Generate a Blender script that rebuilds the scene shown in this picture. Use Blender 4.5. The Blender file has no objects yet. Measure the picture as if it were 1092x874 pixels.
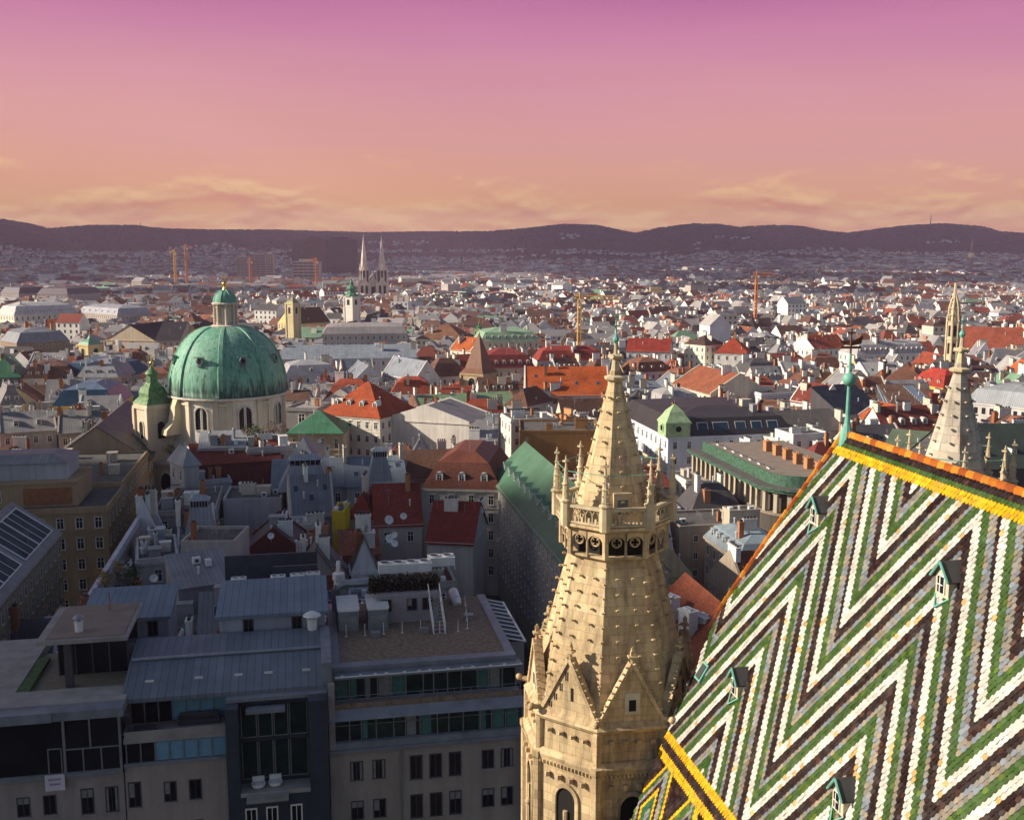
import bpy, math, random
import numpy as np
from mathutils import Vector, Matrix
R = math.radians
rnd = random.Random(7)
scn = bpy.context.scene
COL = scn.collection

# ------------------------------------------------------------------ camera
F, CX, CY, EYE = 1130.0, 546.0, 437.0, 72.0
PITCH = math.atan((437.0 - 270.0) / F)
cam_d = bpy.data.cameras.new('camera')
cam_d.sensor_width = 36.0
cam_d.lens = 36.0 * F / 1092.0
cam_d.clip_start = 0.5
cam_d.clip_end = 40000
cam = bpy.data.objects.new('camera', cam_d)
COL.objects.link(cam)
cam.location = (0, 0, EYE)
cam.rotation_euler = (R(90) - PITCH, 0, 0)
scn.camera = cam

# ------------------------------------------------------------------ light, sky, exposure
SUN_EL, SUN_A = R(26), R(87)          # SUN_A: from the camera's back towards its left
SDIR = Vector((-math.sin(SUN_A) * math.cos(SUN_EL), -math.cos(SUN_A) * math.cos(SUN_EL), math.sin(SUN_EL)))
sun_d = bpy.data.lights.new('sun', 'SUN')
sun_d.energy = 5.0
sun_d.angle = R(0.5)
sun_d.color = (1.0, 0.885, 0.72)
sun = bpy.data.objects.new('sun', sun_d)
COL.objects.link(sun)
sun.rotation_euler = SDIR.to_track_quat('Z', 'Y').to_euler()
sun.location = (-300, -60, 300)

wd = bpy.data.worlds.new('World')
scn.world = wd
wd.use_nodes = True
def build_world():
    nt = wd.node_tree
    N, L = nt.nodes, nt.links
    N.clear()
    out = N.new('ShaderNodeOutputWorld')
    sky = N.new('ShaderNodeTexSky')
    sky.sky_type = 'NISHITA'
    sky.sun_disc = False
    sky.sun_elevation = SUN_EL
    sky.sun_rotation = math.pi + SUN_A
    b1 = N.new('ShaderNodeBackground'); b1.inputs[1].default_value = 0.066
    L.new(sky.outputs[0], b1.inputs[0])
    tc = N.new('ShaderNodeTexCoord')
    sep = N.new('ShaderNodeSeparateXYZ'); L.new(tc.outputs['Generated'], sep.inputs[0])
    def M(op, a, b=None, c=None, clamp=False):
        n = N.new('ShaderNodeMath'); n.operation = op; n.use_clamp = clamp
        for i, v in enumerate((a, b, c)):
            if v is None: continue
            if isinstance(v, (int, float)): n.inputs[i].default_value = v
            else: L.new(v, n.inputs[i])
        return n.outputs[0]
    el = M('MULTIPLY', M('ARCSINE', sep.outputs[2]), 57.2958)
    az = M('MULTIPLY', M('ARCTAN2', sep.outputs[0], sep.outputs[1]), 57.2958)
    # slow drift of the bands so that they are not dead level
    comb = N.new('ShaderNodeCombineXYZ')
    L.new(M('MULTIPLY', az, 0.035), comb.inputs[0]); L.new(M('MULTIPLY', el, 0.22), comb.inputs[1])
    nz = N.new('ShaderNodeTexNoise'); nz.inputs['Scale'].default_value = 1.0; nz.inputs['Detail'].default_value = 6
    L.new(comb.outputs[0], nz.inputs['Vector'])
    el2 = M('ADD', M('ADD', el, M('MULTIPLY', az, 0.02)), M('MULTIPLY', M('SUBTRACT', nz.outputs[0], 0.5), 3.2))
    t = M('DIVIDE', el2, 14.0, clamp=True)
    rp = N.new('ShaderNodeValToRGB')
    L.new(t, rp.inputs[0])
    stops = [(0.0, (255, 212, 118)), (0.10, (252, 190, 120)), (0.22, (238, 174, 134)), (0.38, (226, 163, 151)), (0.58, (218, 152, 162)), (0.78, (204, 130, 166)), (0.97, (184, 100, 156))]
    def lin(c): return tuple(((v / 255) / 12.92 if v / 255 <= 0.04045 else ((v / 255 + 0.055) / 1.055) ** 2.4) for v in c) + (1,)
    e = rp.color_ramp.elements
    e[0].position, e[0].color = stops[0][0], lin(stops[0][1])
    e[1].position, e[1].color = stops[-1][0], lin(stops[-1][1])
    for p, c in stops[1:-1]:
        k = e.new(p); k.color = lin(c)
    # banks of cloud low over the hills, lit on their upper edges
    def cn(de, sc, det):
        c_ = N.new('ShaderNodeCombineXYZ')
        L.new(M('MULTIPLY', az, 0.12), c_.inputs[0]); L.new(M('MULTIPLY', M('ADD', el, de), 0.38), c_.inputs[1])
        n_ = N.new('ShaderNodeTexNoise'); n_.inputs['Scale'].default_value = sc; n_.inputs['Detail'].default_value = det; n_.inputs['Roughness'].default_value = 0.56; n_.inputs['Distortion'].default_value = 0.25
        L.new(c_.outputs[0], n_.inputs['Vector']); return n_.outputs[0]
    n0 = cn(0.0, 1.35, 9); n1 = cn(0.30, 1.35, 9)
    thr = N.new('ShaderNodeMapRange'); L.new(el, thr.inputs[0])
    for i_, v_ in enumerate((1.0, 5.6, 0.28, 0.70)): thr.inputs[i_ + 1].default_value = v_
    msk = N.new('ShaderNodeMapRange'); msk.interpolation_type = 'SMOOTHSTEP'
    L.new(M('SUBTRACT', n0, thr.outputs[0]), msk.inputs[0]); msk.inputs[1].default_value = -0.05; msk.inputs[2].default_value = 0.13
    lit = M('ADD', M('MULTIPLY', M('SUBTRACT', n0, n1), 4.6), 0.5, clamp=True)
    crp = N.new('ShaderNodeValToRGB'); L.new(lit, crp.inputs[0])
    crp.color_ramp.elements[0].position = 0.1; crp.color_ramp.elements[0].color = lin((226, 152, 122))
    crp.color_ramp.elements[1].position = 0.9; crp.color_ramp.elements[1].color = lin((255, 208, 148))
    mixc = N.new('ShaderNodeMix'); mixc.data_type = 'RGBA'
    L.new(M('MULTIPLY', msk.outputs[0], 0.85), mixc.inputs['Factor']); L.new(rp.outputs[0], mixc.inputs[6]); L.new(crp.outputs[0], mixc.inputs[7])
    b2 = N.new('ShaderNodeBackground'); b2.inputs[1].default_value = SKY_GAIN
    L.new(mixc.outputs[2], b2.inputs[0])
    mr = N.new('ShaderNodeMapRange'); mr.interpolation_type = 'SMOOTHSTEP'
    L.new(el, mr.inputs[0]); mr.inputs[1].default_value = 13; mr.inputs[2].default_value = 22
    # the glow belongs to the north-western sky only; elsewhere the sky is plain blue
    ma = N.new('ShaderNodeMapRange'); ma.interpolation_type = 'SMOOTHSTEP'
    L.new(M('ABSOLUTE', az), ma.inputs[0]); ma.inputs[1].default_value = 42; ma.inputs[2].default_value = 80
    ms = N.new('ShaderNodeMixShader')
    L.new(M('MAXIMUM', mr.outputs[0], ma.outputs[0]), ms.inputs[0]); L.new(b2.outputs[0], ms.inputs[1]); L.new(b1.outputs[0], ms.inputs[2])
    L.new(ms.outputs[0], out.inputs[0])
SKY_GAIN = 0.66
build_world()
vs = scn.view_settings
vs.view_transform = 'Standard'; vs.look = 'None'; vs.exposure = 0.55; vs.gamma = 1.0; vs.use_curve_mapping = False
cy = scn.cycles
cy.max_bounces = 5; cy.diffuse_bounces = 2; cy.glossy_bounces = 2; cy.transmission_bounces = 2; cy.volume_bounces = 1
cy.use_denoising = True
cy.sample_clamp_indirect = 6.0
cy.caustics_reflective = False; cy.caustics_refractive = False

# ------------------------------------------------------------------ picture -> place
_c, _s = math.cos(PITCH), math.sin(PITCH)
def ray(px, py):
    x = (px - CX) / F; y = -(py - CY) / F
    return Vector((x, _c + y * _s, -_s + y * _c))
def at(px, py, z):
    d = ray(px, py); k = (z - EYE) / d.z
    return Vector((d.x * k, d.y * k, z))
def atY(px, py, Y):
    d = ray(px, py); k = Y / d.y
    return Vector((d.x * k, Y, EYE + d.z * k))
def proj(P):
    x, y, z = P[0], P[1], P[2] - EYE
    zc = y * _c - z * _s
    if zc < 1: return (-9999, -9999)
    return CX + F * x / zc, CY - F * (y * _s + z * _c) / zc
GA = R(11)                                   # the cathedral's own axes: p across the nave, t along it
NV = Vector((math.cos(GA), math.sin(GA), 0)); AV = Vector((-math.sin(GA), math.cos(GA), 0))
def PT(p, t, z=0): return NV * p + AV * t + Vector((0, 0, z))
def pt_of(px, py, z):
    P = at(px, py, z); return P.dot(NV), P.dot(AV)

# ------------------------------------------------------------------ materials
MAT = {}
def new_mat(name):
    m = bpy.data.materials.new(name); m.use_nodes = True
    nt = m.node_tree; b = nt.nodes['Principled BSDF']
    MAT[name] = m
    return m, nt.nodes, nt.links, b
def mth(N, L, op, a, b=None, clamp=False):
    n = N.new('ShaderNodeMath'); n.operation = op; n.use_clamp = clamp
    for i, v in enumerate((a, b)):
        if v is None: continue
        if isinstance(v, (int, float)): n.inputs[i].default_value = v
        else: L.new(v, n.inputs[i])
    return n.outputs[0]
def noise(N, L, vec, scale, detail=4, rough=0.55):
    n = N.new('ShaderNodeTexNoise'); n.inputs['Scale'].default_value = scale; n.inputs['Detail'].default_value = detail; n.inputs['Roughness'].default_value = rough
    L.new(vec, n.inputs['Vector']); return n.outputs[0]
def rng(N, L, v, a, b, c, d):
    n = N.new('ShaderNodeMapRange'); L.new(v, n.inputs[0])
    for i, x in enumerate((a, b, c, d)): n.inputs[i + 1].default_value = x
    return n.outputs[0]
def mixrgb(N, L, f, a, b, mode='MIX'):
    n = N.new('ShaderNodeMix'); n.data_type = 'RGBA'; n.blend_type = mode
    for i, v in ((0, f), (6, a), (7, b)):
        if isinstance(v, (int, float)): n.inputs[i].default_value = v
        elif isinstance(v, tuple): n.inputs[i].default_value = (*v[:3], 1)
        else: L.new(v, n.inputs[i])
    return n.outputs[2]
def scale_rgb(N, L, c, f):
    n = N.new('ShaderNodeVectorMath'); n.operation = 'SCALE'; L.new(c, n.inputs[0])
    if isinstance(f, (int, float)): n.inputs['Scale'].default_value = f
    else: L.new(f, n.inputs['Scale'])
    return n.outputs[0]
def world_pos(N): return N.new('ShaderNodeNewGeometry').outputs['Position']
def obj_col(N): return N.new('ShaderNodeObjectInfo').outputs['Color']
def bump(N, L, b, h, dist, st=0.5):
    n = N.new('ShaderNodeBump'); n.inputs['Distance'].default_value = dist; n.inputs['Strength'].default_value = st
    L.new(h, n.inputs['Height']); L.new(n.outputs[0], b.inputs['Normal'])
def stretch(N, L, vec, s):
    n = N.new('ShaderNodeVectorMath'); n.operation = 'MULTIPLY'; L.new(vec, n.inputs[0]); n.inputs[1].default_value = s
    return n.outputs[0]

def mk_plaster():
    m, N, L, b = new_mat('plaster')
    P = world_pos(N)
    big = rng(N, L, noise(N, L, P, 0.13, 5), 0.3, 0.7, 0.82, 1.06)
    run = rng(N, L, noise(N, L, stretch(N, L, P, (1.3, 1.3, 0.10)), 1.0, 4), 0.35, 0.75, 1.03, 0.80)
    fine = rng(N, L, noise(N, L, P, 2.5, 3), 0.3, 0.7, 0.95, 1.05)
    f = mth(N, L, 'MULTIPLY', mth(N, L, 'MULTIPLY', big, run), fine)
    L.new(scale_rgb(N, L, obj_col(N), f), b.inputs['Base Color'])
    b.inputs['Roughness'].default_value = 0.9
    b.inputs['Specular IOR Level'].default_value = 0.2
def mk_tile():
    m, N, L, b = new_mat('roof_tiles')
    uv = N.new('ShaderNodeUVMap').outputs[0]
    br = N.new('ShaderNodeTexBrick'); L.new(uv, br.inputs['Vector'])
    br.inputs['Scale'].default_value = 1.0; br.inputs['Brick Width'].default_value = 0.26; br.inputs['Row Height'].default_value = 0.34
    br.inputs['Mortar Size'].default_value = 0.02; br.inputs['Color1'].default_value = (0.72, 0.72, 0.72, 1); br.inputs['Color2'].default_value = (1.12, 1.12, 1.12, 1); br.inputs['Mortar'].default_value = (0.4, 0.4, 0.4, 1)
    P = world_pos(N)
    f = mth(N, L, 'MULTIPLY', rng(N, L, noise(N, L, P, 0.25, 6, 0.65), 0.3, 0.7, 0.66, 1.15), rng(N, L, noise(N, L, P, 1.6, 4), 0.3, 0.7, 0.86, 1.1))
    c = mixrgb(N, L, 1.0, obj_col(N), br.outputs['Color'], 'MULTIPLY')
    L.new(scale_rgb(N, L, c, f), b.inputs['Base Color'])
    b.inputs['Roughness'].default_value = 0.8; b.inputs['Specular IOR Level'].default_value = 0.25
    bump(N, L, b, br.outputs['Fac'], -0.03, 0.6)
def mk_seam(name='seam_metal', metallic=0.0, rough=0.5):
    m, N, L, b = new_mat(name)
    uv = N.new('ShaderNodeUVMap').outputs[0]
    sp = N.new('ShaderNodeSeparateXYZ'); L.new(uv, sp.inputs[0])
    u = mth(N, L, 'FRACT', mth(N, L, 'DIVIDE', sp.outputs[0], 0.65))
    seam = mth(N, L, 'LESS_THAN', u, 0.11)
    pan = N.new('ShaderNodeTexWhiteNoise'); pan.noise_dimensions = '1D'
    L.new(mth(N, L, 'FLOOR', mth(N, L, 'DIVIDE', sp.outputs[0], 0.65)), pan.inputs['W'])
    P = world_pos(N)
    f = mth(N, L, 'MULTIPLY', rng(N, L, noise(N, L, P, 0.3, 6, 0.6), 0.3, 0.7, 0.78, 1.12), rng(N, L, pan.outputs[0], 0, 1, 0.9, 1.06))
    f = mth(N, L, 'MULTIPLY', f, rng(N, L, seam, 0, 1, 1.0, 0.62))
    L.new(scale_rgb(N, L, obj_col(N), f), b.inputs['Base Color'])
    b.inputs['Roughness'].default_value = rough; b.inputs['Metallic'].default_value = metallic; b.inputs['Specular IOR Level'].default_value = 0.22
    bump(N, L, b, seam, 0.05, 0.6)
def mk_plain(name, col, rough=0.7, nz=(0.5, 0.85, 1.12), metallic=0.0, spec=0.4, objc=False):
    m, N, L, b = new_mat(name)
    f = rng(N, L, noise(N, L, world_pos(N), nz[0], 5, 0.6), 0.3, 0.7, nz[1], nz[2])
    if objc: src = obj_col(N)
    else:
        r_ = N.new('ShaderNodeRGB'); r_.outputs[0].default_value = (*col, 1); src = r_.outputs[0]
    L.new(scale_rgb(N, L, src, f), b.inputs['Base Color'])
    b.inputs['Roughness'].default_value = rough; b.inputs['Metallic'].default_value = metallic; b.inputs['Specular IOR Level'].default_value = spec
    return m
def mk_stone(name='sandstone', c1=(0.68, 0.535, 0.325), c2=(0.55, 0.41, 0.24), c3=(0.19, 0.145, 0.10)):
    m, N, L, b = new_mat(name)
    uv = N.new('ShaderNodeUVMap').outputs[0]
    br = N.new('ShaderNodeTexBrick'); L.new(uv, br.inputs['Vector'])
    br.inputs['Scale'].default_value = 1.0; br.inputs['Brick Width'].default_value = 0.85; br.inputs['Row Height'].default_value = 0.42
    br.inputs['Mortar Size'].default_value = 0.012; br.inputs['Color1'].default_value = (0.76, 0.74, 0.71, 1); br.inputs['Color2'].default_value = (1.10, 1.09, 1.07, 1); br.inputs['Mortar'].default_value = (0.62, 0.58, 0.52, 1)
    P = world_pos(N)
    n1 = noise(N, L, P, 0.35, 7, 0.62)
    c = mixrgb(N, L, rng(N, L, n1, 0.35, 0.68, 0, 1), c1, c2)
    n2 = noise(N, L, stretch(N, L, P, (1, 1, 0.35)), 0.9, 8, 0.7)
    c = mixrgb(N, L, rng(N, L, n2, 0.50, 0.72, 0, 0.8), c, c3)
    n3 = noise(N, L, P, 1.1, 3)
    c = mixrgb(N, L, rng(N, L, n3, 0.56, 0.70, 0, 0.45), c, (0.56, 0.34, 0.22))
    n5 = noise(N, L, stretch(N, L, P, (2.4, 2.4, 0.14)), 1.0, 7, 0.7)
    c = mixrgb(N, L, rng(N, L, n5, 0.48, 0.70, 0, 0.75), c, c3)
    n6 = noise(N, L, P, 3.2, 6, 0.75)
    c = mixrgb(N, L, rng(N, L, n6, 0.55, 0.75, 0, 0.5), c, (0.15, 0.11, 0.075))
    c = mixrgb(N, L, 0.85, c, br.outputs['Color'], 'MULTIPLY')
    L.new(c, b.inputs['Base Color']); b.inputs['Roughness'].default_value = 0.92; b.inputs['Specular IOR Level'].default_value = 0.15
    h = mth(N, L, 'ADD', mth(N, L, 'MULTIPLY', br.outputs['Fac'], -0.5), mth(N, L, 'MULTIPLY', noise(N, L, P, 9, 5), 0.6))
    bump(N, L, b, h, 0.03, 0.5)
def mk_copper(name='patina_copper', zl=None):
    m, N, L, b = new_mat(name)
    tc = N.new('ShaderNodeTexCoord').outputs['Object']
    uv = N.new('ShaderNodeUVMap').outputs[0]
    n1 = noise(N, L, tc, 0.22, 6, 0.6)
    c = mixrgb(N, L, rng(N, L, n1, 0.35, 0.65, 0, 1), (0.115, 0.345, 0.235), (0.24, 0.46, 0.33))
    n2 = noise(N, L, stretch(N, L, tc, (1.6, 1.6, 0.10)), 1.0, 8, 0.7)
    c = mixrgb(N, L, rng(N, L, n2, 0.50, 0.68, 0, 0.9), c, (0.03, 0.075, 0.055))
    n3 = noise(N, L, stretch(N, L, tc, (1.5, 1.5, 0.4)), 0.5, 6, 0.6)
    c = mixrgb(N, L, rng(N, L, n3, 0.62, 0.74, 0, 0.7), c, (0.30, 0.22, 0.08))
    if zl is not None:                          # old black stains creeping up from the rim, rust below the oculi
        sz = N.new('ShaderNodeSeparateXYZ'); L.new(tc, sz.inputs[0])
        ns = noise(N, L, stretch(N, L, tc, (0.55, 0.55, 0.10)), 1.0, 7, 0.7)
        hgt = rng(N, L, sz.outputs[2], zl, zl + 9.0, 0.30, -0.22)
        c = mixrgb(N, L, rng(N, L, mth(N, L, 'ADD', ns, hgt), 0.58, 0.72, 0, 0.9), c, (0.025, 0.045, 0.035))
        nr = noise(N, L, stretch(N, L, tc, (0.8, 0.8, 0.12)), 1.3, 6, 0.7)
        top = rng(N, L, sz.outputs[2], zl + 8, zl + 19, -0.12, 0.10)
        c = mixrgb(N, L, rng(N, L, mth(N, L, 'ADD', nr, top), 0.58, 0.70, 0, 0.7), c, (0.26, 0.20, 0.09))
    n4 = noise(N, L, stretch(N, L, tc, (2.6, 2.6, 0.05)), 1.0, 4, 0.6)
    c = mixrgb(N, L, rng(N, L, n4, 0.52, 0.66, 0, 0.55), c, (0.36, 0.55, 0.43))
    sp = N.new('ShaderNodeSeparateXYZ'); L.new(uv, sp.inputs[0])
    u = mth(N, L, 'FRACT', mth(N, L, 'DIVIDE', sp.outputs[0], 0.7))
    seam = mth(N, L, 'LESS_THAN', u, 0.14)
    c = mixrgb(N, L, mth(N, L, 'MULTIPLY', seam, 0.4), c, (0.03, 0.10, 0.07))
    L.new(c, b.inputs['Base Color']); b.inputs['Roughness'].default_value = 0.6; b.inputs['Specular IOR Level'].default_value = 0.3
    bump(N, L, b, seam, 0.05, 0.5)
def mk_attr(name, rough=0.8, spec=0.3, nz=None):
    m, N, L, b = new_mat(name)
    at_ = N.new('ShaderNodeAttribute'); at_.attribute_name = 'col'
    src = at_.outputs['Color']
    if nz: src = scale_rgb(N, L, src, rng(N, L, noise(N, L, world_pos(N), nz[0], 5, 0.65), 0.3, 0.7, nz[1], nz[2]))
    L.new(src, b.inputs['Base Color']); b.inputs['Roughness'].default_value = rough; b.inputs['Specular IOR Level'].default_value = spec
def mk_glazed():
    m, N, L, b = new_mat('glazed_tiles')
    at_ = N.new('ShaderNodeAttribute'); at_.attribute_name = 'col'
    P = world_pos(N)
    f = mth(N, L, 'MULTIPLY', rng(N, L, noise(N, L, P, 0.45, 6, 0.65), 0.32, 0.68, 0.80, 1.12), rng(N, L, noise(N, L, P, 5.0, 4, 0.7), 0.3, 0.7, 0.82, 1.1))
    c = scale_rgb(N, L, at_.outputs['Color'], f)
    st = noise(N, L, stretch(N, L, P, (1.4, 1.4, 0.22)), 1.1, 7, 0.68)
    c = mixrgb(N, L, rng(N, L, st, 0.56, 0.74, 0, 0.35), c, (0.085, 0.075, 0.055))
    L.new(c, b.inputs['Base Color'])
    L.new(rng(N, L, noise(N, L, P, 0.9, 4), 0.3, 0.7, 0.28, 0.62), b.inputs['Roughness']); b.inputs['Specular IOR Level'].default_value = 0.25
mk_glazed()
mk_plaster(); mk_tile(); mk_seam(); mk_stone(); mk_stone('grey_sandstone', (0.56, 0.50, 0.41), (0.44, 0.39, 0.33), (0.2, 0.17, 0.15)); mk_copper()
mk_attr('far_house', 0.85, 0.2, (0.12, 0.8, 1.1)); mk_attr('leaf', 0.7, 0.2)
mk_plain('glass', (0.012, 0.014, 0.018), 0.07, (0.3, 0.6, 1.4), 0, 0.28)
mk_plain('blue_blind', (0.16, 0.33, 0.46), 0.3, (0.8, 0.8, 1.1))
mk_plain('green_glass', (0.010, 0.028, 0.026), 0.1, (1.2, 0.4, 1.6), 0, 0.3)
mk_plain('sky_glass', (0.025, 0.055, 0.09), 0.22, (0.2, 0.7, 1.3), 0.0, 0.22)
mk_plain('roof_pane', (0.045, 0.065, 0.08), 0.6, (0.35, 0.6, 1.4), 0.0, 0.08)
mk_plain('dark_glass', (0.02, 0.026, 0.04), 0.4, (0.35, 0.6, 1.4), 0.0, 0.15)
mk_plain('frame_white', (0.72, 0.70, 0.66), 0.6)
mk_plain('frame_dark', (0.06, 0.06, 0.065), 0.5)
mk_plain('gravel', (0.22, 0.16, 0.11), 0.95, (2.5, 0.6, 1.3))
mk_plain('bitumen', (0.10, 0.095, 0.09), 0.9, (0.6, 0.7, 1.25))
mk_plain('concrete', (0.32, 0.30, 0.28), 0.9, (0.7, 0.75, 1.12))
mk_plain('asphalt', (0.05, 0.05, 0.052), 0.9, (0.2, 0.8, 1.2))
mk_plain('white_metal', (0.70, 0.70, 0.68), 0.45, (1.5, 0.85, 1.05))
mk_plain('grey_metal', (0.30, 0.32, 0.34), 0.4, (1.2, 0.8, 1.1), 0.5)
mk_plain('dark_metal', (0.05, 0.055, 0.06), 0.5)
mk_plain('gold', (0.80, 0.52, 0.12), 0.3, (1, 0.9, 1.1), 0.9)
mk_plain('painted', (1, 1, 1), 0.55, (0.8, 0.82, 1.08), 0, 0.35, True)
mk_plain('brick_red', (0.30, 0.12, 0.06), 0.9, (1.5, 0.7, 1.2))
mk_plain('bark', (0.10, 0.07, 0.045), 0.95, (3, 0.7, 1.2))
mk_plain('cloud_white', (0.8, 0.8, 0.8), 1.0, (0.01, 0.95, 1.0), 0, 0.0)
mk_plain('lead', (0.16, 0.18, 0.19), 0.5, (0.6, 0.75, 1.15), 0.3)
mk_plain('verdigris', (0.16, 0.42, 0.33), 0.55, (2, 0.75, 1.15))

# ------------------------------------------------------------------ mesh building
class MB:
    def __init__(s):
        s.v = []; s.f = []; s.m = []; s.c = []; s.M = None; s.smooth = []
    def add(s, pts, faces, mi=0, col=None, smooth=False):
        o = len(s.v)
        if s.M is not None: pts = [s.M @ Vector(p) for p in pts]
        s.v.extend([tuple(p) for p in pts])
        for f in faces:
            s.f.append([i + o for i in f]); s.m.append(mi); s.c.append(col); s.smooth.append(smooth)
    def quad(s, a, b, c, d, mi=0, col=None): s.add([a, b, c, d], [(0, 1, 2, 3)], mi, col)
    def poly(s, pts, mi=0, col=None): s.add(pts, [tuple(range(len(pts)))], mi, col)
    def box(s, x0, x1, y0, y1, z0, z1, mi=0, col=None, bottom=True):
        p = [(x0, y0, z0), (x1, y0, z0), (x1, y1, z0), (x0, y1, z0), (x0, y0, z1), (x1, y0, z1), (x1, y1, z1), (x0, y1, z1)]
        f = [(4, 5, 6, 7), (0, 1, 5, 4), (1, 2, 6, 5), (2, 3, 7, 6), (3, 0, 4, 7)]
        if bottom: f.append((3, 2, 1, 0))
        s.add(p, f, mi, col)
    def bx(s, c, d, mi=0, col=None): s.box(c[0] - d[0] / 2, c[0] + d[0] / 2, c[1] - d[1] / 2, c[1] + d[1] / 2, c[2] - d[2] / 2, c[2] + d[2] / 2, mi, col)
    def ring(s, prof, n=16, mi=0, rot=0.0, cx=0, cy=0, cap=True, smooth=False, sx=1.0, sy=1.0, arc=None):
        """prof: list of (r, z) from the bottom up"""
        pts = []; k = len(prof)
        for (r, z) in prof:
            for i in range(n):
                a = rot + 2 * math.pi * i / n
                pts.append((cx + r * sx * math.cos(a), cy + r * sy * math.sin(a), z))
        f = []
        for j in range(k - 1):
            for i in range(n):
                i2 = (i + 1) % n
                f.append((j * n + i, j * n + i2, (j + 1) * n + i2, (j + 1) * n + i))
        s.add(pts, f, mi, None, smooth)
        if cap:
            if prof[-1][0] > 1e-3: s.add(pts[(k - 1) * n:], [tuple(range(n))], mi)
            if prof[0][0] > 1e-3: s.add(pts[:n], [tuple(reversed(range(n)))], mi)
    def tube(s, a, b, r, n=6, mi=0, r2=None):
        a = Vector(a); b = Vector(b); d = (b - a)
        if d.length < 1e-6: return
        q = d.to_track_quat('Z', 'Y'); r2 = r if r2 is None else r2
        pts = []
        for (c, rr) in ((a, r), (b, r2)):
            for i in range(n):
                an = 2 * math.pi * i / n
                pts.append(c + q @ Vector((rr * math.cos(an), rr * math.sin(an), 0)))
        f = [(i, (i + 1) % n, n + (i + 1) % n, n + i) for i in range(n)]
        f += [tuple(range(n, 2 * n)), tuple(reversed(range(n)))]
        s.add(pts, f, mi)
    def ball(s, c, r, mi=0, n=10, sz=1.0):
        prof = []
        for j in range(n // 2 + 1):
            a = -math.pi / 2 + math.pi * j / (n // 2)
            prof.append((max(r * math.cos(a), 0.0), c[2] + r * sz * math.sin(a)))
        s.ring(prof, n, mi, 0, c[0], c[1], False, True)
    def prism(s, poly, z0, z1, mi=0):
        n = len(poly)
        pts = [(x, y, z0) for x, y in poly] + [(x, y, z1) for x, y in poly]
        f = [(i, (i + 1) % n, n + (i + 1) % n, n + i) for i in range(n)] + [tuple(range(n, 2 * n)), tuple(reversed(range(n)))]
        s.add(pts, f, mi)
    def mesh(s, name, mats):
        me = bpy.data.meshes.new(name)
        me.from_pydata(s.v, [], s.f)
        for m in mats: me.materials.append(MAT[m])
        nf = len(s.f)
        me.polygons.foreach_set('material_index', s.m)
        if any(s.smooth): me.polygons.foreach_set('use_smooth', s.smooth)
        # automatic UVs in metres: u level along the face, v up the slope
        V = np.array(s.v, dtype=np.float64).reshape(-1, 3)
        nl = len(me.loops)
        li = np.empty(nl, dtype=np.int32); me.loops.foreach_get('vertex_index', li)
        ls = np.empty(nf, dtype=np.int32); me.polygons.foreach_get('loop_total', ls)
        nr = np.empty(nf * 3, dtype=np.float32); me.polygons.foreach_get('normal', nr); nr = nr.reshape(-1, 3).astype(np.float64)
        hx = np.stack([-nr[:, 1], nr[:, 0], np.zeros(nf)], 1)
        ln = np.linalg.norm(hx, axis=1)
        flat = ln < 1e-3
        hx[flat] = (1, 0, 0); ln[flat] = 1
        hx /= ln[:, None]
        vy = np.cross(nr, hx)
        fi = np.repeat(np.arange(nf), ls)
        P = V[li]
        uv = np.stack([(P * hx[fi]).sum(1), (P * vy[fi]).sum(1)], 1).astype(np.float32)
        ul = me.uv_layers.new(name='UVMap')
        ul.data.foreach_set('uv', uv.ravel())
        if any(c is not None for c in s.c):
            ca = me.color_attributes.new('col', 'FLOAT_COLOR', 'CORNER')
            cc = np.array([(*(c or (0.5, 0.5, 0.5))[:3], 1.0) for c in s.c], dtype=np.float32)
            ca.data.foreach_set('color', cc[fi].ravel())
        me.update()
        return me
    def build(s, name, mats, parent=None, loc=(0, 0, 0), rz=0.0, color=None):
        if isinstance(mats, str): mats = [mats]
        return link(name, s.mesh(name, mats), parent, loc, rz, None, color)
def link(name, data, parent=None, loc=(0, 0, 0), rz=0.0, sc=None, color=None):
    o = bpy.data.objects.new(name, data)
    COL.objects.link(o)
    o.location = loc
    if rz: o.rotation_euler = (0, 0, rz)
    if sc is not None: o.scale = sc
    if color is not None: o.color = (*color[:3], 1)
    if parent is not None: o.parent = parent
    return o
def thing(name, label, cat, loc=(0, 0, 0), rz=0.0, group=None):
    o = link(name, None, None, loc, rz)
    o.empty_display_size = 1
    return tag(o, label, cat, group)
def tag(o, label, cat, group=None):
    o['label'] = label; o['category'] = cat
    if group: o['group'] = group
    return o
def struct(o): o['kind'] = 'structure'; return o
def stuff(o, label=None, cat=None):
    o['kind'] = 'stuff'
    if label: o['label'] = label
    if cat: o['category'] = cat
    return o
def copy_tree(o, parent=None):
    kids = [c for c in KIDS.get(o, [])] if False else list(o.children)
    c = o.copy(); COL.objects.link(c); c.parent = parent
    for k in kids: copy_tree(k, c)
    return c
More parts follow.
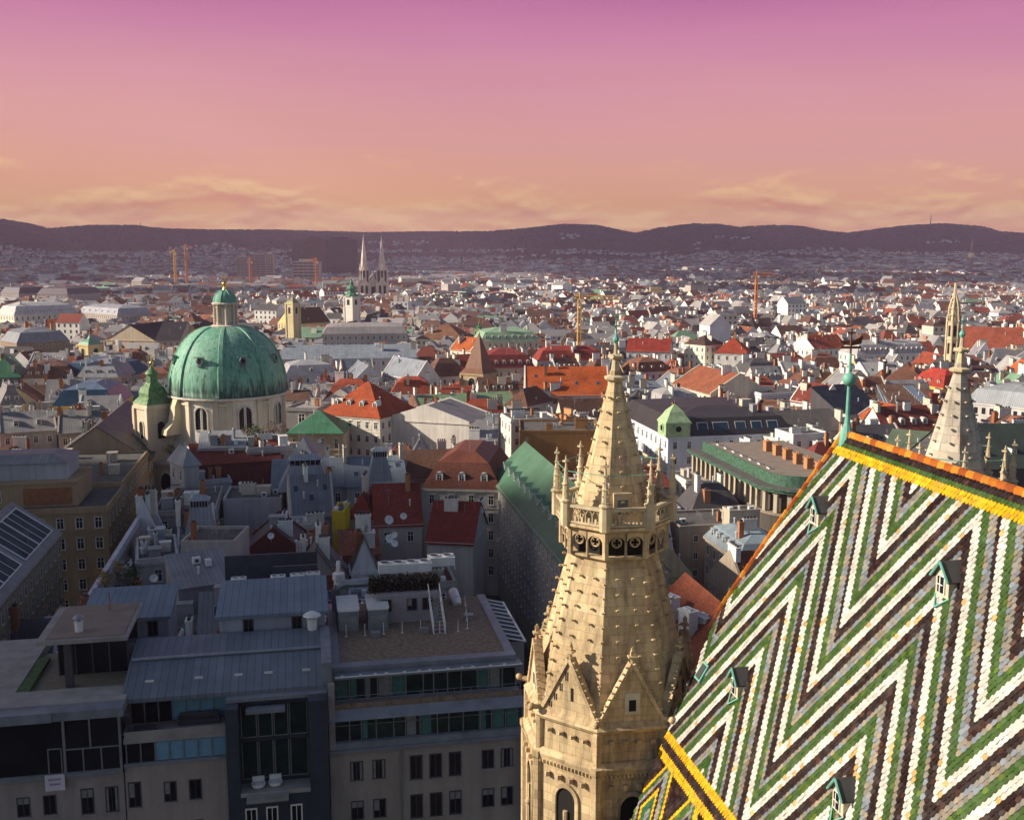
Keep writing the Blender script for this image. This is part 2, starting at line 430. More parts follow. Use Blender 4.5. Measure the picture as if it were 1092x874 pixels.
# ------------------------------------------------------------------ ground, hills, haze, clouds
def mk_ground():
    m, N, L, b = new_mat('city_ground')
    P = world_pos(N)
    c = mixrgb(N, L, rng(N, L, noise(N, L, P, 0.01, 6, 0.6), 0.35, 0.65, 0, 1), (0.055, 0.053, 0.05), (0.085, 0.078, 0.066))
    L.new(c, b.inputs['Base Color']); b.inputs['Roughness'].default_value = 0.95; b.inputs['Specular IOR Level'].default_value = 0.1
    m, N, L, b = new_mat('wooded_hill')
    P = world_pos(N)
    c = mixrgb(N, L, rng(N, L, noise(N, L, P, 0.004, 8, 0.7), 0.35, 0.65, 0, 1), (0.022, 0.022, 0.016), (0.095, 0.062, 0.035))
    c = mixrgb(N, L, rng(N, L, noise(N, L, P, 0.03, 6, 0.7), 0.52, 0.66, 0, 0.85), c, (0.17, 0.13, 0.08))
    L.new(c, b.inputs['Base Color']); b.inputs['Roughness'].default_value = 1.0; b.inputs['Specular IOR Level'].default_value = 0.0
    bump(N, L, b, noise(N, L, P, 0.006, 8, 0.7), 90.0, 0.8)
mk_ground()
g = MB(); g.quad((-7500, -700, 0), (7500, -700, 0), (7500, 9800, 0), (-7500, 9800, 0))
struct(g.build('ground', 'city_ground'))

SKYLINE = [(-260, 248), (-120, 240), (0, 237), (40, 243), (60, 247), (100, 243.5), (150, 243), (180, 246), (230, 247), (300, 247), (390, 249), (450, 248), (520, 248), (560, 245), (600, 240.5), (635, 241.5), (660, 247), (676, 250), (700, 244.5), (735, 240), (765, 241), (785, 244), (820, 242), (850, 243), (880, 248.5), (900, 250), (930, 246.5), (960, 243.5), (1000, 242), (1040, 245), (1060, 250), (1092, 252), (1250, 246), (1400, 252)]
SX = [a for a, _ in SKYLINE]; SYv = [b for _, b in SKYLINE]
def sky_angle(az):
    px = CX + F * math.tan(az)
    return (270.0 - float(np.interp(px, SX, SYv))) / F
def hash2(i, j, k=0):
    v = math.sin(i * 127.1 + j * 311.7 + k * 74.7) * 43758.5453
    return v - math.floor(v)
def vnoise(x, y, k=0):
    i, j = math.floor(x), math.floor(y); fx, fy = x - i, y - j
    fx = fx * fx * (3 - 2 * fx); fy = fy * fy * (3 - 2 * fy)
    a = hash2(i, j, k) * (1 - fx) + hash2(i + 1, j, k) * fx
    b = hash2(i, j + 1, k) * (1 - fx) + hash2(i + 1, j + 1, k) * fx
    return a * (1 - fy) + b * fy
def sstep(a, b, x):
    t = min(1, max(0, (x - a) / (b - a))); return t * t * (3 - 2 * t)
def hill_z(x, y):
    az = math.atan2(x, y); r = math.hypot(x, y)
    top = EYE + 7600 * sky_angle(az) / math.cos(az) * math.cos(az)
    z = top * (0.30 * sstep(3300, 5600, r) + 0.70 * sstep(5300, 7600, r))
    # lower spurs in front
    f = 0.5 + 0.5 * math.sin(az * 9.0 + 1.3) * math.sin(az * 21 + 0.4)
    spur = math.exp(-((r - 6300) / 500) ** 2) * (10 + 45 * f)
    z = max(z, z * 0.8 + spur)
    z += (vnoise(x / 420, y / 420) - 0.5) * 16 * sstep(3900, 5200, r) * (1 - 0.75 * sstep(6900, 7600, r))
    if r > 7600: z = top * (1 - 0.5 * sstep(7600, 9500, r))
    return z * sstep(3500, 3900, r) - 3 * (1 - sstep(3500, 3800, r))
def build_hills():
    h = MB(); na, nr_ = 260, 60
    pts = []
    for i in range(na + 1):
        az = R(-40) + R(80) * i / na
        for j in range(nr_ + 1):
            r = 3450 + (9500 - 3450) * j / nr_
            x, y = r * math.sin(az), r * math.cos(az)
            pts.append((x, y, hill_z(x, y)))
    w = nr_ + 1
    h.add(pts, [(i * w + j, (i + 1) * w + j, (i + 1) * w + j + 1, i * w + j + 1) for i in range(na) for j in range(nr_)], 0, None, True)
    o = h.build('hills', 'wooded_hill')
    return struct(o)
build_hills()

# trees standing out along the skyline and on the slopes: uncountable wood
def build_woods():
    w = MB(); r_ = random.Random(3)
    for k in range(5200):
        az = R(r_.uniform(-33, 33)); r = r_.choice((r_.uniform(7350, 7640), r_.uniform(5600, 7600), r_.uniform(3600, 6400)))
        x, y = r * math.sin(az), r * math.cos(az); z = hill_z(x, y)
        s = r_.uniform(7, 13); hh = r_.uniform(4, 8) if r > 7200 else r_.uniform(7, 13)
        col = r_.choice(((0.035, 0.04, 0.02), (0.05, 0.04, 0.02), (0.08, 0.05, 0.025), (0.03, 0.03, 0.018)))
        p = [(x + s * math.cos(a) * r_.uniform(.7, 1.1), y + s * math.sin(a) * r_.uniform(.7, 1.1), z + hh * r_.uniform(.2, .5)) for a in (0.2, 1.4, 2.7, 3.9, 5.2)]
        p += [(x + r_.uniform(-2, 2), y, z + hh), (x, y, z - 3)]
        w.add(p, [(i, (i + 1) % 5, 5) for i in range(5)] + [((i + 1) % 5, i, 6) for i in range(5)], 0, col)
    stuff(w.build('wood', 'leaf'), 'dark autumn wood covering the distant hills', 'wood')
build_woods()

def build_haze():
    m = bpy.data.materials.new('haze'); m.use_nodes = True
    N, L = m.node_tree.nodes, m.node_tree.links
    N.clear()
    o = N.new('ShaderNodeOutputMaterial'); v = N.new('ShaderNodeVolumePrincipled')
    v.inputs['Color'].default_value = (0.84, 0.61, 0.84, 1)
    v.inputs['Density'].default_value = HAZE_D
    v.inputs['Anisotropy'].default_value = 0.0
    L.new(v.outputs[0], o.inputs['Volume'])
    MAT['haze'] = m
    b = MB(); b.box(-7600, 7600, -800, 9900, -8, 420)
    stuff(b.build('haze', 'haze'), 'thin mauve haze over the whole city', 'haze')
HAZE_D = 6.5e-5
build_haze()

# unseen clouds set high above and out to the left, towards the sun; shaped so that their shadows lie over the near streets and the far suburbs
ICO = None
def blob(mb, c, r, seed, sq=0.6):
    global ICO
    if ICO is None:
        import bmesh
        bm = bmesh.new(); bmesh.ops.create_icosphere(bm, subdivisions=2, radius=1.0)
        bm.verts.index_update()
        ICO = ([v.co.copy() for v in bm.verts], [tuple(v.index for v in f.verts) for f in bm.faces]); bm.free()
    pts = []
    for v in ICO[0]:
        k = r * (0.9 + 0.16 * vnoise(v.x * 2 + seed, v.y * 2 + v.z * 1.7, seed % 97))
        pts.append((c[0] + v.x * k, c[1] + v.y * k, c[2] + v.z * k * sq))
    mb.add(pts, ICO[1], 0, None, True)
SH = Vector((-SDIR.x, -SDIR.y, 0)).normalized()          # level, away from the sun
LEV = Vector((-SH.y, SH.x, 0))
def build_shade_clouds():
    r_ = random.Random(5)
    mb = MB(); Hc = 520.0; off = SDIR * (Hc / SDIR.z)
    se = math.sin(SUN_EL)
    def inside(l, s):                                     # the outline of the shade, on level ground
        top = 41.5 / se if l < 185 else (41.5 - (l - 185) * 0.75) / se
        return min(l + 160, 240 - l, (top - s) * 0.8, s + 620)
    k = 0
    for li in range(-160, 245, 11):
        for si in range(-620, 110, 11):
            l, s = li + r_.uniform(-3, 3), si + r_.uniform(-3, 3)
            d = inside(l, s)
            if d < 9: continue
            r = min(d, r_.uniform(16, 44))
            if d > 40 and r_.random() < 0.62: continue
            P = SH * s + LEV * l + off
            blob(mb, (P.x, P.y, P.z - r * 0.38 + r_.uniform(-3, 3)), r, k); k += 1
    struct(mb.build('shade_cloud', 'cloud_white'))
    mb = MB(); Hc = 2700.0; off = SDIR * (Hc / SDIR.z)
    y = 1500
    while y < 7900:
        x = -0.62 * y - 500
        while x < 0.62 * y + 500:
            r = r_.uniform(170, 300) * (0.6 + 0.4 * sstep(1300, 2600, y))
            gap = vnoise(x / 420 + 3, y / 300 + 9, 4)
            if gap < 0.46 + 0.40 * sstep(2600, 5200, y):
                P = Vector((x + r_.uniform(-60, 60), y + r_.uniform(-60, 60), 0)) + off
                blob(mb, (P.x, P.y, P.z + r_.uniform(-20, 60)), r, k, 0.35); k += 1
            x += 210
        y += 190
    struct(mb.build('shade_cloud', 'cloud_white'))
build_shade_clouds()
# ------------------------------------------------------------------ the cathedral roof with its zigzag tiles
S_ROOF = 2.0
RP, RZ = 22.1, EYE - 7.4                       # ridge: across, height
_cs = 1 / math.sqrt(1 + S_ROOF ** 2)
def roof_pt(t, d, up=0.0):
    """t along the nave, d down the slope from the ridge, up = off the surface"""
    p = RP - d * _cs; z = RZ - d * S_ROOF * _cs
    return PT(p - up * S_ROOF * _cs, t, z + up * _cs)
def verge_t(d):
    return float(np.interp(d, [0, 5.2, 9.3, 15, 19, 26], [40.35, 42.0, 43.1, 42.5, 41.8, 41.2]))
TC = dict(white=(0.57, 0.55, 0.49), black=(0.020, 0.009, 0.008), grey=(0.205, 0.19, 0.165), green=(0.043, 0.090, 0.018), yellow=(0.66, 0.37, 0.008), dgreen=(0.03, 0.10, 0.045))
def tile_colour(t, d, r_):
    PK = 38.35; HALF = 4.03; AMP = 8.0; PER = 2.765
    if d < 0.50: n_ = 'black'
    elif d < 0.64: n_ = 'green'
    elif d < 1.0: n_ = 'yellow'
    elif d < 15.05:
        ph = ((PK - t) / HALF) % 2.0
        tri = ph if ph < 1 else 2 - ph           # 0 at a peak, 1 at a valley
        f = (d - 0.95 - tri * AMP) / PER
        f -= math.floor(f)
        n_ = 'white' if f < 0.28 else 'black' if f < 0.54 else 'grey' if f < 0.74 else 'green'
    elif d < 15.5: n_ = 'yellow'
    elif d < 15.9: n_ = 'black'
    elif d < 16.3: n_ = 'yellow'
    else:
        a = (t - 40.75) / 1.5; a = abs(a - 2 * math.floor(a / 2 + 0.5)) * 1.5
        q = a * 2.0 + abs(d - 18.5)
        n_ = 'grey' if q < 0.35 else 'dgreen' if q < 0.95 else 'yellow' if q < 1.4 else 'black' if q < 1.85 else 'grey' if q < 2.3 else 'green' if q < 2.7 else 'yellow' if q < 3.2 else 'black'
    c = TC[n_]
    k = 1.0 + r_.uniform(-0.20, 0.10)
    if n_ == 'white' and r_.random() < 0.05: c = (0.52, 0.34, 0.14)
    if n_ == 'grey':
        q = r_.random()
        c = (0.185, 0.21, 0.245) if q < 0.34 else (0.25, 0.205, 0.15) if q < 0.58 else c
        k = 1.0 + r_.uniform(-0.25, 0.2)
    if n_ == 'green' and r_.random() < 0.08: c = (0.085, 0.14, 0.015)
    if n_ == 'black' and r_.random() < 0.12: c = (0.055, 0.020, 0.012)
    if n_ == 'yellow' and r_.random() < 0.12: c = (0.55, 0.28, 0.02)
    return tuple(min(1, v * k) for v in c)
def build_nave():
    root = thing('cathedral', 'steep cathedral roof tiled in white, green and black zigzags under a yellow band', 'cathedral', PT(RP, 30, 0), GA)
    inv = root.matrix_basis.inverted() if False else (Matrix.Translation(PT(RP, 30, 0)) @ Matrix.Rotation(GA, 4, 'Z')).inverted()
    # tiles: each a small rounded scale, tail lifted off the course below
    r_ = random.Random(11)
    mb = MB(); mb.M = inv
    PW = 4.03 / 21; EX = PW * 0.5 * 8.0 / 4.03
    rows = int(23 / EX)
    for j in range(rows):
        d0 = 0.06 + j * EX
        tend = verge_t(d0)
        for i in range(-34, 160):
            t = 38.35 - (i + 0.5 * (j % 2) + 0.25) * PW
            if t > tend - PW * 0.3 or t < 9.0: continue
            col = tile_colour(t, d0 + EX * 0.5, r_)
            h = PW * 0.5 - 0.004
            L0, L1 = d0 - 0.05, d0 + EX + 0.035
            u0 = 0.012; u1 = 0.045 + r_.uniform(-0.006, 0.012)
            tw = r_.uniform(-0.012, 0.012)
            a = roof_pt(t + h, L0, u0); b = roof_pt(t - h, L0, u0)
            c1 = roof_pt(t - h, L1 - 0.075, u1 - 0.008 + tw); c2 = roof_pt(t - h * 0.45, L1, u1 + tw)
            c3 = roof_pt(t + h * 0.45, L1, u1 - tw); c4 = roof_pt(t + h, L1 - 0.075, u1 - 0.008 - tw)
            mb.add([a, b, c1, c2, c3, c4], [(0, 1, 2, 3, 4, 5)], 0, col)
    mb.build('tiled_roof', 'glazed_tiles', root)
    # boarding below the tiles, far slope, gable wall
    mb = MB(); mb.M = inv
    ds = [0, 5.2, 9.3, 15, 19, 26, 30]
    for k in range(len(ds) - 1):
        a, b = ds[k], ds[k + 1]
        mb.quad(roof_pt(verge_t(a) - 0.03, a, -0.02), roof_pt(8, a, -0.02), roof_pt(8, b, -0.02), roof_pt(verge_t(b) - 0.03, b, -0.02))
    def mir(t, d):
        P = roof_pt(t, d); p = P.dot(NV); return PT(2 * RP - p, P.dot(AV), P.z)
    for k in range(len(ds) - 1):
        a, b = ds[k], ds[k + 1]
        mb.quad(mir(8, a), mir(verge_t(a) - 0.03, a), mir(verge_t(b) - 0.03, b), mir(8, b))
    mb.build('roof_boarding', 'dark_metal', root)
    mb = MB(); mb.M = inv
    L_ = [roof_pt(verge_t(a) - 0.25, a, -0.1) for a in ds]; R_ = [mir(verge_t(a) - 0.25, a) for a in ds]
    for k in range(len(ds) - 1): mb.quad(L_[k], L_[k + 1], R_[k + 1], R_[k])
    mb.box
    mb.build('gable_wall', 'sandstone', root)
    mb = MB()
    mb.box(-14, 14, -21, 11.5, 0, RZ - 27)
    mb.build('nave_wall', 'sandstone', root)
    # ridge caps and verge caps, burnt orange with mortar joints
    mb = MB(); mb.M = inv
    t = 40.3; i = 0
    cols = ((0.46, 0.14, 0.012), (0.52, 0.19, 0.02), (0.38, 0.095, 0.012), (0.58, 0.25, 0.03), (0.28, 0.065, 0.012))
    while t > 9:
        c = r_.choice(cols); t2 = t - 0.42
        sec = [(-0.12, -0.22), (-0.085, -0.04), (0, 0.02), (0.085, -0.04), (0.12, -0.22)]
        k1 = 1.0; pts = []
        for tt, kk in ((t, 1.08), (t2 + 0.02, 0.96)):
            for (x, z) in sec: pts.append(PT(RP + x * kk, tt, RZ + 0.06 + z * kk))
        mb.add(pts, [(q, q + 1, 6 + q, 5 + q) for q in range(4)] + [(0, 1, 2, 3, 4)[::-1], (5, 6, 7, 8, 9)], 0, c)
        t = t2
    mb.build('ridge_caps', 'glazed_tiles', root)
    mb = MB(); mb.M = inv
    d = 0.1
    while d < 9.8:
        c = r_.choice(cols); c = tuple(v * (1.0 if d < 8 else 0.7) for v in c)
        d2 = d + 0.36
        def P(dd, off, up): return roof_pt(verge_t(dd) + off, dd, up)
        a = [P(d, -0.13, 0.05), P(d, -0.06, 0.15), P(d, 0.07, 0.15), P(d, 0.13, -0.05)]
        b = [P(d2, -0.11, 0.04), P(d2, -0.05, 0.12), P(d2, 0.06, 0.12), P(d2, 0.11, -0.05)]
        mb.add(a + b, [(q, q + 1, 5 + q, 4 + q) for q in range(3)] + [(3, 2, 1, 0), (4, 5, 6, 7)], 0, c)
        d = d2
    mb.build('verge_caps', 'glazed_tiles', root)
    # small dormers
    def dormer(t, d):
        P = roof_pt(t, d); o = MB()
        Lm = Matrix.Translation(P) @ Matrix.Rotation(GA, 4, 'Z')
        o.M = inv @ Lm                          # local: -x looks out of the roof, y along the nave
        w, h = 0.36, 0.74
        xb = 1.2
        # cheeks and front
        o.add([(-0.05, -w, 0), (-0.05, w, 0), (-0.05, w, h), (-0.05, 0, h + 0.42), (-0.05, -w, h), (xb, -w, 0), (xb, w, 0), (xb, w, h), (xb, -w, h)],
              [(0, 4, 3, 2, 1), (0, 5, 8, 4), (1, 2, 7, 6)], 0)
        f = o.build('dormer', 'dormer_wood', root)
        o = MB(); o.M = inv @ Lm
        e = 0.12; y1 = w + 0.13; z1 = h - 0.13
        for sgn in (-1, 1):
            pts = [(-0.17, 0, h + 0.47), (xb + 0.2, 0, h + 0.47), (xb + 0.2, sgn * y1, z1), (-0.17, sgn * y1, z1)]
            lo = [(x, y, z - 0.05) for x, y, z in pts]
            o.add(pts + lo, [(0, 1, 2, 3), (7, 6, 5, 4), (0, 3, 7, 4), (3, 2, 6, 7)], 0)
            o.tube((-0.19, 0, h + 0.45), (-0.19, sgn * y1, z1 - 0.01), 0.045, 5, 1)
        o.build('dormer_roof', ['bitumen', 'verdigris'], f)
        o = MB(); o.M = inv @ Lm
        o.box(-0.10, -0.055, -0.19, 0.19, 0.10, 0.72, 0)
        o.box(-0.13, -0.10, -0.15, 0.15, 0.14, 0.68, 1)
        o.box(-0.15, -0.131, -0.02, 0.02, 0.14, 0.68, 0); o.box(-0.152, -0.132, -0.15, -0.021, 0.40, 0.43, 0); o.box(-0.152, -0.132, 0.021, 0.15, 0.40, 0.43, 0)
        o.build('window', ['frame_white', 'glass'], f)
        o = MB(); o.M = inv @ Lm
        for sgn in (-1, 1): o.tube((-0.02, sgn * (w + 0.02), 0.03), (-0.30, 0, -0.34), 0.035, 5)
        o.build('flashing', 'verdigris', f)
    mk_plain('dormer_wood', (0.60, 0.50, 0.36), 0.8, (2, 0.8, 1.1))
    for (t, d) in ((39.2, 4.05), (30.15, 4.15), (38.75, 11.75), (29.85, 12.0)): dormer(t, d)
    o = MB(); o.M = inv
    for (a, b, up, mi) in ((0.30, 0.42, 0.10, 0), (0.21, 0.33, 0.13, 1)):
        q = [roof_pt(41.9 + a, 12.05 - b, up), roof_pt(41.9 - a, 12.05 - b, up), roof_pt(41.9 - a, 12.05 + b, up + 0.06), roof_pt(41.9 + a, 12.05 + b, up + 0.06)]
        lo = [p - Vector((-0.15, 0, 0.15)) for p in q]
        o.add(q + lo, [(0, 1, 2, 3), (0, 4, 5, 1), (1, 5, 6, 2), (2, 6, 7, 3), (3, 7, 4, 0)], mi)
    o.build('roof_hatch', ['verdigris', 'dark_metal'], root)
    # mast at the west end of the ridge
    T0 = 40.25
    ms = MB(); ms.M = inv
    b = PT(RP, T0, RZ)
    ms.ring([(0.34, -0.5), (0.26, 0.05), (0.15, 0.35), (0.10, 0.7), (0.075, 2.0)], 10, 0, 0, *(inv @ b)[:2]) if False else None
    ms.M = inv @ Matrix.Translation(b)
    ms.ring([(0.36, -0.7), (0.27, -0.05), (0.14, 0.35), (0.10, 0.7), (0.075, 2.05)], 10)
    ms.ball((0, 0, 2.22), 0.29, 0, 14)
    ms.ring([(0.07, 2.45), (0.05, 3.3)], 8)
    mast = ms.build('roof_mast', 'verdigris', root)
    v = MB(); v.M = inv @ Matrix.Translation(b)
    v.tube((0, 0, 3.25), (0, 0, 4.35), 0.045, 6, 0)
    v.box(-0.42, 0.42, -0.03, 0.03, 3.50, 3.60, 0)
    v.poly([(-0.45, 0.0, 3.85), (0.05, 0.02, 3.80), (0.5, 0.0, 4.05), (0.42, -0.02, 3.7), (0.05, 0, 3.62), (-0.3, 0, 3.66)], 0)
    v.box(-0.15, 0.15, -0.04, 0.04, 4.12, 4.18, 0)
    v.build('weather_vane', 'rusty', mast)
mk_plain('rusty', (0.16, 0.055, 0.02), 0.7)
build_nave()

# ------------------------------------------------------------------ the two stone towers at the west front
def oct_pts(r, z, rot): return [(r * math.cos(rot + R(45) * k), r * math.sin(rot + R(45) * k), z) for k in range(8)]
def crocket(mb, P, out, s=0.16):
    """a small stone leaf hook standing out from an edge"""
    P = Vector(P); out = Vector(out).normalized()
    tip = P + out * s * 1.15
    mb.tube(P - out * 0.05, tip, s * 0.42, 5, 0, s * 0.30)
    q = s * 0.62
    mb.box(tip.x - q, tip.x + q, tip.y - q, tip.y + q, tip.z - q * 0.5, tip.z + q * 0.55)
def build_tower(p, t, label, st='sandstone'):
    root = thing('church_tower', label, 'church tower', PT(p, t, 0), GA - R(2))
    ROT = R(22.5)
    C = math.cos(R(22.5))                       # apothem / radius
    # shaft
    mb = MB()
    mb.ring([(4.2, 0), (4.2, 49.15)], 8, 0, ROT, cap=True)
    mb.ring([(4.32, 49.05), (4.38, 49.35), (4.15, 49.6)], 8, 0, ROT)
    mb.ring([(4.1, 49.5), (4.08, 51.0)], 8, 0, ROT)
    mb.ring([(4.2, 50.95), (4.3, 51.12), (4.05, 51.42)], 8, 0, ROT)
    for k in range(8):                          # corner shafts
        a = ROT + R(45) * k; x, y = 4.18 * math.cos(a), 4.18 * math.sin(a)
        mb.ring([(0.24, 20), (0.24, 49.0), (0.30, 49.1), (0.30, 49.4)], 6, 0, a, x, y)
        x, y = 4.08 * math.cos(a), 4.08 * math.sin(a)
        mb.ring([(0.2, 49.4), (0.2, 51.0)], 6, 0, a, x, y)
    for k in range(8):                          # dentils, corbels and blind tracery below the cornices
        a = R(45) * k; n_ = Vector((math.cos(a), math.sin(a), 0)); u = Vector((-n_.y, n_.x, 0)); ap = 4.2 * C
        for i in range(15):
            P = n_ * (ap + 0.09) + u * (-1.35 + 2.7 * i / 14) + Vector((0, 0, 49.0))
            mb.bx(P, (0.13, 0.13, 0.16))
        for i in range(4):
            P = n_ * (4.09 * C + 0.08) + u * (-0.95 + 1.9 * i / 3) + Vector((0, 0, 50.55 - 0.02 * i))
            mb.bx(P, (0.22, 0.22, 0.16))
            P = n_ * (ap + 0.1) + u * (-0.95 + 1.9 * i / 3) + Vector((0, 0, 48.45))
            mb.bx(P, (0.2, 0.2, 0.22))
    shaft = mb.build('tower_shaft', st, root)
    # arched belfry openings
    for k in range(8):
        a = R(45) * k
        f = MB(); f.M = Matrix.Rotation(a, 4, 'Z') @ Matrix.Translation((4.2 * C, 0, 0))
        arch = lambda w, z0, zs, x: [(x, -w, z0), (x, w, z0)] + [(x, w * math.cos(q), zs + 1.15 * w * math.sin(q)) for q in [math.pi * i / 10 for i in range(11)]]
        A_, B_ = arch(0.70, 43.0, 47.4, 0.10), arch(0.52, 43.05, 47.4, 0.10)
        n_ = len(A_)
        f.add(A_ + B_, [(i, (i + 1) % n_, n_ + (i + 1) % n_, n_ + i) for i in range(n_)])
        A2 = arch(0.70, 43.0, 47.4, -0.02); f.add(A_ + A2, [((i + 1) % n_, i, n_ + i, n_ + (i + 1) % n_) for i in range(n_)])
        B2 = arch(0.50, 43.05, 47.4, 0.012)
        f.add(B_ + B2, [(i, (i + 1) % n_, n_ + (i + 1) % n_, n_ + i) for i in range(n_)])
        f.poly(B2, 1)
        f.tube((0.06, 0, 43.0), (0.06, 0, 46.9), 0.11, 6, 0)
        f.ball((0.1, 0, 46.0), 0.2, 0, 8)
        f.build('arched_opening', [st, 'dark_void'], shaft)
    # gables standing in front of the lower spire
    for k in range(8):
        a = R(45) * k
        g = MB(); g.M = Matrix.Rotation(a, 4, 'Z') @ Matrix.Translation((4.02 * C, 0, 0))
        hw, z0, z1 = 1.45, 51.35, 54.05
        for (x, s) in ((0.0, 1), (-0.28, -1)):
            pts = [(x, -hw, z0), (x, hw, z0), (x, 0, z1)]
            g.poly(pts if s > 0 else pts[::-1])
        # raking copings with crockets
        for s in (-1, 1):
            A_, B_ = Vector((0.0, s * hw, z0)), Vector((0.0, 0, z1)); nn = Vector((0, s * (z1 - z0), hw)).normalized()
            pr = []
            for Q in (A_, B_):
                for (x, h) in ((-0.34, -0.05), (0.1, -0.05), (0.1, 0.12), (-0.34, 0.12)): pr.append(Q + Vector((x, 0, 0)) + nn * h)
            g.add(pr, [(0, 1, 5, 4), (1, 2, 6, 5), (2, 3, 7, 6), (3, 0, 4, 7), (4, 5, 6, 7)])
            for i in range(9):
                crocket(g, A_.lerp(B_, (i + 0.7) / 9.4) + nn * 0.1, nn + Vector((0.3, 0, 0)), 0.085)
        g.tube((-0.1, 0, z1), (-0.1, 0, z1 + 0.55), 0.07, 6)
        g.bx((-0.1, 0, z1 + 0.33), (0.36, 0.36, 0.09)); g.bx((-0.1, 0, z1 + 0.5), (0.16, 0.16, 0.16)); g.bx((-0.1, 0, z1 + 0.62), (0.2, 0.08, 0.08))
        g.tube((-0.1, 0, z1 + 0.55), (-0.1, 0, z1 + 0.75), 0.05, 5)
        # slits, a little arch or a square opening
        if k % 2 == 1 or k == 0:
            for i, (y, z) in enumerate(((-0.12, 53.0), (-0.42, 52.45), (-0.72, 51.95), (-1.0, 51.55))):
                for q in (-0.05, 0.05): g.box(-0.02, 0.012, y + q - 0.028, y + q + 0.028, z, z + 0.42 - 0.05 * i, 1)
            g.box(-0.02, 0.014, -0.06 + 0.16, 0.08 + 0.16, 52.1, 52.72, 1)
        else:
            g.box(-0.02, 0.035, -0.34, 0.36, 51.75, 52.75, 2)
            g.box(0.0, 0.05, -0.14, 0.18, 51.9, 52.42, 1)
            g.box(-0.02, 0.02, -0.06, 0.12, 53.0, 53.35, 0)
        # gargoyle head at each valley
        g.M = Matrix.Rotation(a + R(22.5), 4, 'Z') @ Matrix.Translation((4.02, 0, 0))
        g.tube((-0.1, 0, 51.45), (0.42, 0, 51.5), 0.15, 6, 0, 0.11); g.ball((0.5, 0, 51.55), 0.17, 0, 8)
        g.build('gable', [st, 'dark_void', 'pale_stone'], shaft)
    # pinnacles by the corners are hidden behind the gables; lower spire
    mb = MB()
    zb, zt, rb, rt = 51.3, 58.4, 3.92, 2.08
    mb.ring([(rb, zb), (rt, zt)], 8, 0, ROT)
    for k in range(8):
        a = ROT + R(45) * k
        for i in range(11):                     # on the edges
            f = (i + 0.6) / 11.4; r = rb + (rt - rb) * f; z = zb + (zt - zb) * f
            if z < 52.6: continue
            crocket(mb, (r * math.cos(a), r * math.sin(a), z), (math.cos(a), math.sin(a), 0.25), 0.115)
        a2 = R(45) * k; n_ = Vector((math.cos(a2), math.sin(a2), 0)); u = Vector((-n_.y, n_.x, 0))
        for i in range(6):                      # two columns on the faces
            f = (i + 4.2) / 10.6; r = (rb + (rt - rb) * f) * C; z = zb + (zt - zb) * f
            for s in (-1, 1):
                crocket(mb, n_ * r + u * (s * r * 0.17) + Vector((0, 0, z)), n_ + Vector((0, 0, 0.25)), 0.105)
    mb.build('lower_spire', st, root)
    # gallery: arcade, floor, balustrade
    mb = MB()
    mb.ring([(2.2, 58.25), (2.42, 58.4), (2.42, 58.5)], 8, 0, ROT)
    mb.ring([(2.02, 58.3), (2.02, 59.6)], 8, 1, ROT)
    mb.ring([(2.5, 59.62), (2.78, 59.8), (2.78, 59.92), (2.55, 59.98)], 8, 0, ROT)
    mb.build('gallery_floor', [st, 'dark_void'], root)
    mb = MB()
    C2 = 2.46 * C
    side = 2 * 2.46 * math.sin(R(22.5))
    for k in range(8):
        a = ROT + R(45) * k
        mb.ring([(0.15, 58.45), (0.15, 59.65)], 6, 0, a, 2.44 * math.cos(a), 2.44 * math.sin(a))
        mb.M = Matrix.Rotation(R(45) * k, 4, 'Z') @ Matrix.Translation((C2, 0, 0))
        w = side / 2 - 0.1
        mb.tube((0, 0, 58.45), (0, 0, 59.2), 0.06, 6)
        for s in (-1, 1):                       # pointed arch heads with a pierced quatrefoil
            cy = s * w / 2; hw = w / 2 - 0.03
            out = [(cy - hw, 59.62), (cy + hw, 59.62)]
            arc = [(cy + hw * math.cos(q), 59.12 + hw * 0.9 * math.sin(q)) for q in [math.pi * i / 8 for i in range(9)]]
            # spandrels
            for i in range(8):
                y1, z1 = arc[i]; y2, z2 = arc[i + 1]
                for x in (0.05, -0.05):
                    mb.add([(x, y1, z1), (x, y2, z2), (x, y2, 59.62), (x, y1, 59.62)], [(0, 1, 2, 3)])
                mb.add([(0.05, y1, z1), (0.05, y2, z2), (-0.05, y2, z2), (-0.05, y1, z1)], [(0, 1, 2, 3)])
            rr = hw * 0.56
            pr = [(cy + rr * math.cos(q), 59.2 + rr * math.sin(q)) for q in [2 * math.pi * i / 10 for i in range(10)]]
            for i in range(10):
                mb.tube((0.0, *pr[i]), (0.0, *pr[(i + 1) % 10]), 0.035, 4)
            for i in range(4):
                q = R(45 + 90 * i)
                mb.tube((0, cy + rr * math.cos(q), 59.2 + rr * math.sin(q)), (0, cy + rr * 0.45 * math.cos(q), 59.2 + rr * 0.45 * math.sin(q)), 0.03, 4)
        mb.M = None
    mb.build('arcade', st, root)
    mb = MB()
    RB = 2.66
    side = 2 * RB * math.sin(R(22.5))
    for k in range(8):
        mb.M = Matrix.Rotation(R(45) * k, 4, 'Z') @ Matrix.Translation((RB * C, 0, 0))
        w = side / 2 - 0.02
        mb.box(-0.09, 0.09, -w, w, 59.97, 60.06); mb.box(-0.12, 0.12, -w, w, 60.68, 60.82)
        n_ = 4; wi = (w - 0.28)
        for s in (-1, 1): mb.box(-0.07, 0.07, s * w - (0.26 if s > 0 else 0), s * w + (0.26 if s < 0 else 0), 60.06, 60.68)
        pit = 2 * wi / n_
        for i in range(n_ + 1):
            y = -wi + i * pit
            mb.tube((0, y, 60.05), (0, y, 60.36), 0.035, 5)
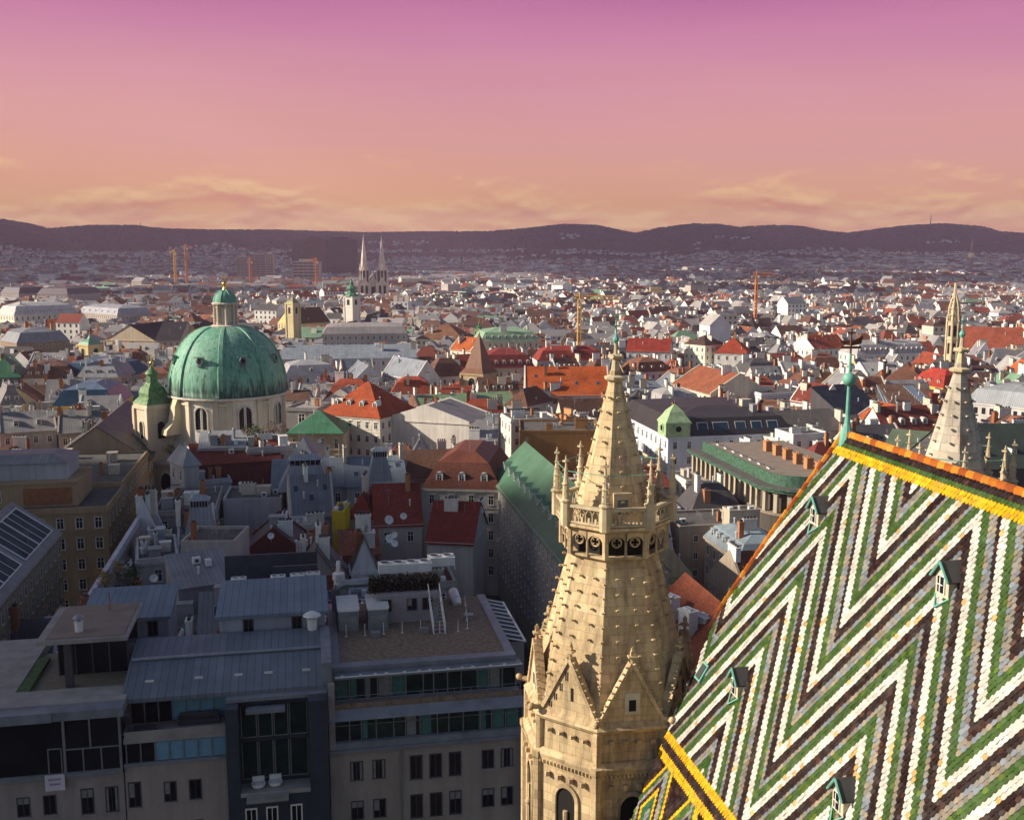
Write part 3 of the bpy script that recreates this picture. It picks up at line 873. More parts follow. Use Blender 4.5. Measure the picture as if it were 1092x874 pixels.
        for i in range(n_):                     # intersecting pointed arches
            y = -wi + i * pit
            for (s, y0) in ((1, y), (-1, y + pit)):
                prev = None
                for q in range(6):
                    ff = q / 5; P = (0, y0 + s * pit * (ff ** 1.6), 60.34 + 0.36 * math.sin(ff * math.pi / 2))
                    if prev: mb.tube(prev, P, 0.032, 4)
                    prev = P
            mb.box(-0.03, 0.03, y + pit / 2 - 0.05, y + pit / 2 + 0.05, 60.06, 60.28)
    mb.M = None
    mb.build('balustrade', 'pale_sandstone', root)
    # eight crocketed pinnacles on the corners of the balustrade
    pm = None
    for k in range(8):
        a = ROT + R(45) * k
        if pm is None:
            q = MB()
            q.ring([(0.24, -0.95), (0.24, 0.12), (0.29, 0.17), (0.29, 0.24), (0.17, 0.28), (0.15, 0.9), (0.19, 0.95), (0.13, 1.05), (0.035, 2.0)], 8, 0, R(22.5))
            for i in range(5):
                for e in range(4):
                    aa = R(45 + 90 * e); z = 0.35 + 0.3 * i; r = 0.15 - 0.022 * i
                    crocket(q, (r * math.cos(aa), r * math.sin(aa), z), (math.cos(aa), math.sin(aa), 0.4), 0.05)
            q.bx((0, 0, 2.0), (0.24, 0.24, 0.07)); q.ball((0, 0, 2.1), 0.07, 0, 6)
            q.tube((0, 0, 2.1), (0, 0, 2.26), 0.03, 5)
            pm = q.mesh('pinnacle', ['pale_sandstone'])
        link('pinnacle', pm, root, (2.7 * math.cos(a), 2.7 * math.sin(a), 60.75), a)
    # upper spire
    mb = MB()
    zb, zt, rb, rt = 59.9, 66.2, 1.92, 0.30
    mb.ring([(rb, zb), (rt, zt), (0.26, 66.7)], 8, 0, ROT)
    for k in range(8):
        a = ROT + R(45) * k
        for i in range(8):
            f = (i + 1.5) / 9.6; r = rb + (rt - rb) * f; z = zb + (zt - zb) * f
            crocket(mb, (r * C * math.cos(a + R(22.5)), r * C * math.sin(a + R(22.5)), z), (math.cos(a + R(22.5)), math.sin(a + R(22.5)), 0.2), 0.105)
    up = mb.build('upper_spire', st, root)
    d = MB(); d.M = Matrix.Rotation(R(-90), 4, 'Z') @ Matrix.Translation((1.62, 0, 0))
    d.box(-0.3, 0.03, -0.42, 0.42, 60.0, 61.3, 0); d.box(0.03, 0.05, -0.24, 0.24, 60.2, 61.0, 1)
    d.build('doorway', ['pale_sandstone', 'lead'], up)
    mb = MB()
    mb.ring([(0.28, 66.15), (0.5, 66.3), (0.52, 66.42), (0.27, 66.5)], 8, 0, ROT)
    mb.ring([(0.24, 66.45), (0.14, 67.25)], 8, 0, ROT)
    for k in range(4):
        a = R(45 + 90 * k)
        for z, r in ((67.3, 0.36),):
            mb.tube((0, 0, z - 0.03), (r * math.cos(a), r * math.sin(a), z + 0.05), 0.09, 5, 0, 0.12)
    mb.ring([(0.15, 67.2), (0.34, 67.3), (0.34, 67.38), (0.12, 67.46)], 8, 0, ROT)
    mb.ring([(0.11, 67.4), (0.07, 68.0)], 6, 0, ROT)
    mb.build('finial', 'pale_sandstone', root)
    mb = MB(); mb.ring([(0.1, 67.95), (0.16, 68.1), (0.05, 68.3)], 8, 0, 0); mb.tube((0, 0, 68.2), (0, 0, 69.0), 0.035, 5); mb.box(-0.2, 0.2, -0.025, 0.025, 68.7, 68.76)
    mb.build('cross', 'verdigris', root)
    # wires between the pinnacles (lightning conductor)
    mb = MB()
    for k in range(8):
        a, b = ROT + R(45) * k, ROT + R(45) * (k + 1)
        mb.tube((2.7 * math.cos(a), 2.7 * math.sin(a), 62.3), (2.7 * math.cos(b), 2.7 * math.sin(b), 62.3), 0.018, 4)
    mb.build('lightning_wire', 'verdigris', root)
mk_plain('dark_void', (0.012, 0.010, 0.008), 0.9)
mk_plain('pale_stone', (0.62, 0.56, 0.44), 0.9, (1.5, 0.8, 1.1))
mk_plain('pale_sandstone', (0.58, 0.47, 0.30), 0.9, (1.2, 0.68, 1.15))
build_tower(13.87, 46.5, 'tall golden stone gothic tower with ringed gallery standing before the zigzag tiled roof edge')
build_tower(31.4, 46.5, 'matching pale gothic spire rising behind the ridge of the zigzag tiled roof', 'grey_sandstone')
# ------------------------------------------------------------------ houses
FOOT = []                                       # footprints taken: (cx, cy, ux, uy, hw, hd)
def claim(P, rz, w, d): FOOT.append((P[0], P[1], math.cos(rz), math.sin(rz), w / 2, d / 2))
def hit(P, rz, w, d, shrink=0.0):
    c, s = math.cos(rz), math.sin(rz)
    A_ = (P[0], P[1], c, s, w / 2 - shrink, d / 2 - shrink)
    for B_ in FOOT:
        dx, dy = B_[0] - A_[0], B_[1] - A_[1]
        rr = math.hypot(A_[4], A_[5]) + math.hypot(B_[4], B_[5])
        if dx * dx + dy * dy > rr * rr: continue
        sep = False
        for (ax, ay) in ((A_[2], A_[3]), (-A_[3], A_[2]), (B_[2], B_[3]), (-B_[3], B_[2])):
            def ext(Q): return abs(Q[4] * (Q[2] * ax + Q[3] * ay)) + abs(Q[5] * (-Q[3] * ax + Q[2] * ay))
            if abs(dx * ax + dy * ay) > ext(A_) + ext(B_): sep = True; break
        if not sep: return True
    return False

def shared(fn, cache={}):
    def g(*a):
        k = (fn.__name__, a)
        if k not in cache: cache[k] = fn(*a)
        return cache[k]
    return g
@shared
def win_mesh(kind):
    """unit window, looking along -y, origin at its middle on the wall"""
    q = MB(); w, h = 0.55, 0.95
    fr = 'frame_white' if kind != 'dark' else 'frame_dark'
    q.box(-w, w, -0.012, 0.05, -h, h, 1)
    t = 0.075
    q.box(-w - 0.06, w + 0.06, -0.05, 0.05, -h - 0.06, -h + t, 0); q.box(-w - 0.06, w + 0.06, -0.05, 0.05, h - t, h + 0.06, 0)
    q.box(-w - 0.06, -w + t, -0.048, 0.05, -h + t, h - t, 0); q.box(w - t, w + 0.06, -0.048, 0.05, -h + t, h - t, 0)
    q.box(-0.04, 0.04, -0.035, 0.05, -h + t, h - t, 0)
    if kind == 'old':
        q.box(-w + t, -0.04, -0.032, 0.04, 0.30, 0.37, 0); q.box(0.04, w - t, -0.032, 0.04, 0.30, 0.37, 0)
        q.box(-w - 0.2, w + 0.2, -0.22, 0.05, h + 0.1, h + 0.26, 2); q.box(-w - 0.14, w + 0.14, -0.17, 0.05, -h - 0.18, -h - 0.06, 2)
    if kind == 'plain': q.box(-w - 0.08, w + 0.08, -0.12, 0.05, -h - 0.14, -h - 0.06, 2)
    return q.mesh('window', [fr, 'glass', 'painted'])
@shared
def chim_mesh(kind):
    q = MB()
    if kind == 'slab':                          # long chimney wall with pots
        q.box(-0.5, 0.5, -0.5, 0.5, 0, 0.93, 0); q.box(-0.54, 0.54, -0.6, 0.6, 0.93, 1.0, 0)
        for i in range(4): q.box(-0.44 + 0.24 * i, -0.3 + 0.24 * i, -0.2, 0.2, 1.0, 1.14, 1)
    elif kind == 'brick':
        q.box(-0.5, 0.5, -0.5, 0.5, 0, 0.9, 0); q.box(-0.58, 0.58, -0.58, 0.58, 0.9, 1.0, 0); q.box(-0.3, 0.3, -0.3, 0.3, 1.0, 1.1, 1)
    else:
        q.ring([(0.4, 0), (0.4, 0.85), (0.6, 0.86), (0.5, 1.0)], 10, 0)
    return q.mesh('chimney', ['plaster' if kind != 'pipe' else 'grey_metal', 'dark_metal'])
@shared
def dorm_mesh(kind):
    """dormer, front at y=0 looking along -y, running back 3 m; roof colour from the object"""
    q = MB(); w, h = 0.62, 1.35; B = 2.6
    q.add([(-w, 0, -0.3), (w, 0, -0.3), (w, 0, h), (-w, 0, h), (-w, B, -0.3), (w, B, -0.3), (w, B, h), (-w, B, h)], [(0, 1, 2, 3), (0, 3, 7, 4), (1, 5, 6, 2)], 1)
    if kind == 'gable':
        q.poly([(-w, 0.0, h), (w, 0.0, h), (0, 0, h + 0.5)], 1)
        for s in (-1, 1):
            q.add([(0, -0.15, h + 0.55), (s * (w + 0.15), -0.15, h - 0.02), (s * (w + 0.15), B, h - 0.02), (0, B, h + 0.55)], [(0, 1, 2, 3)], 0)
            q.add([(0, -0.15, h + 0.47), (s * (w + 0.15), -0.15, h - 0.10), (s * (w + 0.15), -0.15, h - 0.02), (0, -0.15, h + 0.55)], [(0, 1, 2, 3)], 1)
    elif kind == 'arch':
        n_ = 8; A_ = [(w * 1.12 * math.cos(math.pi * i / n_), h + 0.5 * math.sin(math.pi * i / n_)) for i in range(n_ + 1)]
        q.poly([(x, 0, z) for x, z in A_], 1)
        for i in range(n_): q.quad((A_[i][0], -0.12, A_[i][1]), (A_[i + 1][0], -0.12, A_[i + 1][1]), (A_[i + 1][0], B, A_[i + 1][1]), (A_[i][0], B, A_[i][1]), 0)
        q.box(-w - 0.12, -w + 0.1, -0.08, 0.0, -0.3, h, 1); q.box(w - 0.1, w + 0.12, -0.08, 0, -0.3, h, 1)
    else:
        q.box(-w - 0.12, w + 0.12, -0.12, B, h, h + 0.12, 0)
    q.box(-0.42, 0.42, -0.02, 0.02, 0.1, h - 0.12, 2); q.box(-0.035, 0.035, -0.04, -0.021, 0.1, h - 0.12, 1); q.box(-0.42, -0.036, -0.04, -0.021, 0.8, 0.86, 1); q.box(0.036, 0.42, -0.04, -0.021, 0.8, 0.86, 1)
    return q.mesh('dormer', ['painted', 'frame_white', 'glass'])
@shared
def sky_mesh():
    q = MB(); q.box(-0.5, 0.5, -0.7, 0.7, -0.05, 0.06, 0); q.box(-0.42, 0.42, -0.62, 0.62, 0.06, 0.075, 1)
    return q.mesh('skylight', ['grey_metal', 'sky_glass'])
@shared
def ac_mesh():
    q = MB(); q.box(-0.7, 0.7, -0.5, 0.5, 0.1, 1.1, 0)
    for x in (-0.35, 0.35):
        q.ring([(0.27, 1.1), (0.27, 1.17)], 12, 0, 0, x, 0, False); q.ring([(0.25, 1.125)], 12, 1, 0, x, 0) if False else None
        q.add([(x + 0.25 * math.cos(k), 0.25 * math.sin(k), 1.12) for k in [math.pi * i / 6 for i in range(12)]], [tuple(range(12))], 1)
    q.box(-0.6, -0.5, -0.4, 0.4, 0, 0.1, 1); q.box(0.5, 0.6, -0.4, 0.4, 0, 0.1, 1)
    return q.mesh('cooling_unit', ['white_metal', 'dark_metal'])
@shared
def dish_mesh(n_=0):
    q = MB()
    prof = [(0.001, 0), (0.18, 0.02), (0.34, 0.075), (0.45, 0.14)]
    q.M = Matrix.Translation((0, -0.1, 0.9)) @ Matrix.Rotation(R(65), 4, 'X')
    q.ring(prof, 16, 0, cap=False, smooth=True)
    q.tube((0, 0.0, 0), (0, 0.1, 0.42), 0.02, 4, 1); q.bx((0, 0.1, 0.44), (0.08, 0.08, 0.1), 1)
    q.M = None; q.tube((0, 0, 0), (0, 0, 0.9), 0.035, 6, 1)
    return q.mesh('satellite_dish', ['white_metal', 'grey_metal'])

@shared
def bit_mesh(kind):
    q = MB()
    if kind == 'vent_pipe': q.ring([(.13, -.3), (.13, 1.0), (.22, 1.02), (.2, 1.2)], 8)
    elif kind == 'aerial':
        q.tube((0, 0, -.3), (0, 0, 3.2), .035, 4)
        for z in (2.4, 2.7, 3.0): q.tube((-.6, 0, z), (.6, 0, z), .022, 4)
    elif kind == 'roof_rail':
        for x in (-1.6, -.55, .55, 1.6): q.tube((x, 0, -.2), (x, 0, 1.0), .03, 4)
        for z in (.5, 1.0): q.tube((-1.6, 0, z), (1.6, 0, z), .03, 4)
    elif kind == 'cooling_box':
        q.box(-.55, .55, -.4, .4, 0, .9); q.add([(.3 * math.cos(k), -.401, .45 + .3 * math.sin(k)) for k in [math.pi * i / 6 for i in range(12)]], [tuple(range(12))], 1)
    return q.mesh(kind, ['white_metal' if kind in ('vent_pipe', 'cooling_box') else 'grey_metal', 'dark_metal'])
class H: pass
def house(P, rz, w, d, ze, label, roof='gable', rh=6.0, wall=(0.7, 0.66, 0.58), rc=(0.30, 0.09, 0.04), rm='roof_tiles', z0=0.0, floors=3, fh=3.6, wk='old', bay=2.9,
          chim=2, dorm=0, dk='gable', sky=0, fire=True, ax='x', group=None, cat='house', seed=0, side_win=True, corn=True, first=1.4, winz=None, clutter=0, dorm_side=False, wscale=(1, 1), nclaim=False, chcol=None, bits=5, drc=None):
    """front looks along local -y; P is the middle of the front foot"""
    r_ = random.Random(seed * 13 + 5)
    cs, sn = math.cos(rz), math.sin(rz)
    C0 = (P[0] - sn * d / 2, P[1] + cs * d / 2)
    if not nclaim: claim(C0, rz, w, d)
    root = thing('house', label, cat, (C0[0], C0[1], z0), rz, group)
    hw, hd = w / 2, d / 2; zt = ze - z0
    m = MB()
    m.box(-hw, hw, -hd, hd, 0, zt, 0, None, False)
    if corn:
        e = 0.28
        m.box(-hw - e, hw + e, -hd - e, -hd + 0.1, zt - 0.55, zt - 0.02); m.box(-hw - e, -hw + 0.1, -hd + 0.1, hd, zt - 0.55, zt - 0.02); m.box(hw - 0.1, hw + e, -hd + 0.1, hd, zt - 0.55, zt - 0.02)
        if floors > 1:
            zs = zt - first - fh * 0.5 - 0.9
            m.box(-hw - 0.1, hw + 0.1, -hd - 0.1, -hd + 0.05, zs, zs + 0.22); m.box(-hw - 0.1, -hw + 0.05, -hd + 0.05, hd, zs, zs + 0.22); m.box(hw - 0.05, hw + 0.1, -hd + 0.05, hd, zs, zs + 0.22)
    rf = MB(); ov = 0.45
    if roof == 'gable':
        if ax == 'x': a, b = hw, hd
        else: a, b = hd, hw
        T_ = (lambda x, y, z: (x, y, z)) if ax == 'x' else (lambda x, y, z: (-y, x, z))
        for s in (-1, 1):
            m.poly([T_(s * a, -b, zt), T_(s * a, b, zt), T_(s * a, 0, zt + rh)][::s])
        sl = rh / b; aa = a + (0.0 if fire else 0.3)
        up = [T_(x, y, z) for (x, y, z) in ((-aa, -b - ov, zt - ov * sl), (aa, -b - ov, zt - ov * sl), (aa, 0, zt + rh), (-aa, 0, zt + rh), (aa, b + ov, zt - ov * sl), (-aa, b + ov, zt - ov * sl))]
        up = [(x, y, z + 0.12) for x, y, z in up]
        lo = [(x, y, z - 0.16) for x, y, z in up]
        rf.add(up + lo, [(0, 1, 2, 3), (3, 2, 4, 5), (6, 9, 8, 7), (9, 11, 10, 8), (0, 6, 7, 1), (5, 4, 10, 11), (0, 3, 9, 6), (3, 5, 11, 9), (1, 7, 8, 2), (2, 8, 10, 4)])
        if fire:                                # fire walls rising above the roof at both ends
            for s in (-1, 1):
                x0, x1 = s * a - 0.22, s * a + 0.2
                k = 0.42
                pts = []
                for x in (x0, x1): pts += [T_(x, -b - 0.1, zt - 0.3), T_(x, -b - 0.1, zt + k), T_(x, 0, zt + rh + k), T_(x, b + 0.1, zt + k), T_(x, b + 0.1, zt - 0.3)]
                m.add(pts, [(0, 1, 2, 3, 4), (9, 8, 7, 6, 5), (0, 5, 6, 1), (1, 6, 7, 2), (2, 7, 8, 3), (3, 8, 9, 4)])
        def roof_at(x, y):
            yy = y if ax == 'x' else x
            return zt + rh * (1 - abs(yy) / b) + 0.12
        slope = sl
    elif roof == 'hip':
        k = min(hw, hd) * 0.98
        if hw >= hd: r1, r2 = (-(hw - k), 0), (hw - k, 0)
        else: r1, r2 = (0, -(hd - k)), (0, hd - k)
        b0 = [(-hw - ov, -hd - ov, zt), (hw + ov, -hd - ov, zt), (hw + ov, hd + ov, zt), (-hw - ov, hd + ov, zt)]
        A_, B_ = (*r1, zt + rh), (*r2, zt + rh)
        if hw >= hd: rf.add(b0 + [A_, B_], [(0, 1, 5, 4), (1, 2, 5), (2, 3, 4, 5), (3, 0, 4)])
        else: rf.add(b0 + [A_, B_], [(0, 1, 4), (1, 2, 5, 4), (2, 3, 5), (3, 0, 4, 5)])
        rf.box(-hw - ov, hw + ov, -hd - ov, hd + ov, zt - 0.16, zt - 0.003)
        def roof_at(x, y, k=k): return zt + rh * min((hw - abs(x)) / k, (hd - abs(y)) / k, 1.0)
        slope = rh / k
    elif roof == 'mansard':
        k = rh * 0.42; k2 = 0.72 * rh
        b0 = [(-hw - .2, -hd - .2, zt), (hw + .2, -hd - .2, zt), (hw + .2, hd + .2, zt), (-hw - .2, hd + .2, zt)]
        b1 = [(-hw + k, -hd + k, zt + k2), (hw - k, -hd + k, zt + k2), (hw - k, hd - k, zt + k2), (-hw + k, hd - k, zt + k2)]
        q = min(hw, hd) * 0.75
        b2 = [(-hw + q, -hd + q, zt + rh), (hw - q, -hd + q, zt + rh), (hw - q, hd - q, zt + rh), (-hw + q, hd - q, zt + rh)]
        f = [(i, (i + 1) % 4, 4 + (i + 1) % 4, 4 + i) for i in range(4)]
        rf.add(b0 + b1, f); rf.add(b1 + b2, f + [(4, 5, 6, 7)], 1)
        rf.box(-hw - .25, hw + .25, -hd - .25, hd + .25, zt - 0.14, zt - 0.004)
        def roof_at(x, y, k=k, k2=k2, q=q):
            e = min(hw - abs(x), hd - abs(y))
            return zt + k2 * e / k if e < k else zt + k2 + (rh - k2) * min(1, (e - k) / (q - k))
        slope = k2 / k
    elif roof == 'mono':
        up = [(-hw - .2, -hd - ov, zt), (hw + .2, -hd - ov, zt), (hw + .2, hd + .1, zt + rh), (-hw - .2, hd + .1, zt + rh)]
        lo = [(x, y, z - 0.2) for x, y, z in up]
        rf.add(up + lo, [(0, 1, 2, 3), (7, 6, 5, 4), (0, 4, 5, 1), (1, 5, 6, 2), (2, 6, 7, 3), (3, 7, 4, 0)])
        m.add([(-hw, -hd, zt), (-hw, hd, zt), (-hw, hd, zt + rh), (hw, -hd, zt), (hw, hd, zt), (hw, hd, zt + rh)], [(0, 2, 1), (3, 4, 5), (1, 2, 5, 4)])
        def roof_at(x, y): return zt + rh * (y + hd) / d
        slope = rh / d
    else:                                       # flat with a parapet
        rf.add([(-hw + .3, -hd + .3, zt + 0.05), (hw - .3, -hd + .3, zt + .05), (hw - .3, hd - .3, zt + .05), (-hw + .3, hd - .3, zt + .05)], [(0, 1, 2, 3)])
        for bx_ in ((-hw - .05, hw + .05, -hd - .05, -hd + .3), (-hw - .05, hw + .05, hd - .3, hd + .05), (-hw - .05, -hw + .3, -hd + .3, hd - .3), (hw - .3, hw + .05, -hd + .3, hd - .3)):
            m.box(*bx_, zt - 0.01, zt + 0.55 + rh * 0.0)
        def roof_at(x, y): return zt + 0.05
        slope = 0
    m.build('wall', 'plaster', root, color=wall)
    mats = [rm, 'seam_metal'] if roof == 'mansard' else [rm]
    if not rf.v: return root
    ro = rf.build('roof', mats, root, color=rc)
    # chimneys: wide plastered chimney walls, as Viennese houses have them
    for i in range(chim):
        if roof == 'gable' and ax == 'x': x, y = r_.choice((-1, 1)) * hw * r_.choice((0.97, 0.97, 0.5, 0.2)), r_.uniform(-0.55, 0.5) * hd
        elif roof == 'gable': x, y = r_.uniform(-0.5, 0.5) * hw, r_.uniform(-0.9, 0.9) * hd
        else: x, y = r_.uniform(-0.75, 0.75) * hw, r_.uniform(-0.75, 0.75) * hd
        k = r_.random()
        kind = 'slab' if k < 0.68 else 'brick' if k < 0.9 else 'pipe'
        L_ = r_.uniform(1.6, 3.8) if kind == 'slab' else r_.uniform(0.7, 1.3) if kind == 'brick' else 0.7
        wd_ = r_.uniform(0.6, 0.9) if kind != 'brick' else L_
        hh = r_.uniform(1.6, 3.2) + slope * 0.6
        ang = 0 if r_.random() < 0.4 else math.pi / 2
        cc = chcol or (r_.choice(((0.74, 0.70, 0.62), (0.8, 0.78, 0.74), (0.62, 0.55, 0.45))) if kind != 'brick' else r_.choice(((0.34, 0.13, 0.06), (0.45, 0.2, 0.1))))
        link('chimney', chim_mesh(kind), ro, (x, y, roof_at(x, y) - slope * 0.5 - 0.2), ang, (L_, wd_, hh), cc)
    # dormers on the front slope (and on the left slope)
    if dorm and roof in ('gable', 'mansard', 'hip'):
        def put(n_, length, depth, rot):
            for i in range(n_):
                u = -length / 2 + length * (i + 0.5) / n_
                if roof == 'mansard': back = 0.12 * rh
                else: back = depth * 0.28
                v = -depth + back
                q = (u, v) if rot == 0 else (v, -u)
                zz = roof_at(*q)
                link('dormer', dorm_mesh(dk), ro, (q[0], q[1], zz), rot, None, drc or rc)
        if not (roof == 'gable' and ax == 'y'): put(dorm, w - 2.5, hd, 0)
        if dorm_side and (roof != 'gable' or ax == 'y'): put(max(1, int(dorm * d / w)), d - 2.5, hw, -math.pi / 2)
    for i in range(sky):
        if roof == 'gable' and ax == 'x' or roof in ('mono', 'hip'):
            x = -hw + w * (i + 0.5 + r_.uniform(-.2, .2)) / sky; y = -hd * r_.choice((0.35, 0.6)) if roof != 'mono' else 0
            o = link('skylight', sky_mesh(), ro, (x, y, roof_at(x, y) + 0.02)); o.rotation_euler = (math.atan(slope), 0, 0)
        elif roof == 'flat':
            link('skylight', sky_mesh(), ro, (r_.uniform(-.7, .7) * hw, r_.uniform(-.7, .7) * hd, zt + 0.12))
    for i in range(clutter):
        x, y = r_.uniform(-.75, .75) * hw, r_.uniform(-.75, .75) * hd
        q = MB(); a, b, c = r_.uniform(1.2, 3.0), r_.uniform(1.2, 2.5), r_.uniform(1.2, 2.6)
        q.box(-a / 2, a / 2, -b / 2, b / 2, -0.6, c); q.box(-a / 2 - .12, a / 2 + .12, -b / 2 - .12, b / 2 + .12, c, c + 0.12)
        q.build('roof_hut', 'painted', ro, (x, y, roof_at(x, y)), 0, r_.choice(((0.7, 0.68, 0.64), (0.45, 0.45, 0.46), (0.6, 0.5, 0.4), (0.3, 0.3, 0.31))))
    for i in range(bits):
        kind = r_.choice(('vent_pipe', 'vent_pipe', 'aerial', 'roof_rail', 'cooling_box') if roof in ('flat', 'mono') else ('vent_pipe', 'aerial'))
        x, y = r_.uniform(-.85, .85) * hw, r_.uniform(-.85, .7) * hd
        link(kind, bit_mesh(kind), ro, (x, y, roof_at(x, y)), r_.choice((0, math.pi / 2)))
    # windows on the walls the camera can see
    sides = [(0, w, hd)]
    if side_win:
        for (ang, ln, off, nx) in ((-math.pi / 2, d, hw, -1), (math.pi / 2, d, hw, 1)):
            nxw, nyw = nx * cs, nx * sn
            fx, fy = C0[0] + nxw * hw, C0[1] + nyw * hw
            if nxw * (0 - fx) + nyw * (0 - fy) > 0.12 * math.hypot(fx, fy): sides.append((ang, ln, off))
    for (ang, ln, off) in sides:
        nb = int((ln - 1.2) / bay)
        if nb < 1 or floors < 1: continue
        for fl in range(floors):
            z = zt - first - 0.95 * wscale[1] - fl * fh
            if z < 1: break
            for i in range(nb):
                u = -ln / 2 + ln * (i + 0.5) / nb
                # rotate: ang 0 looks along -y; -90 looks along -x; +90 along +x
                if ang == 0: q = (u, -off)
                elif ang < 0: q = (-off, -u)
                else: q = (off, u)
                link('window', win_mesh(wk), root, (q[0], q[1], z), ang, (wscale[0], 1, wscale[1]), wall)
    return root

def hpx(x0, y0, x1, y1, ze, d, label, **k):
    """a house whose front eave runs between two points of the picture at height ze"""
    A_, B_ = at(x0, y0, ze), at(x1, y1, ze)
    rz = math.atan2(B_.y - A_.y, B_.x - A_.x)
    M_ = (A_ + B_) / 2
    return house((M_.x, M_.y), rz, (B_ - A_).length, d, ze, label, **k)
# ------------------------------------------------------------------ landmarks of the city
def arch_pts(w, z0, zs, x, n=8, k=1.0): return [(x, -w, z0), (x, w, z0)] + [(x, w * math.cos(q), zs + k * w * math.sin(q)) for q in [math.pi * i / n for i in range(n + 1)]]
def arch_win(mb, w, z0, zs, mi_frame, mi_glass, proud=0.12):
    A_, B_ = arch_pts(w + 0.3, z0 - 0.2, zs, proud), arch_pts(w, z0, zs, proud)
    n_ = len(A_); f = [(i, (i + 1) % n_, n_ + (i + 1) % n_, n_ + i) for i in range(n_)]
    mb.add(A_ + B_, f, mi_frame)
    A2 = arch_pts(w + 0.3, z0 - 0.2, zs, -0.1); mb.add(A_ + A2, [((i + 1) % n_, i, n_ + i, n_ + (i + 1) % n_) for i in range(n_)], mi_frame)
    B2 = arch_pts(w, z0, zs, 0.01); mb.add(B_ + B2, f, mi_frame)
    mb.poly(B2, mi_glass)
def onion(zs): return zs
def domed_church():
    P = atY(243, 400, 266); X, Y = P.x, P.y
    root = thing('domed_church', 'baroque church with a great ribbed green copper dome and lantern', 'church', (X, Y, 0), R(-14))
    claim((X, Y), R(-14), 36, 40)
    zc = atY(243, 425, 252).z                       # dome foot
    RD = 14.4
    # body, drum
    mb = MB()
    mb.box(-19, 19, -15.5, 18, 0, 21.5)
    mb.box(-19.5, 19.5, -16, 18.4, 21.0, 21.6)
    mb.build('church_body', 'plaster', root, color=(0.52, 0.44, 0.34))
    mb = MB()
    mb.ring([(RD - 0.9, 22), (RD - 0.9, zc - 1.0), (RD - 0.1, zc - 0.75), (RD + 0.35, zc - 0.45), (RD + 0.35, zc - 0.1), (RD - 0.3, zc + 0.1)], 48, 0)
    mb.ring([(RD - 0.3, 21.4), (RD - 0.3, 26.0), (RD - 0.8, 26.2)], 48, 0, cap=False)
    drum = mb.build('drum', 'plaster', root, color=(0.78, 0.71, 0.62))
    for k in range(8):
        a = R(45 * k)
        f = MB(); f.M = Matrix.Rotation(a, 4, 'Z') @ Matrix.Translation((RD - 0.93, 0, 0))
        arch_win(f, 1.55, zc - 7.8, zc - 3.9, 0, 1, 0.25)
        for y in (-0.75, 0, 0.75): f.box(0.012, 0.05, y - 0.025, y + 0.025, zc - 7.8, zc - 2.8, 2)
        for i in range(6): f.box(0.052, 0.06, -1.5, 1.5, zc - 7.2 + i * 0.75, zc - 7.15 + i * 0.75, 2)
        f.build('window', ['pale_stone', 'glass', 'frame_dark'], drum)
        f = MB(); f.M = Matrix.Rotation(a + R(22.5), 4, 'Z') @ Matrix.Translation((RD - 0.95, 0, 0))
        f.box(-0.1, 0.45, -2.3, -1.0, 21.6, zc - 0.9); f.box(-0.1, 0.45, 1.0, 2.3, 21.6, zc - 0.9); f.box(-0.1, 0.58, -2.4, 2.4, zc - 1.9, zc - 1.4); f.box(-0.1, 0.16, -0.99, 0.99, 21.6, zc - 1.9)
        f.build('pilaster', 'plaster', drum, color=(0.72, 0.62, 0.46))
    # dome shell
    prof = []
    HD = atY(243, 348, 266).z - zc
    RT = 3.3
    for i in range(17):
        q = i / 16 * math.pi / 2 * 0.90
        prof.append((RT - 1.0 + (RD - RT + 1.0) * math.cos(q) ** 0.92, zc + 0.1 + HD * math.sin(q) / math.sin(math.pi / 2 * 0.90)))
    mb = MB(); mb.ring([(RD + 0.25, zc - 0.05), (RD + 0.3, zc + 0.15)] + prof, 72, 0, smooth=True)
    mk_copper('dome_copper', zc)
    dome = mb.build('dome', 'dome_copper', root)
    for k in range(8):                              # ribs in pairs of beads
        a = R(45 * k + 22)
        mb = MB(); mb.M = Matrix.Rotation(a, 4, 'Z')
        for j in range(len(prof) - 1):
            (r0, z0), (r1, z1) = prof[j], prof[j + 1]
            w0, w1 = 0.75 * (0.45 + 0.55 * r0 / RD), 0.75 * (0.45 + 0.55 * r1 / RD)
            e = 0.42
            mb.add([(r0 - .1, -w0, z0), (r0 + e, -w0 * .7, z0 + .05), (r0 + e, w0 * .7, z0 + .05), (r0 - .1, w0, z0), (r1 - .1, -w1, z1), (r1 + e, -w1 * .7, z1 + .05), (r1 + e, w1 * .7, z1 + .05), (r1 - .1, w1, z1)],
                   [(0, 1, 5, 4), (1, 2, 6, 5), (2, 3, 7, 6)])
        mb.build('rib', 'dome_copper', dome)
    for k in range(8):                              # oculi
        a = R(45 * k); q = 0.46
        r0, z0 = prof[6][0], prof[6][1]
        mb = MB(); mb.M = Matrix.Rotation(a, 4, 'Z') @ Matrix.Translation((r0 - 0.5, 0, z0))
        pts = [(1.1, 0.85 * math.cos(b), 0.95 * math.sin(b) + 0.3) for b in [2 * math.pi * i / 12 for i in range(12)]]
        pin = [(1.12, 0.55 * math.cos(b), 0.62 * math.sin(b) + 0.3) for b in [2 * math.pi * i / 12 for i in range(12)]]
        bk = [(-1.4, y, z) for (_, y, z) in pts]
        mb.add(pts + bk, [((i + 1) % 12, i, 12 + i, 12 + (i + 1) % 12) for i in range(12)], 0)
        mb.add(pts + pin, [(i, (i + 1) % 12, 12 + (i + 1) % 12, 12 + i) for i in range(12)], 2)
        mb.poly(pin, 1)
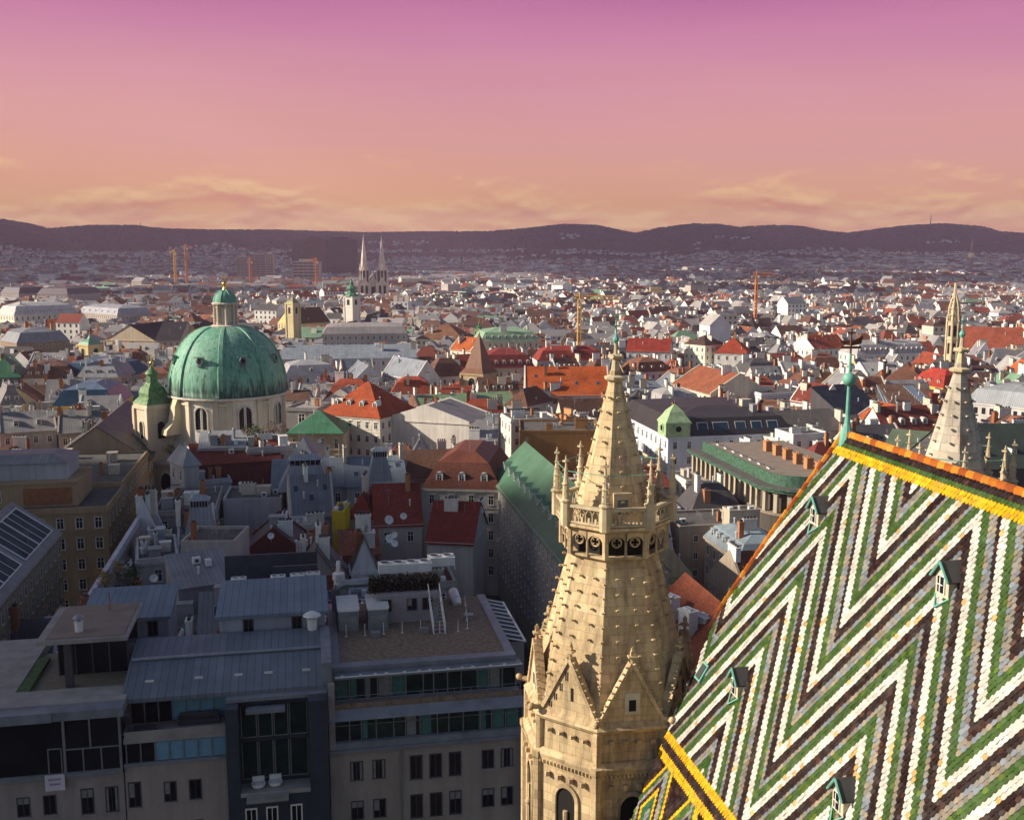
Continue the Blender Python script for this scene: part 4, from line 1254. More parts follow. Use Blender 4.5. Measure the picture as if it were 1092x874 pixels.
        mb.box(0.7, 1.5, -1.3, 1.3, 1.25, 1.42, 2); mb.box(0.8, 1.3, -0.75, 0.75, -0.85, -0.65, 2)
        mb.build('oculus', ['patina_copper', 'dark_void', 'lead'], dome)
    # lantern
    zl = zc + HD
    mb = MB()
    mb.ring([(3.6, zl - 0.6), (3.7, zl + 0.3), (3.0, zl + 0.5), (2.2, zl + 0.5), (2.2, zl + 5.6)], 16, 0)
    mb.ring([(3.2, zl + 5.5), (3.35, zl + 5.8), (2.9, zl + 6.1)], 16, 0)
    lan = mb.build('lantern', 'plaster', root, color=(0.72, 0.60, 0.50))
    for k in range(8):
        a = R(45 * k + 10)
        mb = MB(); mb.M = Matrix.Rotation(a, 4, 'Z') @ Matrix.Translation((2.1, 0, 0))
        arch_win(mb, 0.52, zl + 1.2, zl + 4.3, 0, 1, 0.2); mb.build('window', ['pale_stone', 'dark_void'], lan)
        mb = MB(); mb.M = Matrix.Rotation(a + R(22.5), 4, 'Z')
        mb.ring([(0.33, zl + 0.4), (0.28, zl + 5.2), (0.42, zl + 5.5)], 8, 0, 0, 2.65, 0); mb.build('column', 'plaster', lan, color=(0.66, 0.54, 0.44))
    mb = MB()
    hp = [(3.0, zl + 6.0)] + [(2.95 * math.cos(q), zl + 6.1 + 3.1 * math.sin(q)) for q in [math.pi / 2 * i / 8 * 0.93 for i in range(9)]]
    mb.ring(hp, 32, 0, smooth=True)
    cap = mb.build('lantern_cap', 'patina_copper', root)
    mb = MB()
    for k in range(8):
        a = R(45 * k + 10)
        for j in range(1, len(hp) - 1): mb.tube((hp[j][0] * math.cos(a), hp[j][0] * math.sin(a), hp[j][1]), (hp[j + 1][0] * math.cos(a), hp[j + 1][0] * math.sin(a), hp[j + 1][1]), 0.14, 5)
    mb.build('rib', 'patina_copper', cap)
    z2 = zl + 9.1
    mb = MB(); mb.ring([(0.7, z2 - .2), (0.35, z2 + .5), (0.3, z2 + 1.0)], 8, 0); mb.ball((0, 0, z2 + 1.5), 0.62, 0, 10)
    mb.tube((0, 0, z2 + 1.9), (0, 0, z2 + 4.0), 0.13, 5); mb.box(-0.65, 0.65, -0.1, 0.1, z2 + 3.0, z2 + 3.22)
    mb.build('finial', 'gold', cap)
    # scroll buttress on the front left, great oval window below
    mb = MB()
    a0 = math.atan2(-1, -0.62)
    mb.M = Matrix.Rotation(a0, 4, 'Z')
    sc = [(RD - 1.2, zc - 0.6), (RD + 0.2, zc - 0.7), (RD + 0.9, zc - 2.3), (RD + 1.0, zc - 4.0), (RD + 1.5, zc - 6.2), (RD + 3.2, zc - 8.0), (RD + 3.4, zc - 9.2), (RD - 1.2, zc - 9.2)]
    for y in (-1.3, 1.3): mb.poly([(r, y, z) for r, z in (sc if y < 0 else sc[::-1])])
    for j in range(len(sc)):
        (r0, z0), (r1, z1) = sc[j], sc[(j + 1) % len(sc)]
        mb.quad((r0, 1.3, z0), (r1, 1.3, z1), (r1, -1.3, z1), (r0, -1.3, z0))
    mb.build('scroll_buttress', 'plaster', root, color=(0.72, 0.60, 0.40))
    mb = MB()
    for (x, w) in ((-9, 1.5), (9, 1.5), (0, 1.7)):
        mb.M = Matrix.Translation((x, -15.5, 16.5)) @ Matrix.Rotation(R(-90), 4, 'Z')
        for (k, mi, e) in ((1.28, 0, 0.12), (1.0, 1, 0.16)):
            mb.poly([(e, w * k * math.cos(b), 2.6 * k * math.sin(b)) for b in [2 * math.pi * i / 20 for i in range(20)]], mi)
    mb.build('oval_window', ['pale_stone', 'glass'], root)
    # two west towers, turned a little
    def turret(x, y):
        zt = 35.5
        mb = MB(); mb.M = Matrix.Translation((x, y, 0)) @ Matrix.Rotation(R(-30), 4, 'Z')
        mb.box(-3.3, 3.3, -3.3, 3.3, 0, zt - 1.2)
        mb.box(-3.75, 3.75, -3.75, 3.75, zt - 1.2, zt - 0.6); mb.box(-3.5, 3.5, -3.5, 3.5, zt - 0.6, zt)
        for sx in (-1, 1):
            for sy in (-1, 1): mb.box(sx * 3.3 - 0.5, sx * 3.3 + 0.5, sy * 3.3 - 0.5, sy * 3.3 + 0.5, 0, zt - 1.25)
        tw = mb.build('bell_tower', 'plaster', root, color=(0.72, 0.60, 0.44))
        for k in range(4):
            f = MB(); f.M = Matrix.Translation((x, y, 0)) @ Matrix.Rotation(R(-30 + 90 * k), 4, 'Z') @ Matrix.Translation((3.3, 0, 0))
            arch_win(f, 0.95, zt - 8.5, zt - 5.2, 0, 1, 0.2); f.build('belfry_window', ['pale_stone', 'dark_void'], tw)
        mb = MB(); M_ = Matrix.Translation((x, y, 0)) @ Matrix.Rotation(R(-30), 4, 'Z'); mb.M = M_
        mb.ring([(5.1, zt), (4.4, zt + 0.8), (3.4, zt + 1.6), (3.5, zt + 2.6), (2.9, zt + 3.9), (1.9, zt + 4.6), (1.55, zt + 5.2)], 4, 0, R(45))
        mb.ring([(1.4, zt + 5.2), (1.3, zt + 7.2)], 8, 0); mb.ring([(1.75, zt + 7.2), (1.3, zt + 7.9), (0.7, zt + 8.3), (0.15, zt + 9.3)], 8, 0, smooth=True)
        rf = mb.build('tower_roof', 'tower_copper', tw)
        mb = MB(); mb.M = M_; mb.ball((0, 0, zt + 9.9), 0.55, 0, 8); mb.tube((0, 0, zt + 9.3), (0, 0, zt + 12.0), 0.13, 5); mb.box(-0.5, 0.5, -0.1, 0.1, zt + 11.2, zt + 11.4)
        mb.build('tower_finial', 'gold', tw)
    T_ = atY(163, 420, 259); c, s = math.cos(R(14)), math.sin(R(14))
    dx, dy = T_.x - X, T_.y - Y
    turret(dx * c - dy * s, dx * s + dy * c)
    return root
mk_plain('tower_copper', (0.13, 0.23, 0.095), 0.6, (1.2, 0.4, 1.45))
domed_church()

def gothic_spire(mb, x, y, b, h1, h2, rot=0):
    """open gothic west tower: square stage, octagon with pinnacles, tall spire"""
    M0 = mb.M
    mb.M = Matrix.Translation((x, y, 0)) @ Matrix.Rotation(rot, 4, 'Z')
    mb.box(-b, b, -b, b, 0, h1 * 0.62)
    for sx in (-1, 1):
        for sy in (-1, 1):
            mb.box(sx * b - 1.1, sx * b + 1.1, sy * b - 1.1, sy * b + 1.1, 0, h1 * 0.66)
            mb.ring([(1.2, h1 * 0.66), (0.1, h1 * 0.92)], 4, 0, R(45), sx * b, sy * b)
    for k in range(4):
        q = R(90 * k); M1 = mb.M
        mb.M = M1 @ Matrix.Rotation(q, 4, 'Z')
        for yy in (-b * 0.42, b * 0.42):
            mb.box(b - 0.2, b + 0.05, yy - b * 0.22, yy + b * 0.22, h1 * 0.42, h1 * 0.60, 1)
        mb.poly([(b + 0.3, -b, h1 * 0.62), (b + 0.3, b, h1 * 0.62), (b + 0.3, 0, h1 * 0.80)])
        mb.M = M1
    mb.ring([(b * 0.92, h1 * 0.62), (b * 0.80, h1)], 8, 0, R(22.5))
    for k in range(8):
        M1 = mb.M; mb.M = M1 @ Matrix.Rotation(R(45 * k), 4, 'Z')
        mb.box(b * 0.75, b * 0.86, -b * 0.16, b * 0.16, h1 * 0.68, h1 * 0.94, 1)
        mb.ring([(0.5, h1 * 0.95), (0.05, h1 * 1.10)], 4, 0, 0, b * 0.8, 0)
        mb.M = M1
    mb.ring([(b * 0.74, h1), (b * 0.40, h1 + (h2 - h1) * 0.5), (0.25, h2)], 8, 0, R(22.5))
    n_ = 9
    for k in range(8):
        for i in range(n_):
            f = (i + 0.5) / n_; z = h1 + (h2 - h1) * f
            r = b * 0.74 + (b * 0.40 - b * 0.74) * f * 2 if f < 0.5 else b * 0.40 * (1 - (f - 0.5) * 2) + 0.25
            a = R(22.5 + 45 * k); q = 0.45
            mb.bx((r * math.cos(a), r * math.sin(a), z), (q, q, q))
    mb.bx((0, 0, h2 + 0.3), (1.2, 1.2, 0.4)); mb.tube((0, 0, h2), (0, 0, h2 + 2.2), 0.15, 5)
    mb.M = M0
mk_plain('grey_stone', (0.74, 0.60, 0.52), 0.9, (0.12, 0.75, 1.1))
mk_plain('gold_stone', (0.64, 0.52, 0.34), 0.9, (0.5, 0.75, 1.1))
def twin_church():
    Y = 1320; P = atY(398, 300, Y)
    root = thing('twin_spired_church', 'pale gothic church with two tall slender twin spires', 'church', (P.x, Y, 0), R(8))
    claim((P.x, Y + 35), R(8), 46, 90)
    zt = atY(388, 250, Y).z
    dx = (atY(407.5, 280, Y).x - atY(388.5, 280, Y).x) / 2
    for s in (-1, 1):
        mb = MB(); gothic_spire(mb, s * dx, 0, 6.6, 54, zt - 2 if s < 0 else zt - 4)
        mb.build('spire_tower', ['grey_stone', 'dark_void'], root)
    mb = MB(); mb.box(-dx + 6, dx - 6, -3, 60, 0, 34); mb.box(-13, 13, 6, 70, 0, 30)
    mb.poly([(-dx + 5, -2.6, 34), (dx - 5, -2.6, 34), (0, -2.6, 46)])
    mb.box(-2.5, 2.5, -3.2, -2.9, 22, 31, 1)
    mb.build('nave', ['grey_stone', 'dark_void'], root)
    mb = MB(); mb.add([(-14, 6, 30), (14, 6, 30), (0, 6, 46), (-14, 72, 30), (14, 72, 30), (0, 72, 46)], [(0, 1, 2), (0, 2, 5, 3), (1, 4, 5, 2), (3, 5, 4)])
    mb.build('nave_roof', 'seam_metal', root, color=(0.25, 0.22, 0.22))
twin_church()
def yellow_spire():
    Y = 470; P = atY(1017, 340, Y)
    root = thing('church_tower', 'slender golden stone tower with a pierced stone crown, beside the steep red church roof', 'church tower', (P.x, Y, 0), R(14))
    claim((P.x, Y), R(14), 9, 9)
    zt = atY(1017, 302, Y).z; z1 = atY(1017, 342, Y).z
    b = 2.9
    mb = MB()
    mb.ring([(b, 0), (b, z1)], 7, 0, R(20))
    mb.ring([(b + .4, z1 - 8.3), (b + .4, z1 - 7.8)], 7, 0, R(20)); mb.ring([(b + .35, z1 - .4), (b + .35, z1)], 7, 0, R(20))
    for k in range(7):
        a = R(20 + 360 / 7 * (k + .5)); M_ = Matrix.Rotation(a, 4, 'Z'); mb.M = M_
        for z in (z1 - 6.8, z1 - 14.5, z1 - 22): mb.box(b * 0.9 - 0.15, b * 0.9 + 0.06, -0.55, 0.55, z, z + 4.8, 1)
        mb.M = Matrix.Rotation(R(20 + 360 / 7 * k), 4, 'Z')
        mb.box(b - 0.25, b + 0.3, -0.3, 0.3, 0, z1 - 0.5); mb.ring([(0.42, z1), (0.05, z1 + 3.0)], 4, 0, 0, b, 0)
        mb.M = None
    tw = mb.build('tower_shaft', ['gold_stone', 'dark_void'], root)
    mb = MB()
    H_ = zt - z1
    crown = [(b * 0.80, 0), (b * 0.86, H_ * 0.16), (b * 0.80, H_ * 0.34), (b * 0.58, H_ * 0.5), (b * 0.32, H_ * 0.62), (0.35, H_ * 0.75), (0.2, H_)]
    for k in range(7):
        a = R(20 + 360 / 7 * k)
        for j in range(len(crown) - 1):
            (r0, za), (r1, zb_) = crown[j], crown[j + 1]
            mb.tube((r0 * math.cos(a), r0 * math.sin(a), z1 + za), (r1 * math.cos(a), r1 * math.sin(a), z1 + zb_), 0.36, 5)
        for j in range(1, 5):
            a2 = R(20 + 360 / 7 * (k + 1)); (r0, za) = crown[j]
            mb.tube((r0 * math.cos(a), r0 * math.sin(a), z1 + za), (r0 * math.cos(a2), r0 * math.sin(a2), z1 + za), 0.25, 4)
    mb.ring([(b * 0.62, z1), (b * 0.62, z1 + H_ * 0.34), (0.3, z1 + H_ * 0.7), (0.18, zt)], 7, 0, R(20))
    mb.bx((0, 0, z1 + H_ * 0.80), (0.9, 0.9, 0.3)); mb.bx((0, 0, zt), (0.5, 0.5, 0.4))
    mb.build('stone_crown', 'gold_stone', root)
yellow_spire()
def church_tower(px, ytop, yroof, Y, w, label, wall, roofc, kind, rz=R(-32)):
    """plastered tower: square shaft, cornice, onion or pyramid top with finial"""
    P = atY(px, yroof, Y); zr = P.z; zt = atY(px, ytop, Y).z
    root = thing('church_tower', label, 'church tower', (P.x, Y, 0), rz)
    claim((P.x, Y), rz, w + 1, w + 1)
    b = w / 2
    mb = MB(); mb.box(-b, b, -b, b, 0, zr)
    mb.box(-b - .35, b + .35, -b - .35, b + .35, zr - 0.7, zr + 0.01); mb.box(-b - .25, b + .25, -b - .25, b + .25, zr - 8.0, zr - 7.5)
    for s in (-1, 1):
        for t in (-1, 1): mb.box(s * b - .45, s * b + .45, t * b - .45, t * b + .45, 0, zr - .75)
    sh = mb.build('tower_shaft', 'plaster', root, color=wall)
    for k in range(4):
        f = MB(); f.M = Matrix.Rotation(R(90 * k), 4, 'Z') @ Matrix.Translation((b, 0, 0))
        arch_win(f, b * 0.3, zr - 6.3, zr - 3.2, 0, 1, 0.15); f.build('belfry_window', ['pale_stone', 'dark_void'], sh)
    H_ = zt - zr
    mb = MB()
    if kind == 'onion':
        mb.ring([(b * 1.35, zr), (b * 1.15, zr + H_ * .1), (b * .75, zr + H_ * .2), (b * .72, zr + H_ * .34), (b * .95, zr + H_ * .38), (b * .98, zr + H_ * .44), (b * .7, zr + H_ * .54), (b * .36, zr + H_ * .6), (b * .34, zr + H_ * .7), (b * .4, zr + H_ * .73), (b * .2, zr + H_ * .82), (.12, zr + H_)], 8, 0, R(22.5), smooth=False)
    elif kind == 'pyramid':
        mb.ring([(b * 1.5, zr), (b * 1.1, zr + H_ * .12), (0.15, zr + H_)], 4, 0, R(45))
    else:
        mb.ring([(b * 1.35, zr), (b * 1.1, zr + H_ * .3), (b * .5, zr + H_ * .55), (b * .3, zr + H_ * .62), (.1, zr + H_)], 4, 0, R(45))
    tr = mb.build('tower_roof', 'seam_metal' if kind != 'tile' else 'roof_tiles', root, color=roofc)
    mb = MB(); mb.ball((0, 0, zt), 0.35, 0, 8); mb.tube((0, 0, zt - .3), (0, 0, zt + 2.2), 0.1, 5); mb.box(-.4, .4, -.08, .08, zt + 1.4, zt + 1.58)
    mb.build('finial', 'gold', tr)
    return root
church_tower(375, 296, 316, 800, 8.0, 'white church tower under a small green onion cap, before the twin spires', (0.80, 0.74, 0.66), (0.10, 0.27, 0.16), 'onion')
church_tower(312, 316, 323, 640, 5.8, 'yellow plastered church tower with a low cap beside a long brown roof', (0.66, 0.55, 0.32), (0.30, 0.30, 0.14), 'low')
church_tower(511, 355, 397, 420, 10.5, 'old stone tower under a very steep brown pyramid roof', (0.46, 0.34, 0.20), (0.20, 0.09, 0.05), 'pyramid')
church_tower(511, 344, 352, 640, 4.0, 'slim dark green spire turret in front of the green roofed palace', (0.25, 0.35, 0.2), (0.06, 0.22, 0.11), 'onion')
church_tower(96, 357, 367, 560, 9.0, 'small yellow turret with a pale green tent roof amid grey roofs', (0.76, 0.56, 0.28), (0.18, 0.36, 0.24), 'low')
church_tower(1049, 352, 362, 905, 9.0, 'stubby cream bell tower with a gold ball behind the steep red church roof', (0.7, 0.6, 0.45), (0.25, 0.2, 0.16), 'low')
church_tower(713, 281, 290, 2600, 16, 'distant purple-grey twin towered church seen over the middle of the city', (0.40, 0.30, 0.30), (0.22, 0.16, 0.18), 'pyramid')

# far slabs and towers, cranes
def slab(px0, px1, ytop, Y, dep, label, wall, glass, cat='tower block', floors=20):
    A_, B_ = atY(px0, ytop, Y), atY(px1, ytop, Y)
    w = B_.x - A_.x; zt = A_.z
    root = thing('tower_block', label, cat, ((A_.x + B_.x) / 2, Y, 0), 0)
    claim(((A_.x + B_.x) / 2, Y + dep / 2), 0, w, dep)
    mb = MB(); mb.box(-w / 2, w / 2, 0, dep, 0, zt)
    mb.box(-w * 0.3, w * 0.25, dep * .3, dep * .7, zt, zt + 5)
    wl = mb.build('wall', 'plaster', root, color=wall)
    mb = MB(); fh = zt / floors
    for k in range(int(floors * 0.35), floors):
        mb.box(-w / 2 + 1, w / 2 - 1, -0.3, 0.1, k * fh + fh * .3, k * fh + fh * .8)
    mb.build('window_bands', glass, root)
    mb = MB(); n_ = max(3, int(w / 9))
    for i in range(n_ + 1): mb.box(-w / 2 + w * i / n_ - .4, -w / 2 + w * i / n_ + .4, -0.6, 0.05, 0, zt + 0.6)
    mb.build('fins', 'plaster', root, color=wall)
slab(311, 325, 257, 2620, 40, 'tall brownish hospital slab, left end of the cluster by the twin spires', (0.18, 0.09, 0.085), 'dark_metal')
slab(326, 344, 254.5, 2560, 40, 'tall reddish hospital slab, middle of the cluster left of the twin spires', (0.15, 0.06, 0.055), 'dark_metal')
slab(345, 378, 255, 2680, 50, 'broad dark hospital slab just left of the twin spires', (0.04, 0.03, 0.036), 'dark_metal')
slab(252, 264, 274, 2300, 25, 'narrow grey tower block left of the hospital slabs', (0.34, 0.26, 0.27), 'frame_dark', floors=14)
slab(266, 283, 272, 2380, 25, 'paler wide tower block left of the hospital slabs', (0.42, 0.33, 0.33), 'frame_dark', floors=14)
slab(283, 291, 271, 2340, 18, 'slim beige tower block beside the hospital slabs', (0.5, 0.38, 0.32), 'frame_dark', floors=14)
slab(312, 340, 279, 2100, 30, 'low grey hospital wing in front of the tall slabs', (0.40, 0.34, 0.34), 'frame_dark', floors=9)
slab(1004, 1067, 312, 1500, 30, 'long white office slab with rows of small windows near the golden tower', (0.62, 0.60, 0.66), 'frame_dark', floors=11)
slab(690, 713, 311, 1350, 30, 'yellowish office block with a tall attic, behind the stone tower', (0.45, 0.36, 0.22), 'frame_dark', floors=9)
slab(655, 668, 318, 1240, 16, 'grey concrete stair tower block behind the yellow crane', (0.30, 0.27, 0.29), 'frame_dark', floors=8)
slab(988, 997, 316, 1420, 20, 'round-topped brown block left of the white office slab', (0.3, 0.16, 0.13), 'frame_dark', floors=9)
slab(945, 953, 316, 1420, 20, 'orange-brown block with flat top in the far right suburbs', (0.48, 0.25, 0.15), 'frame_dark', floors=9)
slab(918, 928, 315, 1470, 20, 'dark red block standing among far right roofs', (0.28, 0.12, 0.11), 'frame_dark', floors=9)
def crane(px, ymast, ybase, Y, jl, jr, col, label):
    P = atY(px, ymast, Y); zt = P.z
    s = Y / F
    root = thing('tower_crane', label, 'crane', (P.x, Y, 0), 0)
    m_ = MB(); b = max(0.8, 0.85 * s)
    for sx in (-1, 1):
        for sy in (-1, 1): m_.tube((sx * b, sy * b, 0), (sx * b, sy * b, zt), b * 0.38, 4)
    n_ = int(zt / (3 * b)); 
    for i in range(n_):
        z0, z1 = zt * i / n_, zt * (i + 1) / n_
        for sy in (-1, 1):
            m_.tube((-b, sy * b, z0), (b, sy * b, z1), b * 0.25, 4); m_.tube((sy * b, b, z0), (sy * b, -b, z1), b * 0.25, 4)
    m_.build('mast', 'painted', root, color=col)
    j = MB(); x0, x1 = -jl * s, jr * s; h = 2.2 * b
    for z in (0, h): j.tube((x0 if z == 0 else x0 * .9, 0, zt + z), (x1 if z == 0 else x1 * .9, 0, zt + z), b * 0.36, 4)
    n2 = max(6, int((x1 - x0) / (2.5 * b)))
    for i in range(n2):
        xa = x0 + (x1 - x0) * i / n2; xb = x0 + (x1 - x0) * (i + 1) / n2
        j.tube((xa, 0, zt + (h * .9 if i % 2 else 0)), (xb, 0, zt + (0 if i % 2 else h * .9)), b * 0.25, 4)
    j.tube((0, 0, zt), (0, 0, zt + h * 2.2), b * 0.5, 4)
    j.tube((0, 0, zt + h * 2.2), (x1 * .7, 0, zt + h), b * 0.15, 4); j.tube((0, 0, zt + h * 2.2), (x0 * .7, 0, zt + h), b * 0.15, 4)
    j.build('jib', 'painted', root, color=col)
    c = MB(); xs = x0 if jl < jr else x1
    c.bx((xs * .88, 0, zt - b), (3 * b, 2 * b, 2.6 * b)); c.build('counterweight', 'concrete', root)
    c = MB(); c.bx((b * 1.8, -b, zt - b), (1.8 * b, 1.8 * b, 2.2 * b)); c.build('cab', 'frame_white', root)
YEL, ORG = (0.75, 0.40, 0.05), (0.62, 0.20, 0.05)
crane(186, 270, 292, 1900, 5, 2, YEL, 'yellow tower crane, leftmost of the pair far left under the hills')
crane(198, 264.5, 292, 1900, 2, 8, ORG, 'orange tower crane, right of the pair far left under the hills')
crane(337, 279, 300, 1750, 10, 3, ORG, 'orange tower crane in front of the hospital slabs')
crane(267, 279, 300, 1800, 3, 4, (0.55, 0.14, 0.06), 'red-orange tower crane beside the narrow tower blocks')
crane(807, 294, 325, 820, 4, 21, ORG, 'orange tower crane over the right middle of the city')
crane(618, 319, 340, 600, 6, 44, YEL, 'yellow tower crane with a long level jib left of the stone spire')
def chimney_tower():
    Y = 2900; P = atY(1036.5, 262, Y); zt = P.z
    root = thing('incinerator_tower', 'tall slim chimney tower with a bulbous golden collar far right', 'chimney tower', (P.x, Y, 0))
    m_ = MB(); m_.ring([(6, 0), (4.2, zt)], 12, 0); m_.build('shaft', 'plaster', root, color=(0.25, 0.17, 0.2))
    zb = atY(1036.5, 272.5, Y).z
    m_ = MB(); m_.ring([(4, zb - 8), (9, zb - 4), (9.5, zb), (8, zb + 4), (4, zb + 8)], 12, 0, smooth=True); m_.build('collar', 'gold_stone', root)
    m_ = MB(); m_.ring([(2, zt), (1, zt + 16)], 8, 0); m_.build('flue', 'grey_metal', root)
chimney_tower()
def mast(px, ytop, label, r=7500):
    d = ray(px, 245); az = math.atan2(d.x, d.y); x, y = r * math.sin(az), r * math.cos(az)
    z0 = hill_z(x, y); zt = atY(px, ytop, y).z
    m_ = MB(); m_.ring([(5, -6), (2.0, (zt - z0) * .6), (0.8, zt - z0)], 6, 0); m_.ring([(5, (zt - z0) * .55), (6, (zt - z0) * .6), (2, (zt - z0) * .64)], 8, 0)
    tag(m_.build('radio_mast', 'grey_metal', None, (x, y, z0)), label, 'radio mast')
mast(992, 229, 'thin radio mast on the hilltop at far right')
mast(150, 237, 'short radio mast on the hill ridge at far left')
# ------------------------------------------------------------------ houses read off the photograph
RED, ORANGE, BROWN, DKBROWN, GREY, DKGREY, BLUEGREY, GREEN, PALEGREEN, DKRED = (0.34, 0.065, 0.03), (0.55, 0.13, 0.03), (0.20, 0.10, 0.065), (0.10, 0.06, 0.05), (0.24, 0.23, 0.23), (0.085, 0.08, 0.085), (0.17, 0.20, 0.24), (0.10, 0.24, 0.13), (0.30, 0.44, 0.30), (0.22, 0.045, 0.03)
WHITE, CREAM, BEIGE, GREYW, BLUEW, YELLOW, OCHRE, TAN = (0.80, 0.77, 0.72), (0.74, 0.66, 0.52), (0.58, 0.49, 0.38), (0.52, 0.50, 0.48), (0.62, 0.66, 0.76), (0.78, 0.56, 0.16), (0.42, 0.22, 0.07), (0.50, 0.38, 0.26)
SM = 'seam_metal'
def mk_striped():
    m, N, L, b = new_mat('striped_glass')
    uv = N.new('ShaderNodeUVMap').outputs[0]; sp = N.new('ShaderNodeSeparateXYZ'); L.new(uv, sp.inputs[0])
    u = mth(N, L, 'FRACT', mth(N, L, 'DIVIDE', sp.outputs[0], 0.9))
    L.new(mixrgb(N, L, mth(N, L, 'LESS_THAN', u, 0.35), (0.08, 0.16, 0.26), (0.62, 0.62, 0.62)), b.inputs['Base Color']); b.inputs['Roughness'].default_value = 0.15
mk_striped()
# --- left, along the dark street
hpx(342, 441, 405, 446, 25, 20, 'white corner house under an orange red mansard roof with white arched dormers', roof='hip', rh=9.0, wall=(0.82, 0.76, 0.66), rc=(0.50, 0.095, 0.03), floors=4, fh=4.0, dorm=4, dk='arch', dorm_side=True, chim=2, seed=2, bay=2.7, drc=(0.6, 0.56, 0.5))
hpx(411, 446, 500, 451, 24, 18, 'plain windowless white gable wall of a wide house', roof='gable', ax='y', rh=4.2, wall=(0.80, 0.74, 0.66), rc=GREY, rm=SM, floors=0, chim=1, seed=3)
hpx(306, 462, 366, 462, 22, 16, 'columned cream pavilion under a green copper hip roof beside the church', roof='hip', rh=5.5, wall=(0.60, 0.48, 0.30), rc=(0.07, 0.20, 0.115), rm=SM, floors=2, fh=5, chim=0, seed=4, wscale=(0.8, 1.6), bay=3.6)
hpx(447, 436, 552, 431, 22, 16, 'long low house with a pale green ridged metal roof', roof='gable', rh=3.4, wall=BROWN, rc=(0.20, 0.30, 0.17), rm=SM, floors=1, chim=3, seed=5)
hpx(450, 520, 534, 522, 23, 26, 'courtyard house with dark red roof and white arched dormers in two rows', roof='mansard', rh=7, wall=(0.55, 0.49, 0.40), rc=(0.17, 0.055, 0.035), floors=5, fh=3.8, dorm=3, dk='arch', chim=2, seed=6, bay=3.4, drc=(0.5, 0.45, 0.4))
hpx(290, 521, 370, 518, 24, 20, 'grey metal roofed house with a raised lantern attic', roof='gable', rh=4.2, wall=GREYW, rc=BLUEGREY, rm=SM, floors=2, chim=2, sky=0, seed=7, clutter=0, fire=False)
hpx(370, 519, 434, 516, 24, 18, 'grey zinc roof with a grid of skylights in its slope', roof='gable', rh=4.5, wall=GREYW, rc=BLUEGREY, rm=SM, floors=1, chim=3, sky=4, seed=8, fire=False)
hpx(371, 552, 398, 552, 23.5, 12, 'small house with a red hip roof next to a tall yellow shaft', roof='hip', rh=4, wall=(0.5, 0.45, 0.42), rc=(0.30, 0.05, 0.03), floors=2, chim=1, seed=9, corn=False)
hpx(400, 560, 450, 558, 23, 15, 'red roofed house carrying white satellite dishes', roof='gable', rh=6.0, wall=(0.55, 0.5, 0.46), rc=(0.26, 0.045, 0.028), floors=1, chim=2, seed=10, fire=False)
hpx(455, 577, 504, 579, 22.5, 14, 'pale house with a plain dark red tiled roof by the street', roof='gable', rh=5.6, wall=(0.50, 0.47, 0.45), rc=(0.24, 0.035, 0.025), floors=0, chim=2, seed=11, fire=False)
hpx(354, 548, 367, 548, 26, 7, 'tall bright yellow shaft between red roofs', roof='flat', rh=.5, wall=(0.62, 0.42, 0.03), rc=(0.2, 0.19, 0.18), rm='bitumen', floors=0, chim=0, seed=12, corn=False)
hpx(362, 592, 405, 590, 21, 9, 'low brick-red annex with a shallow roof below the yellow shaft', roof='mono', rh=2.2, wall=(0.28, 0.11, 0.06), rc=(0.3, 0.09, 0.05), floors=1, chim=1, seed=13, corn=False)
hpx(238, 535, 300, 533, 24, 12, 'blank lilac-grey fire wall house with a flat top', roof='flat', rh=1, wall=(0.46, 0.42, 0.45), rc=(0.16, 0.15, 0.15), rm='bitumen', floors=0, chim=1, seed=14, clutter=2, corn=False)
hpx(193, 580, 250, 580, 28, 9, 'big blank pale grey box wall above dark sloping roofs', roof='flat', rh=1, wall=(0.46, 0.41, 0.38), rc=(0.2, 0.19, 0.18), rm='bitumen', floors=0, chim=1, seed=15, corn=False)
hpx(190, 627, 252, 618, 26, 9, 'grey lead-clad slope under the blank pale box wall', roof='mono', rh=2.5, wall=(0.28, 0.27, 0.30), rc=(0.24, 0.24, 0.26), rm=SM, floors=0, chim=0, seed=16, corn=False)
hpx(146, 600, 190, 596, 24, 14, 'white walled roof terrace with planter boxes at the street corner', roof='flat', rh=1, wall=(0.56, 0.53, 0.52), rc=(0.10, 0.09, 0.09), rm='bitumen', floors=1, chim=3, seed=17, clutter=4, chcol=(0.7, 0.68, 0.68))
hpx(164, 548, 230, 545, 24, 20, 'dark flat roof crowded with vents and dark railings', roof='flat', rh=1, wall=(0.36, 0.33, 0.32), rc=(0.08, 0.075, 0.075), rm='bitumen', floors=1, chim=4, seed=18, clutter=7)
hpx(205, 515, 246, 512, 24, 12, 'white stepped roof house with a teal glazed hut', roof='flat', rh=1, wall=(0.55, 0.55, 0.57), rc=(0.14, 0.14, 0.15), rm='bitumen', floors=1, chim=2, seed=19, clutter=4)
hpx(262, 590, 322, 588, 22, 12, 'low dark red gabled attic wedged between grey roofs', roof='gable', ax='y', rh=4, wall=(0.16, 0.05, 0.04), rc=(0.09, 0.085, 0.09), rm=SM, floors=0, chim=2, seed=20, clutter=1, corn=False)
hpx(205, 496, 300, 490, 27, 10, 'long dark red sloping roof just below the church drum', roof='mono', rh=3, wall=(0.2, 0.06, 0.05), rc=(0.22, 0.05, 0.035), floors=0, chim=1, seed=21, corn=False)
hpx(430, 500, 452, 500, 24, 20, 'pale house end with bluish lead roof behind red roofs', roof='gable', ax='y', rh=4, wall=(0.55, 0.49, 0.40), rc=BLUEGREY, rm=SM, floors=1, chim=1, seed=22)
